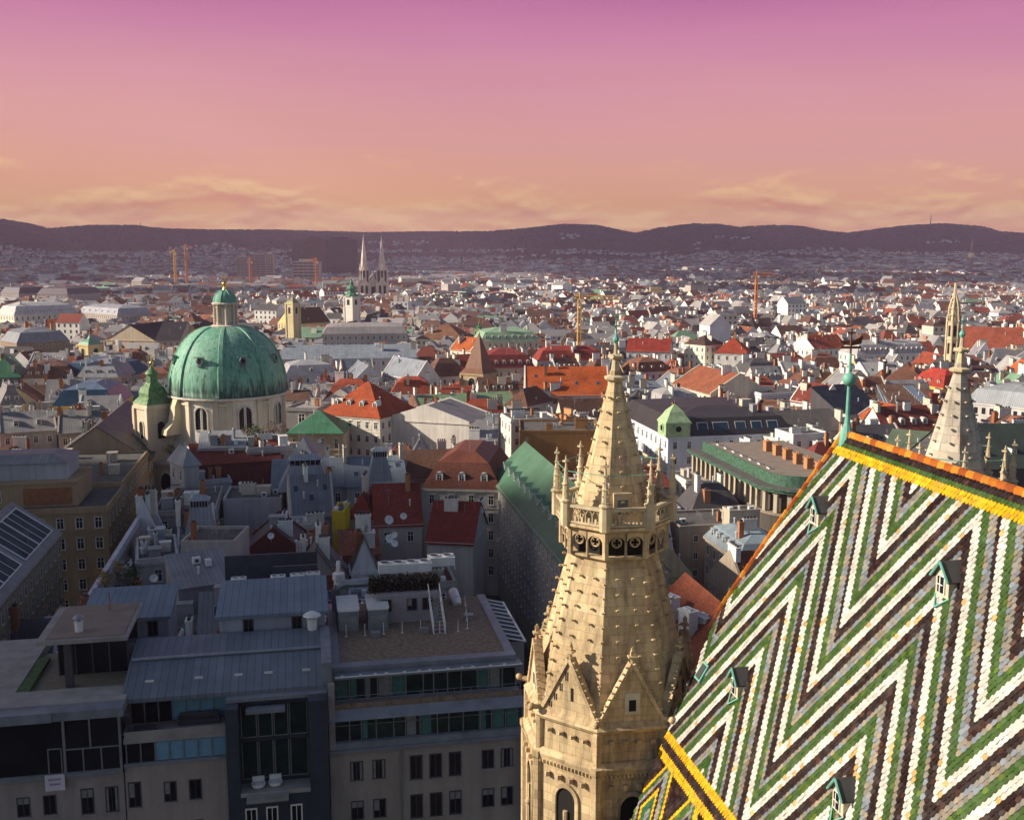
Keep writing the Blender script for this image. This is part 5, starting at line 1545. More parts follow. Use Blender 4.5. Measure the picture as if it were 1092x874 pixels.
# --- middle band, right of the domed church
hpx(301, 383, 444, 381, 25, 26, 'very long pale house with a blue-grey metal roof behind the dome', roof='gable', rh=5, wall=(0.62, 0.58, 0.58), rc=(0.26, 0.29, 0.33), rm=SM, floors=3, chim=4, seed=23, fire=False, bay=4)
hpx(305, 400, 360, 398, 24, 18, 'grey-white house with a dark dormer box right of the dome', roof='mansard', rh=5, wall=(0.60, 0.58, 0.58), rc=(0.38, 0.37, 0.38), rm=SM, floors=2, dorm=1, dk='box', chim=2, seed=24)
hpx(380, 404, 407, 403, 23, 22, 'small pale blue house with a decorated white gable', roof='gable', ax='y', rh=5, wall=(0.70, 0.68, 0.66), rc=(0.22, 0.24, 0.28), rm=SM, floors=1, chim=1, seed=25)
hpx(443, 405, 468, 403, 23, 26, 'white gabled house front with three tall windows and steep grey roof', roof='gable', ax='y', rh=7, wall=(0.76, 0.73, 0.70), rc=(0.25, 0.27, 0.31), rm=SM, floors=1, fh=3, chim=1, seed=26, sky=0)
hpx(344, 356, 434, 355, 28, 30, 'long low modern grey roof with a dark band of windows', roof='mansard', rh=5, wall=(0.50, 0.46, 0.44), rc=(0.36, 0.33, 0.32), rm=SM, floors=2, dorm=0, chim=1, seed=27, bay=3.2)
hpx(444, 361, 494, 362, 24, 26, 'house with a big light brown hip roof', roof='hip', rh=8, wall=CREAM, rc=(0.30, 0.14, 0.08), floors=1, chim=2, seed=28)
hpx(480, 372, 502, 374, 24, 14, 'bright orange tiled roof left of the steep brown pyramid', roof='gable', rh=6, wall=CREAM, rc=ORANGE, floors=1, chim=1, seed=29)
hpx(513, 364, 575, 363, 25, 26, 'wide palace under a pale green copper mansard with stone dormers', roof='mansard', rh=6.5, wall=(0.66, 0.56, 0.42), rc=(0.27, 0.42, 0.27), rm=SM, floors=2, dorm=8, dk='arch', chim=2, seed=30, drc=(0.5, 0.45, 0.35))
hpx(514, 393, 571, 392, 24, 22, 'deep red mansard roof house with two rows of small dormers', roof='mansard', rh=7.5, wall=BEIGE, rc=(0.24, 0.045, 0.035), floors=2, dorm=6, dk='arch', chim=3, seed=31, drc=(0.5, 0.4, 0.36))
hpx(318, 345, 352, 343, 24, 24, 'yellow walled church nave under a long plain brown roof', roof='gable', rh=10, wall=(0.75, 0.60, 0.28), rc=(0.17, 0.075, 0.05), floors=1, chim=0, seed=33, fire=False, wscale=(1, 1.6))
# --- orange roofs and courtyards left of the stone tower
hpx(560, 421, 650, 421, 25, 20, 'brilliant orange tiled roof with small dormers beside the stone spire', roof='gable', rh=8.5, wall=WHITE, rc=(0.60, 0.12, 0.025), floors=1, dorm=0, sky=4, chim=3, seed=34)
hpx(580, 430, 612, 428, 23, 10, 'white fire-walled house stepping down before the orange roof', roof='mono', rh=5, wall=(0.80, 0.76, 0.70), rc=BROWN, floors=1, chim=3, seed=35, corn=False)
hpx(554, 461, 640, 461, 26, 18, 'ochre brown blank walled house with a white side wall', roof='flat', rh=1, wall=(0.34, 0.17, 0.06), rc=(0.22, 0.15, 0.1), rm='bitumen', floors=1, fh=6, first=6.5, chim=4, seed=36, wscale=(1.6, 0.9), bay=8, chcol=(0.55, 0.25, 0.1), corn=False)
hpx(545, 449, 595, 447, 25.5, 12, 'white walled house under a dark brown flat roof with an ochre chimney', roof='flat', rh=1, wall=(0.74, 0.70, 0.64), rc=(0.15, 0.09, 0.06), rm='bitumen', floors=2, chim=3, seed=37, clutter=1)
hpx(540, 431, 562, 433, 24, 16, 'brown hip roofed house with a glazed terrace front', roof='hip', rh=5, wall=(0.5, 0.45, 0.42), rc=(0.19, 0.085, 0.055), floors=1, chim=1, seed=38)
hpx(600, 452, 636, 448, 24.5, 10, 'small white rooftop house among orange chimneys', roof='flat', rh=1, wall=(0.78, 0.74, 0.70), rc=(0.2, 0.13, 0.09), rm='bitumen', floors=1, chim=4, seed=39, chcol=(0.6, 0.3, 0.12))
hpx(506, 470, 530, 470, 25, 16, 'pale yellow house end with a grey metal shed roof', roof='mono', rh=3, wall=(0.72, 0.64, 0.44), rc=GREY, rm=SM, floors=2, chim=2, seed=40)
# --- right of the stone tower
hpx(744, 441, 810, 437, 25, 14, 'flat grey roofed house crowded with white chimneys behind the stone tower', roof='flat', rh=1, wall=CREAM, rc=(0.33, 0.31, 0.30), rm='bitumen', floors=1, chim=6, seed=41, clutter=4)
hpx(812, 421, 872, 419, 24, 18, 'white house with three round-headed windows in its wall', roof='flat', rh=1, wall=(0.66, 0.63, 0.66), rc=(0.28, 0.12, 0.07), rm='bitumen', floors=2, chim=3, seed=42)
hpx(806, 433, 892, 437, 22, 14, 'row of white roof boxes on a reddish brown flat roof', roof='flat', rh=1, wall=(0.30, 0.17, 0.11), rc=(0.24, 0.10, 0.055), rm='roof_tiles', floors=0, chim=5, seed=43, clutter=5)
hpx(818, 462, 905, 458, 22, 22, 'broad dark slate grey roof behind white roof houses', roof='gable', rh=4.5, wall=BEIGE, rc=(0.11, 0.095, 0.09), rm=SM, floors=0, chim=2, seed=44, fire=False)
hpx(846, 465, 884, 463, 26.5, 9, 'white cubic roof house with dark flue pipes', roof='flat', rh=1, wall=(0.76, 0.72, 0.68), rc=(0.3, 0.28, 0.26), rm='bitumen', floors=1, chim=2, seed=45, corn=False)
hpx(833, 470, 858, 466, 24, 7, 'lower white annex of the cubic roof house', roof='flat', rh=1, wall=(0.74, 0.70, 0.66), rc=(0.3, 0.28, 0.26), rm='bitumen', floors=1, chim=1, seed=46, corn=False)
hpx(905, 449, 950, 444, 21, 16, 'steep dark glass roof with blue glazing stripes at its edges', roof='mono', rh=9, wall=DKGREY, rc=(0.05, 0.06, 0.09), rm='dark_glass', floors=0, chim=0, seed=47, corn=False)
hpx(962, 447, 1000, 446, 21, 16, 'steep brown roof patch between blue glass roof strips', roof='mono', rh=9, wall=DKGREY, rc=(0.24, 0.13, 0.09), rm='roof_tiles', floors=0, chim=1, seed=48, corn=False)
hpx(951, 446, 961, 446, 21, 15, 'narrow striped blue glass roof strip', roof='mono', rh=8.7, wall=DKGREY, rc=(0.1, 0.1, 0.1), rm='striped_glass', floors=0, chim=0, seed=49, corn=False)
hpx(1001, 446, 1012, 445, 21, 15, 'second striped blue glass roof strip next to the pale north spire', roof='mono', rh=8.7, wall=DKGREY, rc=(0.1, 0.1, 0.1), rm='striped_glass', floors=0, chim=0, seed=50, corn=False)
hpx(938, 486, 1000, 492, 22, 14, 'sloping dull green copper roof behind the cathedral ridge', roof='mono', rh=5, wall=DKGREY, rc=(0.13, 0.17, 0.11), rm=SM, floors=0, chim=0, seed=51, corn=False)
hpx(1030, 500, 1150, 496, 24, 24, 'huge dark green-grey metal roof with black dormers right of the north spire', roof='gable', rh=8, wall=DKGREY, rc=(0.045, 0.06, 0.05), rm=SM, floors=0, dorm=3, dk='box', chim=0, seed=52, fire=False, corn=False, drc=(0.03, 0.03, 0.03))
hpx(1029, 428, 1105, 436, 25, 24, 'modern house with a curved grey zinc roof and long balconies', roof='mansard', rh=6, wall=(0.66, 0.62, 0.58), rc=(0.32, 0.34, 0.36), rm=SM, floors=3, chim=1, seed=53, bay=2.2, wk='dark')
hpx(972, 408, 1006, 414, 24, 13, 'yellow walled house with a scarlet mansard and red dormers', roof='mansard', rh=6, wall=(0.80, 0.56, 0.12), rc=(0.42, 0.05, 0.03), floors=1, dorm=3, dk='box', chim=1, seed=54)
hpx(944, 405, 985, 407, 23, 18, 'cream house under a wide brown hip roof', roof='hip', rh=6.5, wall=CREAM, rc=(0.22, 0.095, 0.06), floors=1, chim=2, seed=55)
hpx(914, 378, 990, 376, 24, 16, 'long white house with a row of arched dormers and a red ridge', roof='mansard', rh=6, wall=(0.76, 0.72, 0.70), rc=(0.42, 0.40, 0.40), rm=SM, floors=2, dorm=13, dk='arch', chim=4, seed=56, bay=3)
hpx(1026, 372, 1090, 374, 22, 15, 'steep plain red church roof at the right edge', roof='gable', rh=11.5, wall=(0.7, 0.64, 0.54), rc=(0.40, 0.10, 0.055), floors=1, chim=0, seed=57, fire=False, wscale=(1, 1.8), bay=5)
hpx(868, 372, 905, 370, 25, 16, 'white house below a bright red roof with many skylights', roof='gable', rh=6, wall=WHITE, rc=(0.48, 0.09, 0.04), floors=2, sky=6, chim=3, seed=58)
hpx(874, 432, 900, 430, 24, 14, 'dark brown roof with a white chimney wall left of the copper mast', roof='gable', ax='y', rh=6, wall=WHITE, rc=DKRED, floors=1, chim=3, seed=59)
hpx(772, 411, 806, 410, 24, 14, 'house with a turquoise glass roof terrace wall', roof='flat', rh=1, wall=(0.06, 0.26, 0.32), rc=(0.25, 0.27, 0.28), rm='bitumen', floors=0, chim=1, seed=60, corn=False)
hpx(717, 409, 758, 420, 24, 22, 'big terracotta gable roof running back beside the stone spire', roof='gable', rh=6.5, wall=CREAM, rc=(0.38, 0.12, 0.06), floors=1, chim=2, seed=61)
hpx(668, 374, 714, 375, 26, 16, 'long scarlet roof over a grey-white house right of the spire tip', roof='gable', rh=5.5, wall=(0.62, 0.6, 0.62), rc=(0.36, 0.045, 0.025), floors=2, chim=2, seed=62, fire=False)
hpx(574, 385, 645, 384, 25, 16, 'white house with red roof bands and a terrace left of the spire tip', roof='mansard', rh=6, wall=(0.72, 0.68, 0.66), rc=(0.32, 0.05, 0.035), floors=2, dorm=4, dk='box', chim=4, seed=63)
hpx(762, 376, 798, 377, 26, 16, 'small dome-like bright red roof among white houses', roof='hip', rh=7, wall=WHITE, rc=(0.46, 0.075, 0.035), floors=1, chim=2, seed=64)
hpx(730, 366, 752, 368, 29, 14, 'tall white house with closely set windows', roof='hip', rh=4, wall=(0.80, 0.76, 0.64), rc=DKBROWN, floors=3, chim=2, seed=65)
# --- far left middle distance
hpx(15, 336, 83, 333, 24, 30, 'long white palace front with tall dormer windows under a pale roof', roof='mansard', rh=9, wall=(0.82, 0.75, 0.62), rc=(0.55, 0.53, 0.52), rm=SM, floors=3, fh=5, dorm=16, dk='arch', chim=2, seed=66, bay=4.2, wscale=(1.3, 1.5), drc=(0.6, 0.58, 0.55))
hpx(84, 333, 125, 336, 24, 30, 'grey metal roofed wing adjoining the long white palace', roof='mansard', rh=7, wall=(0.50, 0.42, 0.36), rc=(0.36, 0.36, 0.40), rm=SM, floors=2, dorm=6, dk='box', chim=1, seed=67)
hpx(20, 313, 52, 312, 27, 40, 'dark roofed government block with rows of windows far left', roof='mansard', rh=9, wall=(0.34, 0.28, 0.28), rc=(0.10, 0.09, 0.11), rm=SM, floors=3, chim=2, seed=68, fh=5, bay=5, wscale=(1.6, 1.6))
hpx(72, 314, 108, 312, 27, 40, 'second dark roofed government block right of the autumn trees', roof='mansard', rh=9, wall=(0.38, 0.30, 0.30), rc=(0.12, 0.10, 0.12), rm=SM, floors=3, chim=2, seed=69, fh=5, bay=5, wscale=(1.6, 1.6))
hpx(48, 348, 92, 347, 24, 12, 'long low orange red roof across the left middle', roof='gable', rh=4.5, wall=CREAM, rc=(0.48, 0.13, 0.05), floors=1, chim=3, seed=70)
hpx(18, 366, 74, 363, 26, 26, 'long grey zinc barrel roof on a brown block at far left', roof='mansard', rh=7, wall=(0.36, 0.25, 0.18), rc=(0.26, 0.27, 0.30), rm=SM, floors=2, chim=3, seed=71)
hpx(113, 362, 165, 363, 23, 46, 'beige hall with a wide gable front and dark slate roof', roof='gable', ax='y', rh=8.5, wall=(0.66, 0.53, 0.38), rc=(0.045, 0.04, 0.05), floors=1, chim=0, seed=72, fire=False, bay=8, wscale=(2.2, 1))
hpx(166, 362, 192, 362, 24, 30, 'dark slate roofed range between the two gabled halls', roof='gable', rh=9, wall=(0.50, 0.42, 0.36), rc=(0.04, 0.038, 0.048), floors=2, chim=0, seed=73, fire=False)
hpx(193, 361, 218, 361, 23, 34, 'yellowish gable front hall close behind the church dome', roof='gable', ax='y', rh=8, wall=(0.78, 0.56, 0.28), rc=(0.05, 0.045, 0.05), floors=1, chim=0, seed=74, fire=False, bay=7)
hpx(24, 404, 80, 402, 24.5, 20, 'beige block with a brown mansard roof and five small dormers', roof='mansard', rh=6, wall=(0.58, 0.48, 0.40), rc=(0.19, 0.10, 0.075), floors=3, dorm=6, dk='box', chim=4, seed=75)
hpx(82, 402, 126, 402, 25, 20, 'house with roof statues and a broad glazed dormer', roof='mansard', rh=6, wall=(0.50, 0.40, 0.34), rc=(0.28, 0.28, 0.30), rm=SM, floors=2, dorm=3, dk='box', chim=3, seed=76)
hpx(127, 403, 160, 396, 24, 26, 'house with a curved blue glass roof left of the church turret', roof='mansard', rh=7, wall=(0.45, 0.38, 0.32), rc=(0.10, 0.14, 0.2), rm='sky_glass', floors=2, chim=1, seed=77)
hpx(56, 433, 122, 432, 25, 24, 'golden ochre block with a band of slanting blue attic glass', roof='mansard', rh=6.5, wall=(0.72, 0.50, 0.16), rc=(0.13, 0.18, 0.26), rm='sky_glass', floors=3, chim=0, seed=78, bay=3.2)
hpx(-20, 403, 22, 402, 25, 18, 'dark house under a deep green copper hip roof at the left edge', roof='hip', rh=7, wall=(0.14, 0.15, 0.13), rc=(0.04, 0.15, 0.08), rm=SM, floors=1, chim=2, seed=79)
hpx(0, 432, 28, 430, 24, 16, 'pale dormered house at the left edge below the green roof', roof='mansard', rh=6, wall=(0.56, 0.48, 0.42), rc=(0.24, 0.22, 0.22), rm=SM, floors=2, dorm=2, dk='box', chim=2, seed=80)
hpx(0, 462, 60, 458, 24.5, 22, 'dull grey tin roof with boxy dormers at far left', roof='gable', rh=4, wall=(0.45, 0.40, 0.36), rc=(0.22, 0.21, 0.21), rm=SM, floors=1, dorm=2, dk='box', chim=5, seed=81)
hpx(62, 462, 118, 459, 24.5, 22, 'grey tin roof grown over with brown creeper terrace', roof='gable', rh=4.4, wall=(0.42, 0.37, 0.33), rc=(0.20, 0.19, 0.19), rm=SM, floors=1, dorm=1, dk='box', chim=5, seed=82, clutter=2)
hpx(305, 436, 338, 437, 25, 14, 'dim house wall with blue banner-like panels right of the church drum', roof='flat', rh=1, wall=(0.30, 0.28, 0.28), rc=(0.5, 0.47, 0.46), rm='concrete', floors=1, chim=2, seed=83, wscale=(2, 1.5), bay=6)

hpx(212, 478, 262, 476, 29.5, 10, 'light grey tin roof with a hatch directly under the church drum', roof='mono', rh=2.2, wall=(0.5, 0.47, 0.46), rc=(0.30, 0.30, 0.33), rm=SM, floors=1, chim=3, seed=84, clutter=2, bits=4)
hpx(264, 480, 312, 477, 29, 12, 'roof terrace house with planted tubs right below the church drum', roof='flat', rh=1, wall=(0.48, 0.44, 0.42), rc=(0.13, 0.12, 0.12), rm='bitumen', floors=1, chim=2, seed=85, clutter=3, bits=5)
hpx(196, 497, 212, 495, 29, 8, 'small round-shouldered lead roof in front of the oval church window', roof='hip', rh=3.4, wall=(0.42, 0.40, 0.4), rc=(0.30, 0.32, 0.35), rm=SM, floors=1, chim=0, seed=86, corn=False)
hpx(312, 486, 332, 486, 28.5, 8, 'lead domed roof house left of the columned pavilion', roof='hip', rh=3.6, wall=(0.36, 0.33, 0.34), rc=(0.20, 0.22, 0.25), rm=SM, floors=0, chim=0, seed=87, corn=False)
# ------------------------------------------------------------------ near blocks, on the cathedral's axes (p, t)
WESTF = GA                                     # front looking back at the camera
LEFTF = GA - R(90)                             # front looking left, across the nave axis
def hpt(p0, p1, t0, t1, ze, label, **k):
    return house(PT((p0 + p1) / 2, t0), WESTF, p1 - p0, t1 - t0, ze, label, **k)
def hleft(p0, t0, t1, d, ze, label, **k):
    return house(PT(p0, (t0 + t1) / 2), LEFTF, t1 - t0, d, ze, label, **k)
def claim_pt(p0, p1, t0, t1): claim(PT((p0 + p1) / 2, (t0 + t1) / 2), GA, p1 - p0, t1 - t0)
claim_pt(-30, 19, 84, 108); claim_pt(-4, 62, -20, 75)

def at_pt(root, q, name, mats, **k): return q.build(name, mats, root, **k)
@shared
def near_window(kind):
    q = MB(); w, h = 0.55, 0.95
    q.box(-w, w, -0.012, 0.05, -h, h, 1); t = 0.06
    q.box(-w - .05, w + .05, -.04, .05, -h - .05, -h + t, 0); q.box(-w - .05, w + .05, -.04, .05, h - t, h + .05, 0); q.box(-w - .05, -w + t, -.04, .05, -h + t, h - t, 0); q.box(w - t, w + .05, -.04, .05, -h + t, h - t, 0)
    q.box(-.035, .035, -.035, .05, -h + t, h - t, 0); q.box(-w - .1, w + .1, -.14, .05, -h - .13, -h - .05, 2)
    if kind == 1: q.box(-w + t, -.04, -.02, -.0125, -.2, h - t, 3)
    if kind == 2: q.box(-w + t, -w + .25, -.02, -.0125, -h + t, h - t, 3); q.box(w - .25, w - t, -.02, -.0125, -h + t, h - t, 3)
    if kind == 3: q.box(.04, w - t, -.02, -.0125, .3, h - t, 3); q.box(-w + t, -.04, -.02, -.0125, .3, h - t, 3)
    return q.mesh('window', ['frame_dark', 'glass', 'concrete', 'curtain_grey'])
_wr = random.Random(4)
def win(root, mesh, x, y, z, sx, sz, ang=0, col=(0.3, 0.3, 0.3)):
    if mesh.materials[0].name == 'frame_dark': mesh = near_window(_wr.choice((0, 0, 1, 2, 3)))
    return link('window', mesh, root, (x, y, z), ang, (sx, 1, sz), col)

# right-hand block: gravel roof, two glazed storeys with a terrace between, plastered front below
def gravel_block():
    root = thing('office_block', 'near beige office block with gravel roof and two dark glazed storeys', 'office block', PT(0, 86.2), GA)
    PX0, PX1 = 1.0, 17.6
    m_ = MB(); m_.box(PX0, PX1, 0, 20, 0, 30.0); m_.build('wall', 'plaster', root, color=(0.36, 0.315, 0.27))
    m_ = MB()
    m_.box(PX0 - .1, PX1 + .25, -0.35, 1.2, 30.0, 30.3); m_.box(PX0, PX1, -0.1, 1.5, 30.3, 30.85)
    m_.build('lower_ledge', 'zinc', root)
    g = MB(); g.box(PX0 + .2, PX1 - .1, 0.35, 0.55, 30.85, 32.9)
    gl = g.build('glass_front', 'green_glass', root)
    g = MB(); n_ = 13
    for i in range(n_ + 1):
        x = PX0 + .2 + (PX1 - PX0 - .3) * i / n_ + (0.25 if i % 3 == 1 else 0)
        g.box(x - .04, x + .04, 0.24, 0.36, 30.85, 32.9)
    g.box(PX0 + .2, PX1 - .1, 0.26, 0.34, 32.2, 32.25); g.build('mullions', 'grey_metal', gl)
    r_ = random.Random(2)
    for i in range(n_):
        if r_.random() < .6:
            g = MB(); x = PX0 + .3 + (PX1 - PX0 - .3) * i / n_; g.box(x, x + r_.uniform(.35, 1.1), 0.325, 0.342, 30.9, 32.85); g.build('curtain', r_.choice(('curtain_green', 'curtain_green', 'curtain_grey')), gl)
    m_ = MB()                                   # sloping zinc ledge, terrace with stone front
    m_.add([(PX0 - .1, -0.35, 32.9), (PX1 + .3, -0.35, 32.9), (PX1 + .3, 0.6, 33.55), (PX0 - .1, 0.6, 33.55), (PX0 - .1, .6, 32.9), (PX1 + .3, .6, 32.9)], [(0, 1, 2, 3), (0, 4, 5, 1), (1, 5, 2), (0, 3, 4)])
    m_.build('sloping_ledge', 'zinc', root)
    m_ = MB(); m_.box(PX0, PX1 + .2, 0.6, 2.7, 33.0, 33.52); m_.build('terrace_floor', 'concrete', root)
    m_ = MB(); m_.box(PX0 + .3, PX1 + .2, 0.62, 0.80, 33.52, 34.0); m_.build('terrace_parapet', 'gravel', root)
    g = MB(); g.box(PX0 + .6, PX1, 2.7, 2.9, 33.5, 35.9); gl2 = g.build('upper_glass_front', 'green_glass', root)
    g = MB(); n_ = 13
    for i in range(n_ + 1):
        x = PX0 + .6 + (PX1 - PX0 - .6) * i / n_ + (0.3 if i % 4 == 2 else 0); g.box(x - .05, x + .05, 2.58, 2.7, 33.5, 35.9)
    g.build('mullions', 'grey_metal', gl2)
    for i in range(n_):
        if r_.random() < .6:
            g = MB(); x = PX0 + .7 + (PX1 - PX0 - .6) * i / n_; g.box(x, x + r_.uniform(.35, 1.1), 2.675, 2.692, 33.6, 35.8); g.build('curtain', r_.choice(('curtain_green', 'curtain_green', 'curtain_grey')), gl2)
    m_ = MB(); m_.box(PX0 + .6, PX1 + .35, 1.35, 3.0, 35.9, 36.12); m_.build('eave_canopy', 'zinc', root)
    m_ = MB()
    for i in range(12):
        x = PX0 + 1.2 + (PX1 - PX0 - 1.5) * (i + (0.25 if i % 3 else 0)) / 12; m_.box(x - .12, x + .12, 1.28, 1.5, 36.12, 36.25)
    m_.tube((PX0 + .6, 1.3, 36.14), (PX1 + .35, 1.3, 36.14), 0.06, 5)
    m_.build('eave_lamps', 'white_metal', root)
    m_ = MB(); m_.box(PX0 + .3, PX1, 2.5, 19.6, 35.9, 36.35); 
    m_.build('roof_slab', 'zinc', root)
    m_ = MB()
    m_.box(PX0 + .3, PX1, 2.4, 3.4, 36.35, 36.62); m_.box(PX1 - .8, PX1, 3.4, 19.6, 36.35, 36.62); m_.box(PX0 + .3, PX0 + 1.1, 3.4, 19.6, 36.35, 36.62)
    m_.build('roof_parapet', 'zinc', root)
    m_ = MB(); m_.box(PX0 + 1.1, PX1 - .8, 3.4, 19.5, 36.35, 36.46); m_.build('gravel_bed', 'gravel', root)
    m_ = MB()                                   # terrace railing and downpipes
    for i in range(12): x = PX0 + .5 + i * (PX1 - PX0 - .4) / 11; m_.tube((x, .95, 33.55), (x, .95, 34.55), .02, 4)
    for z in (34.25, 34.55): m_.tube((PX0 + .5, .95, z), (PX1 + .1, .95, z), .022, 4)
    m_.build('terrace_railing', 'grey_metal', root)
    for x in (PX0 + 6.0, PX1 - .3):
        m_ = MB(); m_.tube((x, -.12, 0), (x, -.12, 30.0), .07, 6); m_.build('downpipe', 'grey_metal', root)
    # penthouse wall with three windows
    m_ = MB(); m_.box(PX0 + 5.0, PX1 - 5.6, 13.2, 19.4, 36.4, 39.2); ph = m_.build('penthouse', 'plaster', root, color=(0.34, 0.31, 0.33))
    for x in (PX0 + 5.9, PX0 + 8.4, PX0 + 9.9): win(root, win_mesh('dark'), x, 13.2, 38.2, 0.85, 0.62)
    # plastered front: two window rows
    for (z, hh) in ((28.2, 1.0), (24.6, 1.0), (21.0, 1.0)):
        for x, sx in ((3.2, .85), (5.1, .85), (8.3, .85), (10.0, .85), (11.7, .85), (14.6, .85), (16.3, .85)):
            tall = 8 < x < 12
            win(root, win_mesh('dark'), x, 0, z - (0.15 if tall else 0), .92, 1.12 if tall else .88, 0, (0.2, 0.2, 0.2))
    m_ = MB(); m_.box(PX0 - .02, PX0 + .5, -0.12, 0.2, 0, 36.2); m_.build('end_pier', 'concrete', root)
    return root
def mk_near_mats():
    mk_plain('zinc', (0.20, 0.22, 0.25), 0.5, (0.8, 0.72, 1.15), 0.0)
    mk_plain('curtain_green', (0.05, 0.16, 0.14), 0.7, (2.5, 0.7, 1.2))
    mk_plain('curtain_grey', (0.22, 0.22, 0.21), 0.8, (2.5, 0.7, 1.2))
    mk_plain('hedge', (0.03, 0.035, 0.018), 0.9, (3, 0.6, 1.4))
    mk_plain('dark_slate', (0.035, 0.045, 0.065), 0.5, (0.8, 0.8, 1.2))
    mk_plain('terrace_wood', (0.20, 0.18, 0.13), 0.8, (2, 0.8, 1.15))
mk_near_mats()
gravel_block()
GX, GY = PT(0, 86.2), GA
def on_gravel(x, y, z): return PT(x, 86.2 + y, z)
def rooftop_things():
    def place(mesh, name, x, y, z, rz, sc, label, cat, group=None, col=None):
        o = link(name, mesh, None, on_gravel(x, y, z), GA + rz, sc, col)
        return tag(o, label, cat, group)
    # two ribbed air-handling housings
    for x, lab in ((3.2, 'grey ribbed ventilation housing at the left end of the gravel roof'), (6.0, 'second ribbed ventilation housing, beside the penthouse on the gravel roof')):
        root = thing('ventilation_housing', lab, 'ventilation unit', on_gravel(x, 11.4, 36.46), GA, 'ventilation housings on the gravel roof')
        q = MB(); q.box(-.95, .95, 0, 4.4, 0, 2.0); q.build('casing', 'zinc', root)
        q = MB(); q.box(-1.0, 1.0, 0.0, 4.5, 2.0, 2.12)
        for i in range(14): q.box(-1.05, 1.05, 0.06 + i * .31, 0.24 + i * .31, 2.12, 2.24)
        q.build('louvre_top', 'white_metal', root)
        q = MB(); q.box(-.8, .8, -0.04, 0, 0.2, 1.5); q.build('access_panel', 'grey_metal', root)
    # white chillers with fans
    def chiller(x, y, z, n_, rz, label, L=1.35):
        root = thing('chiller', label, 'cooling unit', on_gravel(x, y, z), GA + rz, 'white rooftop chillers')
        q = MB(); w = n_ * L
        q.box(0, w, 0, 1.5, 0.45, 1.25); q.box(-.03, w + .03, -.03, 1.53, 1.25, 1.34)
        for i in range(n_ + 1):
            for yy in (0.05, 1.4): q.box(i * L - .05 if i else 0, (i * L + .05) if i else .1, yy, yy + .08, 0, .45)
        q.build('casing', 'white_metal', root)
        for i in range(n_):
            f = MB(); cx = (i + .5) * L
            f.ring([(0.56, 1.34), (0.56, 1.48), (0.50, 1.48), (0.50, 1.38)], 18, 0, 0, cx, 0.75, False)
            f.add([(cx + .5 * math.cos(k), .75 + .5 * math.sin(k), 1.385) for k in [math.pi * j / 9 for j in range(18)]], [tuple(range(18))], 1)
            f.build('fan', ['white_metal', 'dark_metal'], root)
    chiller(6.6, 18.6, 39.3, 4, 0, 'long white chiller with a row of fans above the dark hedge')
    chiller(11.9, 20.2, 39.3, 2, 0, 'shorter white chiller with two fans next to the long one')
    chiller(8.2, 52.0, 26.8, 3, 0, 'white chiller with fans on stilts below the red roofs')
    q = MB(); rr = random.Random(9)
    for i in range(2600):
        x, y, z = rr.uniform(5.4, 12.2), rr.uniform(14.2, 15.9), rr.uniform(39.2, 40.6) - abs(rr.gauss(0, .15))
        s = rr.uniform(.08, .2); a, b = rr.uniform(0, 6.28), rr.uniform(-1, 1)
        d1 = Vector((math.cos(a), math.sin(a), b)).normalized() * s; d2 = Vector((-math.sin(a), math.cos(a), rr.uniform(-1, 1))).normalized() * s
        P = Vector((x, y, z)); k = rr.uniform(.5, 1.3)
        q.add([P - d1, P + d2, P + d1, P - d2], [(0, 1, 2, 3)], 0, (0.035 * k, 0.032 * k, 0.02 * k))
    h = q.build('hedge', 'leaf', None, on_gravel(0, 0, 0), GA)
    tag(h, 'dark clipped hedge along the top of the penthouse', 'hedge')
    # silver duct bend and pipes
    root = thing('air_duct', 'bent silvery air duct at the back of the gravel roof', 'duct', on_gravel(2.2, 17.6, 36.46), GA)
    q = MB(); prev = None
    for i in range(9):
        a = math.pi / 2 * i / 8; P = (0.9 * (1 - math.cos(a)), 0, 1.9 + .9 * math.sin(a))
        if prev: q.tube(prev, P, .42, 10)
        prev = P
    q.tube((0, 0, 0), (0, 0, 1.9), .42, 10); q.tube((.9, 0, 2.8), (3.6, 0, 2.8), .42, 10); q.build('duct_pipe', 'grey_metal', root)
    q = MB(); q.box(.3, 1.0, -.5, .5, 0, 2.3); q.build('duct_base', 'concrete', root)
    root = thing('air_duct', 'stubby silver duct elbow at the right rear corner of the gravel roof', 'duct', on_gravel(14.3, 17.4, 36.46), GA)
    q = MB(); q.tube((0, 0, .5), (0, 2.0, .7), .5, 12); q.tube((0, 0, .5), (0.1, -.5, .1), .5, 12, 0, .42); q.build('duct_pipe', 'white_metal', root)
    q = MB(); q.box(-.5, .5, .9, 1.5, 0, .5); q.build('duct_base', 'concrete', root)
    # metal stair
    root = thing('roof_stair', 'steel stair with handrails leading up to the penthouse top', 'stair', on_gravel(11.6, 9.2, 36.46), GA)
    q = MB()
    for i in range(11): q.box(-.5, .5, i * .42, i * .42 + .34, i * .24, i * .24 + .05)
    q.build('treads', 'grey_metal', root)
    for s in (-.55, .55):
        q = MB(); q.tube((s, 0, .9), (s, 4.6, 3.5), .045, 5); q.tube((s, 0, 0), (s, 4.6, 2.6), .06, 5)
        for i in range(5): q.tube((s, i * 1.1, i * .62), (s, i * 1.1, i * .62 + .92), .035, 5)
        q.build('handrail', 'white_metal', root)
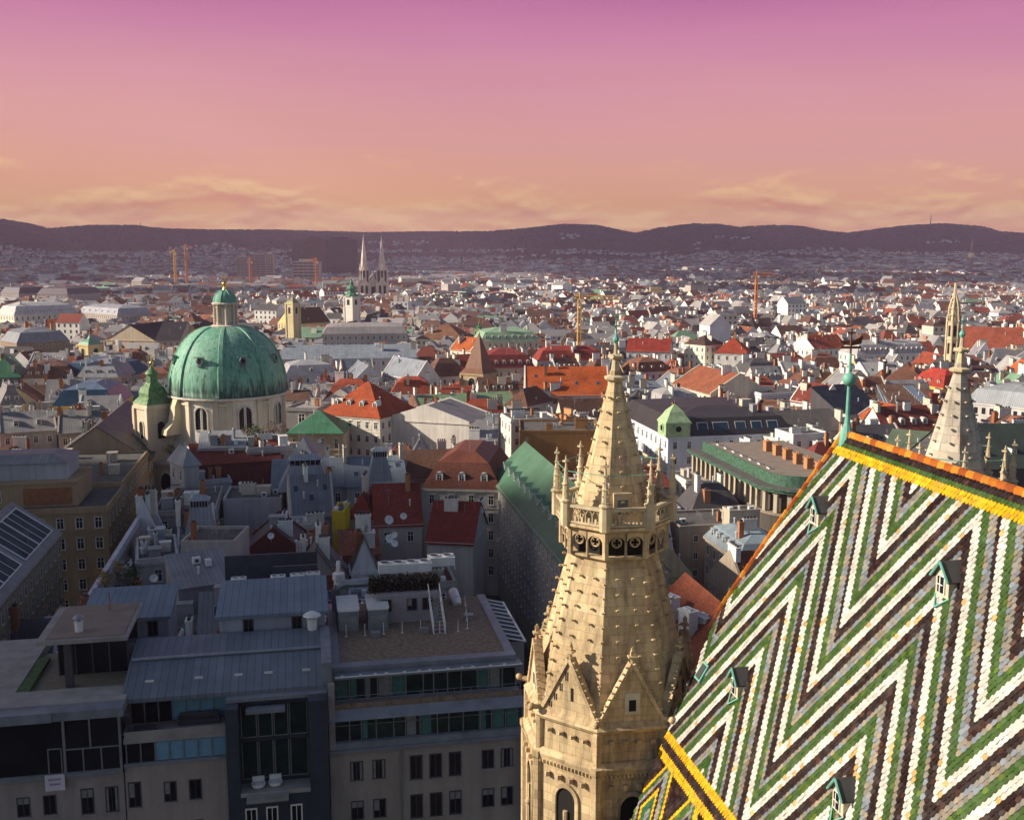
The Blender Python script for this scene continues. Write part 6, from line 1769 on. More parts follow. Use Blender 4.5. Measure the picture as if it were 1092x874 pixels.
    # roof rail posts
    for i in range(7):
        o = MB(); o.ring([(.12, 0), (.12, .04), (.035, .06), (.03, 1.15)], 6); 
        if i == 0: pm = o.mesh('roof_post', ['white_metal'])
        place(pm, 'roof_post', 2.9 + i * 1.75, 10.2 - (0.6 if i > 4 else 0), 36.46, 0, None, 'thin white post standing in the gravel roof, one of a row', 'post', 'white posts on the gravel roof')
    for i in range(4):
        place(pm, 'roof_post', 14.4 + .25 * i * (1 if i < 3 else 1), 10.2 + i * 2.2, 36.46, 0, None, 'thin white post in the gravel beside the steel stair', 'post', 'white posts beside the stair')
    q = MB(); q.box(-.4, .4, -.3, .3, 0, .45); q.box(-.45, .45, -.35, .35, .45, .5); bm_ = q.mesh('roof_box', ['grey_metal'])
    for (x, y, lab) in ((5.6, 9.7, 'small grey vent box in the gravel by the ribbed housing'), (10.2, 9.9, 'small grey vent box in the gravel below the stair foot'), (14.9, 12.8, 'small grey vent box beside the right roof edge')):
        place(bm_, 'vent_box', x, y, 36.46, 0, None, lab, 'vent', 'grey vent boxes in the gravel')
    # lean-to skylight strip at the right edge
    root = thing('glazed_lean_to', 'ladder-like glazed strip sloping along the right roof edge', 'skylight', on_gravel(17.0, 8.0, 35.6), GA)
    q = MB(); q.add([(0.2, 0, .6), (2.6, 0, 0), (2.6, 11.5, 0), (.2, 11.5, .6)], [(0, 1, 2, 3)]); q.build('pane', 'roof_pane', root)
    q = MB()
    for i in range(10): q.tube((.2, i * 1.27, .63), (2.6, i * 1.27, .03), .09, 4)
    q.tube((.2, 0, .63), (.2, 11.5, .63), .09, 4); q.tube((2.6, 0, .03), (2.6, 11.5, .03), .12, 4); q.build('bars', 'white_metal', root)
    q = MB(); q.box(.25, 2.5, 0.1, 11.4, -4, 0); q.build('base', 'plaster', root, color=(0.35, 0.34, 0.34))
rooftop_things()

# middle: dark blue stone bay with the round chairs on its balcony; seam roof; terraces
def seam_block():
    root = thing('apartment_block', 'near block under a long blue-grey seamed roof with terraces of pale blue blinds', 'apartment block', PT(0, 86.2), GA)
    x0, x1 = -15.6, -7.5
    m_ = MB(); m_.box(x0, x1, 0, 6, 0, 30.4); m_.build('wall', 'plaster', root, color=(0.36, 0.31, 0.28))
    m_ = MB(); m_.box(x0, x1, -0.15, 0.4, 30.4, 30.65); m_.build('ledge', 'zinc', root)
    # lower band of blinds
    def band(z0, z1, y, blue, name):
        g = MB(); g.box(x0 + .2, x1, y, y + .12, z0, z1); gl = g.build(name, 'glass', root)
        n_ = 7; r_ = random.Random(int(z0 * 7))
        b = MB()
        for i in blue: 
            xa = x0 + .2 + (x1 - x0 - .2) * i / n_; b.box(xa + .06, xa + (x1 - x0 - .2) / n_ - .06, y - .03, y - .004, z0 + .05, z1 - .05)
        b.build('blinds', 'blue_blind', gl)
        b = MB()
        for i in range(n_ + 1): xa = x0 + .2 + (x1 - x0 - .2) * i / n_; b.box(xa - .045, xa + .045, y - .1, y - .032, z0, z1)
        b.build('mullions', 'grey_metal', gl)
    band(30.65, 32.3, 0.1, (2, 3, 4, 5, 6), 'lower_glass_front')
    m_ = MB(); m_.box(x0, x1, 0.05, 3.6, 32.3, 32.75); m_.box(x0 + .1, x1, 0.05, .2, 32.75, 33.3); m_.build('terrace', 'concrete', root)
    band(32.75, 35.2, 3.0, (3, 4, 5, 6), 'upper_glass_front')
    m_ = MB(); m_.box(x0 - .1, x1 + .4, 1.4, 3.3, 35.2, 35.6); m_.build('eave', 'zinc', root)
    # roof: two flat slopes with a rail between
    m_ = MB()
    X1 = 1.0
    m_.add([(x0 - .2, 1.2, 35.65), (X1, 1.2, 35.65), (X1, 6.2, 37.0), (x0 - .2, 6.2, 37.0), (X1, 10.5, 37.5), (x0 - .2, 10.5, 37.5), (x0 - .2, 1.2, 35.3), (X1, 1.2, 35.3), (x0 - .2, 10.5, 35), (X1, 10.5, 35)],
           [(0, 1, 2, 3), (3, 2, 4, 5), (6, 7, 1, 0), (7, 9, 4, 2, 1), (6, 0, 3, 5, 8)])
    rf = m_.build('roof', 'seam_metal', root, color=(0.17, 0.20, 0.235))
    m_ = MB(); m_.tube((x0, 6.2, 37.15), (X1, 6.2, 37.15), .16, 6); m_.build('ridge_pipe', 'grey_metal', rf)
    for i, x in enumerate((-13.8, -9.8, -4.0, -0.8, -6.5)):
        m_ = MB(); m_.box(x - .35, x + .35, 3.2, 3.3, 36.2, 36.38); m_.build('snow_guard', 'white_metal', rf)
    m_ = MB(); m_.box(X1 - .5, X1 + .35, 1.3, 10.6, 35, 37.55); m_.build('party_wall', 'zinc', root)
    # windows in the plain wall
    for x, s in ((-14.9, 1.12), (-12.1, .9), (-10.1, .9)):
        for z in (27.9, 24.3, 20.7): win(root, win_mesh('dark'), x, 0, z, .85, s, 0, (0.2, 0.2, 0.2))
    # dark stone bay
    b0, b1 = -7.4, 0.9
    m_ = MB(); m_.box(b0, b0 + 1.0, -0.9, 6, 0, 35.0); m_.box(b1 - 1.6, b1, -.9, 6, 0, 35.2); m_.box(b0 + 1, b1 - 1.6, 1.0, 6, 0, 35.0); m_.box(b0 + 1, b1 - 1.6, -.9, 1.0, 0, 27.2)
    bay = m_.build('dark_bay', 'dark_slate', root)
    m_ = MB(); m_.box(b0, b1, .4, 1.6, 35.0, 35.3); m_.box(-5.8, -2.6, -.4, .6, 34.2, 34.5); m_.build('bay_canopy', 'zinc', bay)
    for (z0, z1) in ((31.6, 34.4), (27.9, 31.2)):
        for i, (xa, xb) in enumerate(((b0 + 1.1, -5.0), (-4.9, -3.7), (-3.6, -2.4), (-2.3, b1 - 1.7))):
            g = MB(); g.box(xa, xb, .9, .98, z0, z1, 1); g.box(xa, xb, .86, .89, z0, z0 + .08); g.box(xa, xa + .07, .86, .89, z0 + .08, z1); g.box(xb - .07, xb, .86, .89, z0 + .08, z1); g.build('window', ['grey_metal', 'green_glass'], bay)
    m_ = MB(); m_.box(b0 + 1, b1 - 1.6, -.9, .86, 27.2, 27.55); m_.box(-5.9, -2.5, -1.9, -.9, 27.1, 27.4); m_.build('balcony', 'concrete', bay)
    for z in (25.2, 21.7):
        for x in (-5.6, -3.9, -1.6): 
            win(root, win_mesh('plain'), x if x != -1.6 else -1.9, -.9, z, .8, 1.0, 0, (.3, .3, .32))
    return root
seam_block()
def round_chair(x, y, label):
    root = thing('lounge_chair', label, 'chair', PT(x, 86.2 + y, 27.56), GA, 'round chairs on the balcony')
    q = MB(); q.ring([(.30, .02), (.52, .1), (.60, .38), (.55, .40), (.42, .22), (.05, .2)], 14, smooth=True); q.build('shell', 'white_metal', root)
    q = MB(); q.ring([(.4, .22), (.42, .32), (.3, .36)], 12, smooth=True); q.build('cushion', 'frame_white', root)
    q = MB(); q.box(-.5, .5, .38, .5, .3, .78); q.build('backrest', 'white_metal', root)
round_chair(-5.0, 0.0, 'left one of two round white chairs on the small balcony'); round_chair(-3.6, 0.1, 'right one of two round white chairs on the small balcony')
q = MB(); q.box(-.9, .9, -.4, .4, .42, .5); q.box(-.85, -.75, -.35, .35, 0, .42); q.box(.75, .85, -.35, .35, 0, .42)
o = q.build('terrace_table', 'frame_dark', None, PT(-14.0, 87.3, 32.76), GA); tag(o, 'dark long table on the terrace before the dark panes', 'table')
q = MB(); q.box(-1.6, 1.6, -.4, .4, .05, .45); q.box(-1.6, 1.6, .25, .45, .45, .85); q.box(-1.7, -1.55, -.4, .4, .05, .65); q.box(1.55, 1.7, -.4, .4, .05, .65)
o = q.build('terrace_sofa', 'frame_dark', None, PT(-9.8, 88.3, 32.76), GA); tag(o, 'dark sofa on the terrace in front of the pale blue blinds', 'sofa')

def pavilion_block():
    root = thing('penthouse_block', 'near corner block with black curtain glass and a flat roofed terrace pavilion', 'apartment block', PT(0, 86.2), GA)
    x0, x1 = -46.0, -15.7
    m_ = MB(); m_.box(x0, x1, 0, 16, 0, 30.0); m_.build('wall', 'plaster', root, color=(0.33, 0.285, 0.265))
    m_ = MB(); m_.box(x0, x1, -.3, .6, 30.0, 30.3); m_.build('ledge', 'zinc', root)
    m_ = MB(); m_.box(x0, x1 - .1, -.05, 15, 30.3, 35.0); gl = m_.build('curtain_glass', 'glass', root)
    m_ = MB()
    m_.box(-46, -15.7, -.19, -.0525, 34.9, 35.0); m_.box(-46, -15.7, -.19, -.0525, 30.3, 30.4)
    for x in (-15.8, -20.1, -29.5, -38): m_.box(x - .10, x + .10, -.2, -.051, 30.35, 34.95)
    m_.box(-20.1, -15.8, -.18, -.052, 32.3, 32.4); m_.box(-18.16, -18.04, -.17, -.052, 32.35, 34.95)
    for x in (-18.7, -17.3): m_.box(x - .05, x + .05, -.17, -.052, 30.35, 32.35)
    m_.build('mullions', 'grey_metal', gl)
    m_ = MB(); m_.box(x0, x1 + .3, -.6, .9, 35.0, 35.75); m_.box(x0, -20.8, -.75, -.6, 35.0, 35.8); m_.build('cornice', 'zinc', root)
    m_ = MB(); m_.box(x0, x1 + .3, .9, 4.0, 35.0, 35.85); m_.box(x0, -24.6, 4.0, 17.0, 35, 35.85); m_.box(-16.0, x1 + .3, 4.0, 14, 35, 35.9); m_.build('roof_rim', 'concrete', root)
    m_ = MB(); m_.box(-24.6, -16.0, 4.0, 13.8, 35.0, 35.45); m_.build('terrace_floor', 'terrace_wood', root)
    m_ = MB(); m_.box(-24.6, -23.6, 4.1, 12, 35.45, 35.8); m_.build('lawn_strip', 'lawn', root)
    m_ = MB(); m_.box(-22.0, -16.2, 8.2, 13.5, 35.45, 38.9); pv = m_.build('pavilion', 'glass', root)
    m_ = MB()
    for x in (-22, -20.6, -19.2, -17.8, -16.25): m_.box(x - .06, x + .06, 8.08, 8.2, 35.45, 38.9)
    m_.box(-20.9, -20.3, 5.2, 5.8, 35.45, 39.4)
    m_.build('posts', 'frame_dark', pv)
    m_ = MB(); m_.box(-23.0, -15.7, 4.9, 14.0, 39.4, 39.75); m_.box(-22.3, -16.0, 5.3, 13.8, 39.75, 39.84, 1); m_.build('pavilion_roof', ['concrete', 'roof_felt'], pv)
    # brownish felt top on the pavilion; vents
    for (xa, tall) in ((-37, 0), (-35, 0), (-30.5, 1), (-28.2, 1), (-23.5, 0), (-21.5, 0), (-18.6, 1), (-16.7, 1)):
        for z in (27.7, 24.1, 20.5): win(root, win_mesh('dark'), xa, 0, z, .85, 1.12 if tall else .85, 0, (.2, .2, .2))
    m_ = MB(); m_.box(-21.4, -21.32, -.17, -.052, 30.4, 32.5); m_.box(-20.4, -20.32, -.17, -.052, 30.4, 32.5); m_.box(-21.4, -20.32, -.171, -.053, 32.45, 32.53); m_.build('glass_door', 'grey_metal', gl)
    return root
mk_plain('lawn', (0.07, 0.13, 0.05), 0.95, (3, .6, 1.3)); mk_plain('roof_felt', (0.23, 0.185, 0.15), 0.9, (.5, .8, 1.15))
pavilion_block()
def roof_vent(P, label, s=1.0):
    root = thing('roof_vent', label, 'vent', P, GA)
    q = MB(); q.ring([(.34 * s, 0), (.34 * s, .8 * s), (.38 * s, .82 * s), (.38 * s, .9 * s)], 12); q.build('pipe', 'white_metal', root)
    q = MB(); q.ring([(.2 * s, .9 * s), (.2 * s, 1.15 * s), (.5 * s, 1.2 * s), (.1 * s, 1.5 * s)], 12); q.build('cowl', 'grey_metal', root)
roof_vent(PT(-19.9, 93.0, 39.84), 'metal vent cowl on the front edge of the pavilion roof')
q = MB(); q.ring([(.15, 0), (.06, .1), (.05, 1.6)], 8); tag(q.build('flue_pipe', 'brick_red', None, PT(-18.3, 98.4, 39.84), GA), 'thin rusty flue pipe at the back of the pavilion roof', 'flue')
# roof-top sign board on the near block's glass, with its two faint lines of lettering
def sign_board():
    root = thing('sign_board', 'small pale sign board with a purple scrawl below the black glass', 'sign', PT(-20.9, 86.2 - .42, 29.1), GA)
    q = MB(); q.box(-.75, .75, -.05, .05, 0, 1.35); q.build('board', 'sign_pale', root)
    q = MB()
    for (z, L_, k) in ((.95, .5, 7), (.55, .42, 6)):
        for i in range(k):
            x = -L_ + 2 * L_ * i / k; q.add([(x, -.056, z - .07), (x + .06, -.056, z - .09), (x + .13, -.056, z + .13), (x + .05, -.056, z + .1)], [(0, 1, 2, 3)])
            q.add([(x + .04, -.057, z - .02), (x + .15, -.057, z - .05), (x + .15, -.057, z), (x + .05, -.057, z + .03)], [(0, 1, 2, 3)])
    q.build('lettering', 'sign_purple', root)
mk_plain('sign_pale', (0.62, 0.60, 0.64), 0.6); mk_plain('sign_purple', (0.22, 0.10, 0.34), 0.6)
sign_board()
# penthouses behind
def penthouse(p0, p1, t0, t1, z0, z1, label, wins, wall=(0.34, 0.37, 0.45), roofc=(0.16, 0.22, 0.28)):
    root = thing('roof_house', label, 'roof house', PT((p0 + p1) / 2, t0), GA)
    w = (p1 - p0) / 2; d = t1 - t0
    q = MB(); q.box(-w, w, 0, d, 0, z1); q.build('wall', 'plaster', root, color=wall)
    q = MB(); q.add([(-w - .3, -.5, z1 + .05), (w + .3, -.5, z1 + .05), (w + .3, d + .3, z1 + 1.0), (-w - .3, d + .3, z1 + 1.0)] + [(-w - .3, -.5, z1 - .25), (w + .3, -.5, z1 - .25), (w + .3, d + .3, z1 + .7), (-w - .3, d + .3, z1 + .7)], [(0, 1, 2, 3), (4, 5, 1, 0), (5, 6, 2, 1), (7, 4, 0, 3)])
    q.build('roof', 'seam_metal', root, color=roofc)
    for x in wins: link('window', win_mesh('dark'), root, (x, 0, z1 - 1.25), 0, (.8, 1, .75))
claim_pt(-24, 2, 96, 118)
penthouse(-8.6, 1.0, 97.2, 104.5, 36, 39.0, 'pale blue roof house with two windows under a teal seamed roof', (-2.2, 2.2))
penthouse(-21.5, -13.8, 102.5, 109, 34, 37.6, 'lower pale blue roof house with a slanted teal roof by the terrace pavilion', (2.4,))
q = MB(); q.ring([(.45, 0), (.45, .9), (.5, .95), (.5, 1.1)], 12, 0); q.ring([(.85, 1.35), (.75, 1.5), (.25, 1.72), (.02, 1.75)], 14, 0); q.tube((0, 0, 1), (0, 0, 1.5), .2, 6)
tag(q.build('mushroom_vent', 'white_metal', None, PT(-0.2, 96.4, 37.4), GA), 'white mushroom shaped vent at the right end of the pale blue roof house', 'vent')
# plant enclosure with chillers behind the penthouses
def plant_room():
    root = thing('plant_enclosure', 'dark slatted plant enclosure behind the teal seamed roof', 'roof enclosure', PT(-4.0, 108.0), GA)
    q = MB(); q.box(-5.5, 4.6, 0, 9, 0, 36.5); q.build('wall', 'plaster', root, color=(0.16, 0.15, 0.16))
    q = MB(); q.box(-5.4, 4.5, 7.6, 7.9, 36.5, 39.4); q.box(-.2, 4.5, 4.0, 4.3, 36.5, 39.0); q.build('screen', 'dark_slate', root)
plant_room()
for i, (p, t, z, lab) in enumerate(((-7.6, 110, 36.5, 'leftmost pale cooling unit before the dark screen'), (-3.6, 110, 36.5, 'second pale cooling unit before the dark screen'), (-1.6, 110.2, 36.5, 'third pale cooling unit before the dark screen'), (0.0, 110.4, 36.5, 'rightmost pale cooling unit before the dark screen'))):
    o = link('cooling_unit', ac_mesh(), None, PT(p, t, z), GA, (1.1, 1.2, 1.9)); tag(o, lab, 'cooling unit', 'cooling units behind the teal roof')
q = MB(); q.ring([(.5, 0), (.5, 2.2), (.62, 2.25), (.62, 2.9), (.3, 3.0)], 12); q.ring([(.2, 3.0), (.2, 4.2)], 8); tag(q.build('exhaust_pipe', 'white_metal', None, PT(2.6, 107.4, 36.4), GA), 'fat pale exhaust pipe between the teal roof and the ribbed housings', 'pipe')

# ------------------------------------------------------------------ left street
LP_ = PT(-43, 159)
house((LP_.x, LP_.y), GA + R(90), 64, 15, 24, 'long tan block at the left edge with slanting glass panes in its grey roof', roof='gable', rh=5.6, wall=(0.36, 0.30, 0.20), rc=(0.26, 0.26, 0.27), rm=SM, floors=5, fh=3.7, bay=3.0, chim=0, seed=201, fire=False, wscale=(1.05, 1.2), wk='old', bits=2)
def glass_panels():
    root = thing('roof_glazing', 'bluish slanting roof glazing in three panels at the left edge', 'roof glazing', (LP_.x, LP_.y, 24), GA + R(90))
    sl = 5.6 / 7.5
    for i, (u0, u1) in enumerate(((-30, -12), (-9.5, 9.5), (12, 30))):
        q = MB()
        def S(u, y, up): return (u, y, y * sl + .12 + up)
        q.add([S(u0, .9, .14), S(u1, .9, .14), S(u1, 6.3, .14), S(u0, 6.3, .14)], [(0, 1, 2, 3)])
        f = q.build('pane', 'roof_pane', root)
        q = MB(); n_ = 6
        for k in range(n_ + 1): u = u0 + (u1 - u0) * k / n_; q.tube(S(u, .8, .16), S(u, 6.4, .16), .07 if k % 3 else .16, 4)
        for y in (.8, 6.4): q.tube(S(u0, y, .16), S(u1, y, .16), .14, 4)
        q.build('glazing_bars', 'white_metal', f)
glass_panels()
# pale blue parapet along the block's edge over the street
def street_parapet():
    root = thing('roof_parapet', 'long pale blue-grey metal parapet along the roof edge above the dark street', 'parapet', PT(-30.4, 146, 0), GA)
    q = MB(); q.box(-.55, .55, 0, 68, 0, 24.6); q.build('wall', 'plaster', root, color=(0.40, 0.36, 0.32))
    q = MB(); q.add([(-.7, 0, 24.6), (.6, 0, 24.6), (.45, 0, 25.5), (-.25, 0, 25.5), (-.7, 68, 24.6), (.6, 68, 24.6), (.45, 68, 25.5), (-.25, 68, 25.5)], [(0, 1, 2, 3), (3, 2, 6, 7), (0, 3, 7, 4), (1, 5, 6, 2), (4, 7, 6, 5)]); q.build('metal_coping', 'pale_zinc', root)
mk_plain('pale_zinc', (0.42, 0.48, 0.55), 0.45, (0.8, .75, 1.1))
street_parapet()
def roof_lantern(px, py, z, w, d, label):
    P = at(px, py, z); root = thing('roof_lantern', label, 'roof lantern', (P.x, P.y, z), GA)
    q = MB(); a, b, h = w / 2, d / 2, 3.4
    k = .55
    bt = [(-a, -b, -1.5), (a, -b, -1.5), (a, b, -1.5), (-a, b, -1.5)]; tp = [(-a * k, -b * k, h), (a * k, -b * k, h), (a * k, b * k, h), (-a * k, b * k, h)]
    q.add(bt + tp, [(0, 1, 5, 4), (1, 2, 6, 5), (2, 3, 7, 6), (3, 0, 4, 7)]); q.build('skirt', 'seam_metal', root, color=(0.27, 0.29, 0.33))
    q = MB(); q.box(-a * k, a * k, -b * k, b * k, h, h + 1.1); q.build('window_band', 'glass', root)
    q = MB()
    for i in range(7): x = -a * k + 2 * a * k * i / 6; q.box(x - .07, x + .07, -b * k - .06, -b * k + .01, h, h + 1.1)
    q.build('mullions', 'grey_metal', root)
    q = MB(); e = .35; q.add([(-a * k - e, -b * k - e, h + 1.1), (a * k + e, -b * k - e, h + 1.1), (a * k + e, b * k + e, h + 1.1), (-a * k - e, b * k + e, h + 1.1), (-a * k * .6, 0, h + 1.9), (a * k * .6, 0, h + 1.9)], [(0, 1, 5, 4), (1, 2, 5), (2, 3, 4, 5), (3, 0, 4), (3, 2, 1, 0)]); q.build('cap', 'seam_metal', root, color=(0.30, 0.32, 0.36))
roof_lantern(326, 511, 26.5, 11, 9, 'grey metal lantern with a dark window band on the long grey roof')
roof_lantern(405, 503, 27.5, 5, 5, 'small square metal lantern near the white gable wall')
roof_lantern(214, 560, 27, 5, 4.5, 'small teal-grey lantern among the dark flat roofs near the street')
hpt(-74, -37.2, 203, 222, 25, 'tan corner block on the dark street with a red panelled attic', roof='flat', rh=1, wall=(0.40, 0.285, 0.17), rc=(0.12, 0.11, 0.1), rm='bitumen', floors=5, fh=3.9, bay=3.0, chim=0, seed=202, wscale=(1.15, 1.1))
def attic():
    root = thing('attic_storey', 'set back tan attic with dark red panels under a zinc pavilion roof', 'attic', PT(-60, 206.5, 25.1), GA)
    q = MB(); q.box(-18, 17, 0, 14, 0, 4.4); q.box(-18.3, 17.3, -.3, 14, 4.4, 4.8); q.build('wall', 'plaster', root, color=(0.40, 0.285, 0.17))
    q = MB(); q.box(-14.5, -6.5, -.08, .05, .6, 3.8); q.build('red_panel', 'brick_red', root)
    q = MB(); q.box(7.5, 16.0, -.08, .05, .4, 3.6); q.build('red_panel', 'brick_red', root)
    for x in (-4, -2.6, -1.2, .2): win(root, win_mesh('plain'), x + 3, 0, 2.2, .8, 1.0, 0, (.4, .3, .2))
    q = MB(); q.box(-13, 15, 2.0, 13, 4.8, 8.0); q.build('pavilion_wall', 'plaster', root, color=(0.42, 0.42, 0.46))
    q = MB(); q.add([(-13.5, 1.5, 8.0), (15.5, 1.5, 8.0), (15.5, 13.5, 8.0), (-13.5, 13.5, 8.0), (-10, 5, 9.2), (12, 5, 9.2), (12, 11, 9.2), (-10, 11, 9.2)], [(0, 1, 5, 4), (1, 2, 6, 5), (2, 3, 7, 6), (3, 0, 4, 7), (4, 5, 6, 7)]); q.build('pavilion_roof', 'seam_metal', root, color=(0.24, 0.24, 0.25))
attic()
hpt(-64, -37.5, 222.3, 258, 25.5, 'tan street block behind the corner, with a flat crowded roof', roof='flat', rh=1, wall=(0.42, 0.30, 0.18), rc=(0.14, 0.13, 0.13), rm='bitumen', floors=5, fh=3.9, bay=3.0, chim=4, seed=203, clutter=4)
hpt(-60, -37.4, 258.3, 303, 24, 'street block with a dark slate roof and a line of small skylights beside the church', roof='gable', ax='y', rh=8, wall=(0.40, 0.29, 0.19), rc=(0.085, 0.085, 0.09), rm=SM, floors=5, fh=3.8, bay=3.0, chim=2, seed=204, fire=False)
# ------------------------------------------------------------------ right of the gravel block, along the next street
GRN = hleft(38.6, 150, 222, 15, 24, 'long grey street block with a steep green copper roof and paired dormers', roof='gable', rh=7.5, wall=(0.36, 0.33, 0.30), rc=(0.085, 0.185, 0.115), rm=SM, floors=5, fh=3.7, bay=3.0, dorm=13, dk='gable', chim=0, seed=205, drc=(0.10, 0.20, 0.14), fire=False)
hpt(17.8, 37.0, 225, 240, 23.5, 'cream house closing the end of the narrow dark street', roof='gable', rh=5, wall=CREAM, rc=BROWN, floors=4, chim=3, seed=206)
# corner house with the green cap
R1 = hpt(91.2, 126, 257.5, 300, 25, 'pale bluish white corner house with dark attic glazing and a green corner cap', roof='mansard', rh=6.0, wall=(0.66, 0.68, 0.76), rc=(0.045, 0.042, 0.045), rm=SM, floors=4, fh=4.0, bay=3.6, chim=3, seed=207, dorm=0, clutter=2)
def corner_cap():
    root = thing('corner_cupola', 'pale green domed corner cap with a round window on the bluish white house', 'cupola', PT(93.6, 259.8, 25.05), GA)
    q = MB(); q.box(-3.3, 3.3, -3.0, 3.3, 0, 3.6); q.ring([(5.0, 3.4), (4.9, 3.8), (3.9, 4.8), (3.5, 5.2)], 4, 0, R(45)); q.ring([(3.5, 5.2), (2.6, 6.4), (.15, 8.2)], 4, 0, R(45)); q.build('copper_cap', 'pale_copper', root)
    for ang in (0, -90):
        f = MB(); f.M = Matrix.Rotation(R(ang), 4, 'Z') @ Matrix.Translation((0, -3.35, 2.1))
        f.add([(1.25 * math.cos(k), -.1, 1.25 * math.sin(k)) for k in [math.pi * i / 8 for i in range(16)]], [tuple(range(16))[::1]], 0)
        f.add([(.8 * math.cos(k), -.14, .8 * math.sin(k)) for k in [math.pi * i / 8 for i in range(16)]], [tuple(range(16))], 1)
        f.build('round_window', ['pale_copper', 'glass'], root)
    q = MB(); q.tube((0, 0, 8), (0, 0, 9.4), .07, 5); q.build('finial', 'grey_metal', root)
mk_plain('pale_copper', (0.36, 0.50, 0.27), 0.6, (1.0, .7, 1.15))
corner_cap()
def attic_glass():
    for i, p in enumerate((101, 106, 111.5, 116, 120.5)):
        sl = math.atan2(0.72 * 6.0, .42 * 6.0)
        root = thing('attic_window', 'slanting white framed attic window in the dark roof, %s' % ('nearest the green corner cap', 'second from the green corner cap', 'middle one of five', 'fourth from the green corner cap', 'farthest from the green corner cap')[i], 'window', PT(p, 257.5 + 1.2, 25 + 2.0), GA, 'attic windows beside the green cap')
        q = MB(); w = 1.5 if i != 1 else 2.2
        M_ = Matrix.Rotation(sl, 4, 'X'); q.M = M_
        q.box(-w, w, -1.4, 1.4, 0.02, .14, 0); q.build('frame', 'frame_white', root)
        q = MB(); q.M = M_; q.box(-w + .15, w - .15, -1.25, 1.25, .14, .155); q.build('pane', 'sky_glass', root)
attic_glass()
# dark block with the green copper parapet and lit loggia piers
def loggia_block():
    root = thing('loggia_block', 'dark block with a rounded end, green copper parapet and sunlit loggia piers', 'office block', PT(89, 208), LEFTF)
    claim_pt(89, 112, 182, 234)
    # local x runs from far (x<0 at t large?) : LEFTF: x = -a... far end is x<0
    L0, L1, D_ = -26.0, 20.0, 22.0
    def outline(e):                              # rounded corner at the near end
        pts = [(L0 - e, -e)]
        r = 9 + e; cx, cy = L1 - 9, 9
        for i in range(11):
            a = -math.pi / 2 + math.pi / 2 * i / 10
            pts.append((cx + r * math.cos(a), cy + r * math.sin(a)))
        pts += [(L1 + e, D_), (L0 - e, D_)]
        return pts
    q = MB(); q.prism(outline(0), 0, 20.8); q.prism(outline(-1.6), 20.8, 25.2); q.build('wall', 'plaster', root, color=(0.10, 0.085, 0.07))  # wall colour darkened to stand in for shade on this front
    q = MB(); q.prism(outline(.25), 20.4, 20.9); q.build('ledge', 'plaster', root, color=(0.3, 0.25, 0.2))
    ou = outline(-.3)[:12]
    segs = []
    tot = 0
    for i in range(len(ou) - 1):
        a, b = Vector((*ou[i], 0)), Vector((*ou[i + 1], 0)); segs.append((a, b, (b - a).length)); tot += (b - a).length
    n_ = 18
    for k in range(n_ + 1):
        s = tot * k / n_
        for a, b, l in segs:
            if s <= l + 1e-6:
                P = a.lerp(b, min(1, s / l)); ang = math.atan2((b - a).y, (b - a).x); break
            s -= l
        f = MB(); f.box(-.42, .42, -.35, .45, 20.9, 24.6); f.box(-.55, .55, -.45, .5, 24.6, 25.2)
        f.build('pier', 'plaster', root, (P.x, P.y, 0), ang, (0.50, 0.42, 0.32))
    q = MB(); q.prism(outline(.9), 25.2, 25.75); q.prism(outline(1.25), 25.75, 26.0); q.build('cornice', 'verdigris_dark', root)
    q = MB(); q.prism(outline(.95), 26.0, 26.12); q.build('gutter_deck', 'bitumen', root)
    q = MB()
    inn, out = outline(-2.0)[:12], outline(-1.7)[:12]
    for i in range(11):
        (x0, y0), (x1, y1) = out[i], out[i + 1]; (u0, v0), (u1, v1) = inn[i], inn[i + 1]
        q.quad((x0, y0, 26.1), (x1, y1, 26.1), (x1, y1, 28.4), (x0, y0, 28.4)); q.quad((u1, v1, 26.1), (u0, v0, 26.1), (u0, v0, 28.4), (u1, v1, 28.4)); q.quad((x0, y0, 28.4), (x1, y1, 28.4), (u1, v1, 28.4), (u0, v0, 28.4))
    q.build('copper_parapet', 'verdigris_dark', root)
    q = MB(); q.prism(outline(-2.1), 26.1, 27.9); q.build('roof', 'roof_felt', root)
    for k in range(7):
        o = MB(); o.box(-.7, .7, -.45, .45, 0, .25); o.box(-.6, .6, -.36, .36, .25, .28, 1); o.build('skylight', ['white_metal', 'sky_glass'], root, (L0 + 5 + k * 4.6, 4.6, 27.9))
    for k in range(6):
        o = MB(); o.box(-.8, .8, -.7, .7, 0, 2.2); o.box(-.9, .9, -.8, .8, 2.2, 2.4)
        for s in (-.4, .4): o.ring([(.18, 2.4), (.15, 2.8)], 8, 0, 0, s, 0)
        o.build('chimney', 'plaster', root, (L0 + 14 + k * 5.0, 12.5, 27.8), 0, (0.52, 0.24, 0.11))
    # rows of windows below
    for z in (18.6, 14.6):
        for k in range(9): link('window', win_mesh('old'), root, (L0 + 2.5 + k * 4.0, 0, z), 0, (1.1, 1, 1.1), (0.2, 0.17, 0.13))
mk_plain('verdigris_dark', (0.055, 0.125, 0.082), 0.6, (1.6, .35, 1.45))
loggia_block()
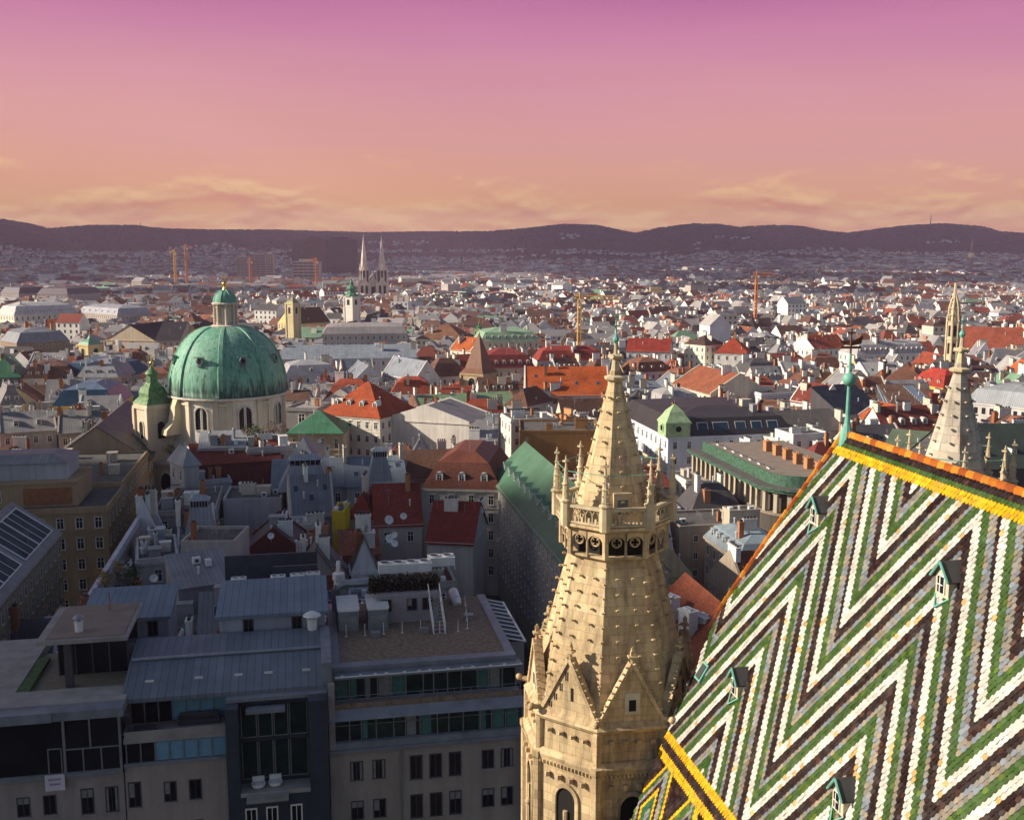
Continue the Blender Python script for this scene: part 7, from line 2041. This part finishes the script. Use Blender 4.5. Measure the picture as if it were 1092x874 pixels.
# courtyards between tower and roof
hpt(69, 82, 187, 199, 20, 'beige courtyard house with small square windows right of the stone gallery', roof='flat', rh=1, wall=(0.44, 0.36, 0.28), rc=(0.10, 0.1, 0.1), rm='bitumen', floors=5, fh=3.4, bay=4.2, chim=1, seed=211, wscale=(.8, .7), wk='plain', corn=False)
hpt(77.5, 83.6, 183.5, 187, 23.5, 'lift tower of beige plaster rising from the courtyard', roof='flat', rh=1, wall=(0.50, 0.42, 0.32), rc=(0.2, 0.18, 0.16), rm='bitumen', floors=1, bay=3.2, chim=0, seed=212, wscale=(.7, .6), wk='plain', corn=False)
hleft(72.6, 167, 183.2, 10, 19.5, 'grey courtyard wing with a bluish metal attic of small panes', roof='mansard', rh=3.2, wall=(0.42, 0.36, 0.30), rc=(0.26, 0.32, 0.36), rm=SM, floors=4, bay=2.8, chim=2, seed=213, wk='plain', dorm=5, dk='box', drc=(.4, .45, .5))
hpt(66, 88, 146, 165, 17.5, 'rust brown tiled roof right against the zigzag cathedral roof', roof='gable', rh=7, wall=(0.42, 0.34, 0.26), rc=(0.23, 0.085, 0.05), floors=3, chim=3, seed=214, dorm=2, dk='gable')
hleft(48.5, 118, 146, 13, 18.5, 'red tiled roof with white chimneys squeezed between tower and cathedral roof', roof='gable', rh=6, wall=(0.40, 0.34, 0.28), rc=(0.36, 0.10, 0.05), floors=4, bay=3, chim=0, seed=215, fire=False)
for (x, y, z, lab) in ((715, 641, 23, 'upper small white chimney house by the stone tower'), (734, 656, 23, 'middle small white chimney house by the cathedral roof edge'), (751, 662, 22, 'lower small white chimney house touching the cathedral roof edge')):
    P = at(x, y, z)
    root = thing('chimney_house', lab, 'chimney', P, GA + R(20), 'white chimney houses by the tower')
    q = MB(); q.box(-.8, .8, -1.1, 1.1, -4, .7); q.build('stack', 'plaster', root, color=(.72, .70, .68))
    q = MB(); q.box(-.95, .95, -1.25, 1.25, .7, .85)
    for s in (-.5, .1, .6): q.box(-.3, .3, s - .15, s + .15, .85, 1.1)
    q.build('cap', 'white_metal', root)
hpt(84, 100, 168, 180, 17, 'low dark courtyard roof with stacked brick chimneys', roof='flat', rh=1, wall=(.3, .24, .18), rc=(.07, .075, .07), rm='bitumen', floors=1, chim=4, seed=216, chcol=(.5, .24, .12))
# satellite dishes
def dish(px, py, z, s, rz, label):
    P = at(px, py, z); o = link('satellite_dish', dish_mesh(0), None, (P.x, P.y, P.z - .9 * s), rz, (s, s, s)); tag(o, label, 'satellite dish', 'white satellite dishes')
for d_ in ((753, 639, 21, 2.2, 0.4, 'big white satellite dish between the tower and the cathedral roof'), (414, 554, 28.2, 1.7, .5, 'largest white dish in front of the red roofs'), (430, 550, 28.2, 1.3, .3, 'white dish standing right of the largest one on the red roof'), (414, 574, 26.5, 1.6, .6, 'lower white dish left of the stilted chiller'), (421, 570, 26.5, 1.2, -.2, 'narrow white dish turned aside above the stilted chiller'), (420, 579, 26.5, 1.3, .5, 'white dish directly at the end of the stilted chiller'),
           (302, 494, 27, 1.4, .4, 'lone white dish above the grey lantern attic'), (413, 489, 27, 1.3, .2, 'white dish on the ridge below the white gable wall'), (249, 620, 30, 1.6, -.3, 'white dish at the corner of the teal seamed roof'), (164, 616, 26, 1.3, .3, 'white dish by the planted roof terrace'), (289, 571, 27, 1.2, .1, 'small white dish on the dark gabled attic'), (205, 527, 27, 1.2, .6, 'small white dish among the dark railings'), (387, 521, 27.6, 1.6, .9, 'white barrel-like dish on the roof with skylights'), (234, 478, 28, 1.2, .4, 'white dish on the roof right below the drum windows'), (341, 470, 27, 1.2, .2, 'white dish on the grey roof near the columned pavilion')):
    dish(*d_)
# ------------------------------------------------------------------ the rest of the old town: house after house, then the far city as one mass
NAMED = [(243, 385, 'the green dome'), (163, 400, 'the church turret'), (398, 290, 'the twin spires'), (375, 310, 'the green onion cap'), (510, 370, 'the steep brown pyramid'), (658, 375, 'the stone spire tip'), (1017, 330, 'the golden tower'), (905, 400, 'the copper mast'), (1021, 400, 'the pale north spire'), (50, 325, 'the white palace'), (386, 420, 'the orange mansard'), (602, 415, 'the bright orange roof'), (1055, 360, 'the steep red church roof'), (544, 357, 'the green palace roof'), (807, 310, 'the orange crane'), (618, 325, 'the yellow crane'), (725, 450, 'the green corner cap'), (140, 355, 'the gabled hall'), (370, 372, 'the long blue-grey roof'), (950, 370, 'the row of arched dormers'), (360, 560, 'the yellow shaft'), (455, 610, 'the dark hedge'), (290, 600, 'the plant enclosure'), (222, 605, 'the blank pale box wall'), (480, 570, 'the dark red street roof'), (100, 560, 'the tan corner block'), (330, 510, 'the lantern attic'), (565, 540, 'the green copper slope'), (150, 620, 'the corner terrace'), (185, 465, 'the slate skylight roof')]
def cname(c):
    r, g, b = c; m_ = (r + g + b) / 3
    if r > 1.9 * g and r > .3: return 'bright red' if g < .12 else 'orange'
    if r > 1.7 * g: return 'dark red' if r > .2 and g < .08 else 'rust brown' if r > .2 else 'dark brown'
    if m_ < .12: return 'slate black'
    if b > r * 1.1: return 'blue-grey'
    if m_ < .3: return 'grey'
    return 'pale grey'
def wname(c):
    r, g, b = c
    if r > .72 and b > .6: return 'white'
    if b > r: return 'bluish white'
    if r > 1.9 * b: return 'yellow'
    if r > 1.25 * b: return 'cream' if r > .62 else 'beige'
    return 'pale grey'
USED_LABELS = set()
def unique_label(base, px, py, r_):
    ds = sorted(((math.hypot(px - a, (py - b) * 1.8), a, b, n_) for a, b, n_ in NAMED))
    for (_, a, b, n_) in ds:
        dx, dy = px - a, py - b
        side = 'left of' if dx < 0 else 'right of'
        far = abs(dx)
        if far < 14: h = 'straight below' if dy > 0 else 'straight behind'
        else: h = ('just ' if far < 34 else 'a bit ' if far < 70 else 'well ' if far < 140 else 'far ') + side
        v = '' if abs(dy) < 9 or far < 14 else ', lower' if dy > 0 else ', farther back'
        L_ = f'{base} {h} {n_}{v}'
        if len(L_.split()) <= 16 and L_ not in USED_LABELS:
            USED_LABELS.add(L_); return L_
    return base
ROOFS = [((0.36, 0.075, 0.035), 'roof_tiles', 3), ((0.50, 0.12, 0.04), 'roof_tiles', 1), ((0.26, 0.11, 0.07), 'roof_tiles', 5), ((0.17, 0.085, 0.06), 'roof_tiles', 5), ((0.23, 0.05, 0.035), 'roof_tiles', 2), ((0.27, 0.26, 0.27), 'seam_metal', 4), ((0.40, 0.38, 0.37), 'seam_metal', 4), ((0.09, 0.085, 0.09), 'seam_metal', 3), ((0.19, 0.22, 0.26), 'seam_metal', 2), ((0.20, 0.33, 0.22), 'seam_metal', 1)]
RW = [c for c in ROOFS for _ in range(c[2])]
WALLS = [(0.80, 0.77, 0.72), (0.82, 0.78, 0.70), (0.76, 0.70, 0.60), (0.72, 0.62, 0.48), (0.62, 0.55, 0.46), (0.66, 0.66, 0.70), (0.78, 0.74, 0.70), (0.70, 0.56, 0.32), (0.58, 0.52, 0.47)]
def street(x, y):
    p, t = Vector((x, y, 0)).dot(NV), Vector((x, y, 0)).dot(AV)
    if -37 < p < -31 and 100 < t < 300: return True
    if 18.5 < p < 38 and 80 < t < 222: return True
    return False
NFILL = 0
def fill():
    global NFILL
    r_ = random.Random(21)
    cells = []
    t = 112.0
    while t < 640:
        step = 14.5 + t * 0.0072
        p = -0.85 * t - 60
        while p < 0.85 * t + 120:
            cells.append((p, t, step)); p += step
        t += step * 1.02
    # small stepped roofs crowded between the near blocks and the church
    fine = []
    t = 107.0
    while t < 224:
        p = -29.0
        while p < 36: fine.append((p, t, 9.6)); p += 9.6
        t += 9.0
    for (p, t, step) in fine + cells:
        w, d = step * r_.uniform(.80, 1.02), step * r_.uniform(.70, .98)
        rz = GA + R((vnoise(p / 120, t / 120, 3) - .5) * 34)
        P = PT(p + r_.uniform(-2.5, 2.5) * (step / 18), t + r_.uniform(-2.5, 2.5) * (step / 18))
        px, py = proj((P.x, P.y, 25)); small = step == 9.6
        if small: rz = GA + R(r_.choice((0, 0, -4, 5)))
        if px < -30 or px > 1122 or P.y < 120: continue
        if street(P.x, P.y): continue
        if px > 690 and t < 150: continue
        ok = False
        for k in range(5):
            if not hit((P.x, P.y), rz, w, d, 0.0): ok = True; break
            w *= .82; d *= .82
        if not ok or w < (4 if small else 6) or d < (4 if small else 5.5): continue
        if NFILL > 300: break
        NFILL += 1
        claim((P.x, P.y), rz, w, d)
        rc, rm, _ = r_.choice(RW); wall = r_.choice(WALLS)
        k = r_.random()
        dist = P.length
        roof = 'gable' if k < .46 else 'hip' if k < .56 else 'mansard' if k < .76 else 'flat' if k < .93 else 'mono'
        if roof == 'flat': rc, rm = r_.choice((((.30, .28, .26), 'bitumen'), ((.2, .12, .08), 'bitumen'), ((.45, .43, .4), 'bitumen')))
        ax = 'x' if r_.random() < .62 else 'y'
        ze = r_.uniform(16.0, 22.5) if dist > 260 else r_.uniform(15, 20)
        if px < 540 and py > 505:
            ze = r_.uniform(17, 22.5) if small else r_.uniform(14, 18); roof = r_.choice(('flat', 'flat', 'mono', 'gable', 'gable')); rc, rm = r_.choice((((.10, .095, .1), 'bitumen'), ((.20, .21, .24), 'seam_metal'), ((.11, .105, .11), 'seam_metal'), ((.30, .30, .32), 'seam_metal'), ((.17, .05, .035), 'roof_tiles'))); wall = r_.choice(((.42, .38, .36), (.62, .6, .6), (.7, .69, .7), (.5, .46, .42), (.3, .27, .26)))
        for (xa, ya, xb, yb) in ((400, 440, 508, 496), (335, 436, 410, 478), (552, 450, 640, 500), (300, 440, 372, 480)):
            if xa < px < xb and ya < py < yb: ze = min(ze, 13.5); roof = 'flat' if roof in ('mansard', 'gable') else roof
        if roof == 'mansard': d = min(d, 15)
        rh = {'gable': r_.uniform(4.5, 7.5), 'hip': r_.uniform(4, 7), 'mansard': r_.uniform(5, 7.5), 'flat': 1, 'mono': r_.uniform(2.5, 4.5)}[roof]
        far = dist > 420
        nd = r_.choice((0, 0, 2, 3, 4)) if roof in ('gable', 'mansard') and w > 9 else 0
        nc = r_.choice((2, 3, 4, 5)) if not far else r_.choice((2, 2, 3, 4))
        cl = r_.choice((2, 3, 4)) if roof == 'flat' and not small else r_.choice((0, 1, 2)) if small else (1 if r_.random() < .25 else 0)
        form = {'gable': ('gabled', 'steep')[rh > 6.2], 'hip': 'hipped', 'mansard': 'mansard', 'flat': 'flat', 'mono': 'sloping'}[roof]
        base = f'{wname(wall)} house, {cname(rc)} {form} roof' + (f', {("", "", "two", "three", "four")[nd]} dormers' if nd else '') + ','
        lab = unique_label(base, px, py, r_)
        cd = Vector((P.x + math.sin(rz) * d / 2, P.y - math.cos(rz) * d / 2))
        house((cd.x, cd.y), rz, w, d, ze, lab, roof=roof, rh=rh, wall=wall, rc=rc, rm=rm, floors=2 if far else 3, fh=3.7, wk='plain' if far else 'old', bay=r_.choice((2.6, 3.0, 3.4)), chim=nc, dorm=nd, dk=r_.choice(('gable', 'arch', 'box')), sky=r_.choice((0, 0, 2, 3)) if roof == 'gable' else 0, fire=r_.random() < .6, ax=ax, group='houses of the old town', seed=1000 + NFILL, corn=not far, clutter=cl, nclaim=True, bits=r_.choice((4, 6, 8)) if small else r_.choice((1, 2, 3)) if not far else 1, drc=r_.choice((None, (.55, .5, .45))), wscale=(1.0, 1.0), chcol=None)
fill()

def far_city():
    r_ = random.Random(77)
    mb = MB()
    RC = [(0.22, 0.06, 0.04), (0.28, 0.10, 0.06), (0.20, 0.09, 0.06), (0.14, 0.075, 0.06), (0.24, 0.23, 0.24), (0.34, 0.32, 0.31), (0.085, 0.08, 0.085), (0.17, 0.19, 0.22), (0.16, 0.27, 0.19)]
    RWT = [3, 1, 4, 6, 7, 7, 5, 3, 1]
    WC = [(0.80, 0.76, 0.70), (0.82, 0.79, 0.75), (0.80, 0.77, 0.73), (0.70, 0.62, 0.50), (0.60, 0.52, 0.44), (0.66, 0.64, 0.66), (0.46, 0.40, 0.36)]
    def one(x, y, w, d, h, rz, gz, detail):
        c, s = math.cos(rz), math.sin(rz)
        def T(u, v, z): return (x + c * u - s * v, y + s * u + c * v, gz + z)
        rc = r_.choices(RC, RWT)[0]; k = r_.uniform(.8, 1.15); rc = tuple(v * k for v in rc)
        wc = r_.choice(WC); hw, hd = w / 2, d / 2; rh = r_.uniform(3, 6.5)
        q = r_.random()
        mb.add([T(-hw, -hd, -2), T(hw, -hd, -2), T(hw, hd, -2), T(-hw, hd, -2), T(-hw, -hd, h), T(hw, -hd, h), T(hw, hd, h), T(-hw, hd, h)], [(0, 1, 5, 4), (1, 2, 6, 5), (2, 3, 7, 6), (3, 0, 4, 7)], 0, wc)
        if q < .22:
            mb.add([T(-hw, -hd, h), T(hw, -hd, h), T(hw, hd, h), T(-hw, hd, h)], [(0, 1, 2, 3)], 0, r_.choice(((.35, .33, .31), (.22, .2, .19), (.5, .48, .45))))
            a, b = r_.uniform(-.6, .4) * hw, r_.uniform(-.6, .4) * hd
            mb.add([T(a, b, h), T(a + 4, b, h), T(a + 4, b + 3, h), T(a, b + 3, h), T(a, b, h + 3), T(a + 4, b, h + 3), T(a + 4, b + 3, h + 3), T(a, b + 3, h + 3)], [(0, 1, 5, 4), (1, 2, 6, 5), (2, 3, 7, 6), (3, 0, 4, 7), (4, 5, 6, 7)], 0, r_.choice(WC))
        elif q < .72:
            e = .4
            P = [T(-hw, -hd - e, h - .3), T(hw, -hd - e, h - .3), T(hw, hd + e, h - .3), T(-hw, hd + e, h - .3), T(-hw, 0, h + rh), T(hw, 0, h + rh)]
            mb.add(P, [(0, 1, 5, 4), (2, 3, 4, 5)], 0, rc); mb.add(P, [(0, 4, 3), (1, 2, 5)], 0, wc)
        else:
            i = min(hw, hd) * .9; o = max(0, hw - i)
            P = [T(-hw - .3, -hd - .3, h), T(hw + .3, -hd - .3, h), T(hw + .3, hd + .3, h), T(-hw - .3, hd + .3, h), T(-o, 0, h + rh), T(o, 0, h + rh)]
            mb.add(P, [(0, 1, 5, 4), (1, 2, 5), (2, 3, 4, 5), (3, 0, 4)], 0, rc)
        for _ in range(r_.choice((2, 3, 4)) if detail else r_.choice((0, 1, 2))):
            a, b = r_.uniform(-.8, .8) * hw, r_.uniform(-.6, .6) * hd; l = r_.uniform(1.2, 3.8); t = r_.choice((.45, .45, 1.6)); z1 = h + rh * .5 + r_.uniform(1.2, 2.8)
            cc = r_.choice(((.76, .72, .66), (.6, .52, .45), (.42, .2, .12)))
            mb.add([T(a, b - t, h), T(a + l, b - t, h), T(a + l, b + t, h), T(a, b + t, h), T(a, b - t, z1), T(a + l, b - t, z1), T(a + l, b + t, z1), T(a, b + t, z1)], [(0, 1, 5, 4), (1, 2, 6, 5), (2, 3, 7, 6), (3, 0, 4, 7), (4, 5, 6, 7)], 0, cc)
        if detail:
            nb = int(w / 3.4)
            for fl in range(2 if y > 1100 else 3):
                z = h - 3.0 - fl * 3.6
                for i in range(nb):
                    u = -hw + w * (i + .5) / nb
                    mb.add([T(u - .6, -hd - .06, z), T(u + .6, -hd - .06, z), T(u + .6, -hd - .06, z + 1.9), T(u - .6, -hd - .06, z + 1.9)], [(0, 1, 2, 3)], 0, (.05, .05, .055))
    t = 330.0
    while t < 3900:
        step = 15.5 + max(0, t - 500) * .0072
        p = -.75 * t - 150
        while p < .75 * t + 380:
            P = PT(p + r_.uniform(-4, 4), t + r_.uniform(-5, 5))
            if abs(P.x) < .56 * P.y + 40 and P.y > 300:
                blk = vnoise(p / 75, t / 75, 8)
                park = vnoise(p / 260, t / 260, 12)
                if park < .86 or t < 900:
                    rz = GA + R((vnoise(p / 300, t / 300, 3) - .5) * 70) + r_.choice((0, 0, math.pi / 2))
                    w, d = step * r_.uniform(.75, 1.25), step * r_.uniform(.5, .85)
                    if not hit((P.x, P.y), rz, w, d):
                        if P.y > 520 or True:
                            h = 12 + 10 * blk + r_.uniform(-2.5, 2.5)
                            if r_.random() < .012: h *= 1.5
                            one(P.x, P.y, w, d, h, rz, max(0, hill_z(P.x, P.y)) if t > 3000 else 0, t < 1300)
            p += step
        t += step * 1.25
    # suburbs climbing the slopes
    for k in range(7000):
        az = R(r_.uniform(-29, 29)); r = 3800 + 2600 * r_.random() ** 1.5
        x, y = r * math.sin(az), r * math.cos(az)
        if vnoise(x / 330, y / 330, 2) < .18 + .62 * (r - 3800) / 2600: continue
        z = hill_z(x, y)
        one(x, y, r_.uniform(9, 24), r_.uniform(8, 15), r_.uniform(5, 11), r_.uniform(-.6, .6), max(z, 0), False)
    o = mb.build('far_city', 'far_house')
    stuff(o, 'mass of small pale and brown houses of the far city reaching the hills', 'city')
far_city()

# ------------------------------------------------------------------ trees and roof gardens
LEAFC = dict(green=((0.05, 0.08, 0.025), (0.07, 0.10, 0.03), (0.035, 0.055, 0.02)), autumn=((0.30, 0.15, 0.03), (0.36, 0.22, 0.05), (0.20, 0.09, 0.025)), brown=((0.16, 0.075, 0.03), (0.11, 0.06, 0.025), (0.2, 0.12, 0.05)))
def tree(P, h, rad, kind, label, group, name='tree', cat='tree', seed=0, n_=900, trunk=True):
    r_ = random.Random(seed + 900)
    root = thing(name, label, cat, P, r_.uniform(0, 6), group)
    q = MB()
    if trunk:
        q.ring([(rad * .09, -.3), (rad * .06, h * .35), (rad * .035, h * .7)], 7)
        for i in range(6):
            a = i * 1.05 + r_.random(); z = h * r_.uniform(.3, .55)
            q.tube((0, 0, z), (rad * .6 * math.cos(a), rad * .6 * math.sin(a), z + h * .28), rad * .035, 5, 0, rad * .012)
    else:
        for i in range(6):
            a = i * 1.05; q.tube((0, 0, 0), (rad * .5 * math.cos(a), rad * .5 * math.sin(a), h * .6), .05, 4, 0, .02)
    q.build('trunk' if trunk else 'stem', 'bark', root)
    q = MB(); cl = []
    z0 = h * (.34 if trunk else .05)
    for i in range(16):
        a = r_.uniform(0, 6.28); rr = rad * r_.uniform(0, .75) ; zz = z0 + (h - z0) * r_.uniform(.1, .88)
        k = 1 - abs((zz - z0) / (h - z0) - .45) * .9
        cl.append((rr * k * math.cos(a), rr * k * math.sin(a), zz, rad * r_.uniform(.25, .48), r_.choice(LEAFC[kind])))
    for i in range(n_):
        c = r_.choice(cl)
        v = Vector((r_.gauss(0, 1), r_.gauss(0, 1), r_.gauss(0, .8))).normalized() * c[3] * r_.uniform(.55, 1.08)
        Q = Vector(c[:3]) + v; s = rad * r_.uniform(.035, .075)
        n1 = Vector((r_.gauss(0, 1), r_.gauss(0, 1), r_.gauss(0, 1))).normalized(); n2 = n1.orthogonal().normalized()
        f = r_.uniform(.7, 1.3)
        q.add([Q - n1 * s, Q + n2 * s * .7, Q + n1 * s, Q - n2 * s * .7], [(0, 1, 2, 3)], 0, tuple(x * f for x in c[4]))
    q.build('crown' if trunk else 'foliage', 'leaf', root)
for i, (px, py, z, h, rad, kind, lab) in enumerate(((112, 615, 26.5, 3.2, 2.0, 'autumn', 'yellow autumn shrub on the terrace at the street corner'), (140, 612, 25.5, 3.4, 2.4, 'green', 'green rounded shrub on the terrace behind the white box walls'), (125, 606, 25.5, 2.8, 1.4, 'autumn', 'small golden shrub at the back of the corner terrace'), (273, 462, 31.2, 4.2, 2.9, 'green', 'dark green roof garden shrub right below the drum'), (290, 456, 31.4, 3.6, 2.4, 'brown', 'brown roof garden shrub below the drum window'), (301, 459, 31.2, 3.6, 2.2, 'autumn', 'orange roof garden shrub at the right end under the drum'), (262, 463, 31.0, 3.2, 2.2, 'brown', 'rusty roof garden shrub left of the green one under the drum'), (96, 455, 28, 3.4, 4, 'brown', 'brown creeper clump on the grey tin roof at left'), (118, 447, 28, 3.2, 3, 'brown', 'russet creeper clump on the roof edge near the turret'), (181, 478, 25, 3.2, 2.0, 'green', 'small green bush on the slate roofed street block'), (628, 455, 27, 3.6, 2.0, 'green', 'small dark roof bush among the orange chimneys'))):
    tree(at(px, py, z) - Vector((0, 0, h * .5)), h, rad, kind, lab, 'roof garden shrubs', 'shrub', 'shrub', i, 500, False)
for i, (px, py, kind, lab) in enumerate(((44, 310, 'brown', 'brown autumn tree between the dark government blocks'), (56, 308, 'green', 'dark green tree right of the brown one by the government blocks'), (65, 309, 'brown', 'rusty tree just before the second government block'), (38, 318, 'autumn', 'golden tree behind the white palace roof'), (150, 314, 'brown', 'brown tree mass left of the church lantern'), (712, 323, 'green', 'dark tree near the yellowish office block'), (745, 322, 'brown', 'brown tree behind the red roofs in the middle distance'), (835, 331, 'autumn', 'yellow tree left of the white blocks'), (705, 330, 'brown', 'dark autumn tree under the office block'), (1085, 327, 'brown', 'brown tree at the far right edge'), (640, 308, 'brown', 'wide brown tree above the yellow crane jib'), (628, 307, 'brown', 'smaller brown tree left above the yellow crane jib'), (655, 306, 'green', 'dark tree right above the yellow crane jib'))):
    P = at(px, py, 20); tree(Vector((P.x, P.y, 0)), 24, 11, kind, lab, 'city trees', 'tree', 'tree', 40 + i, 900)
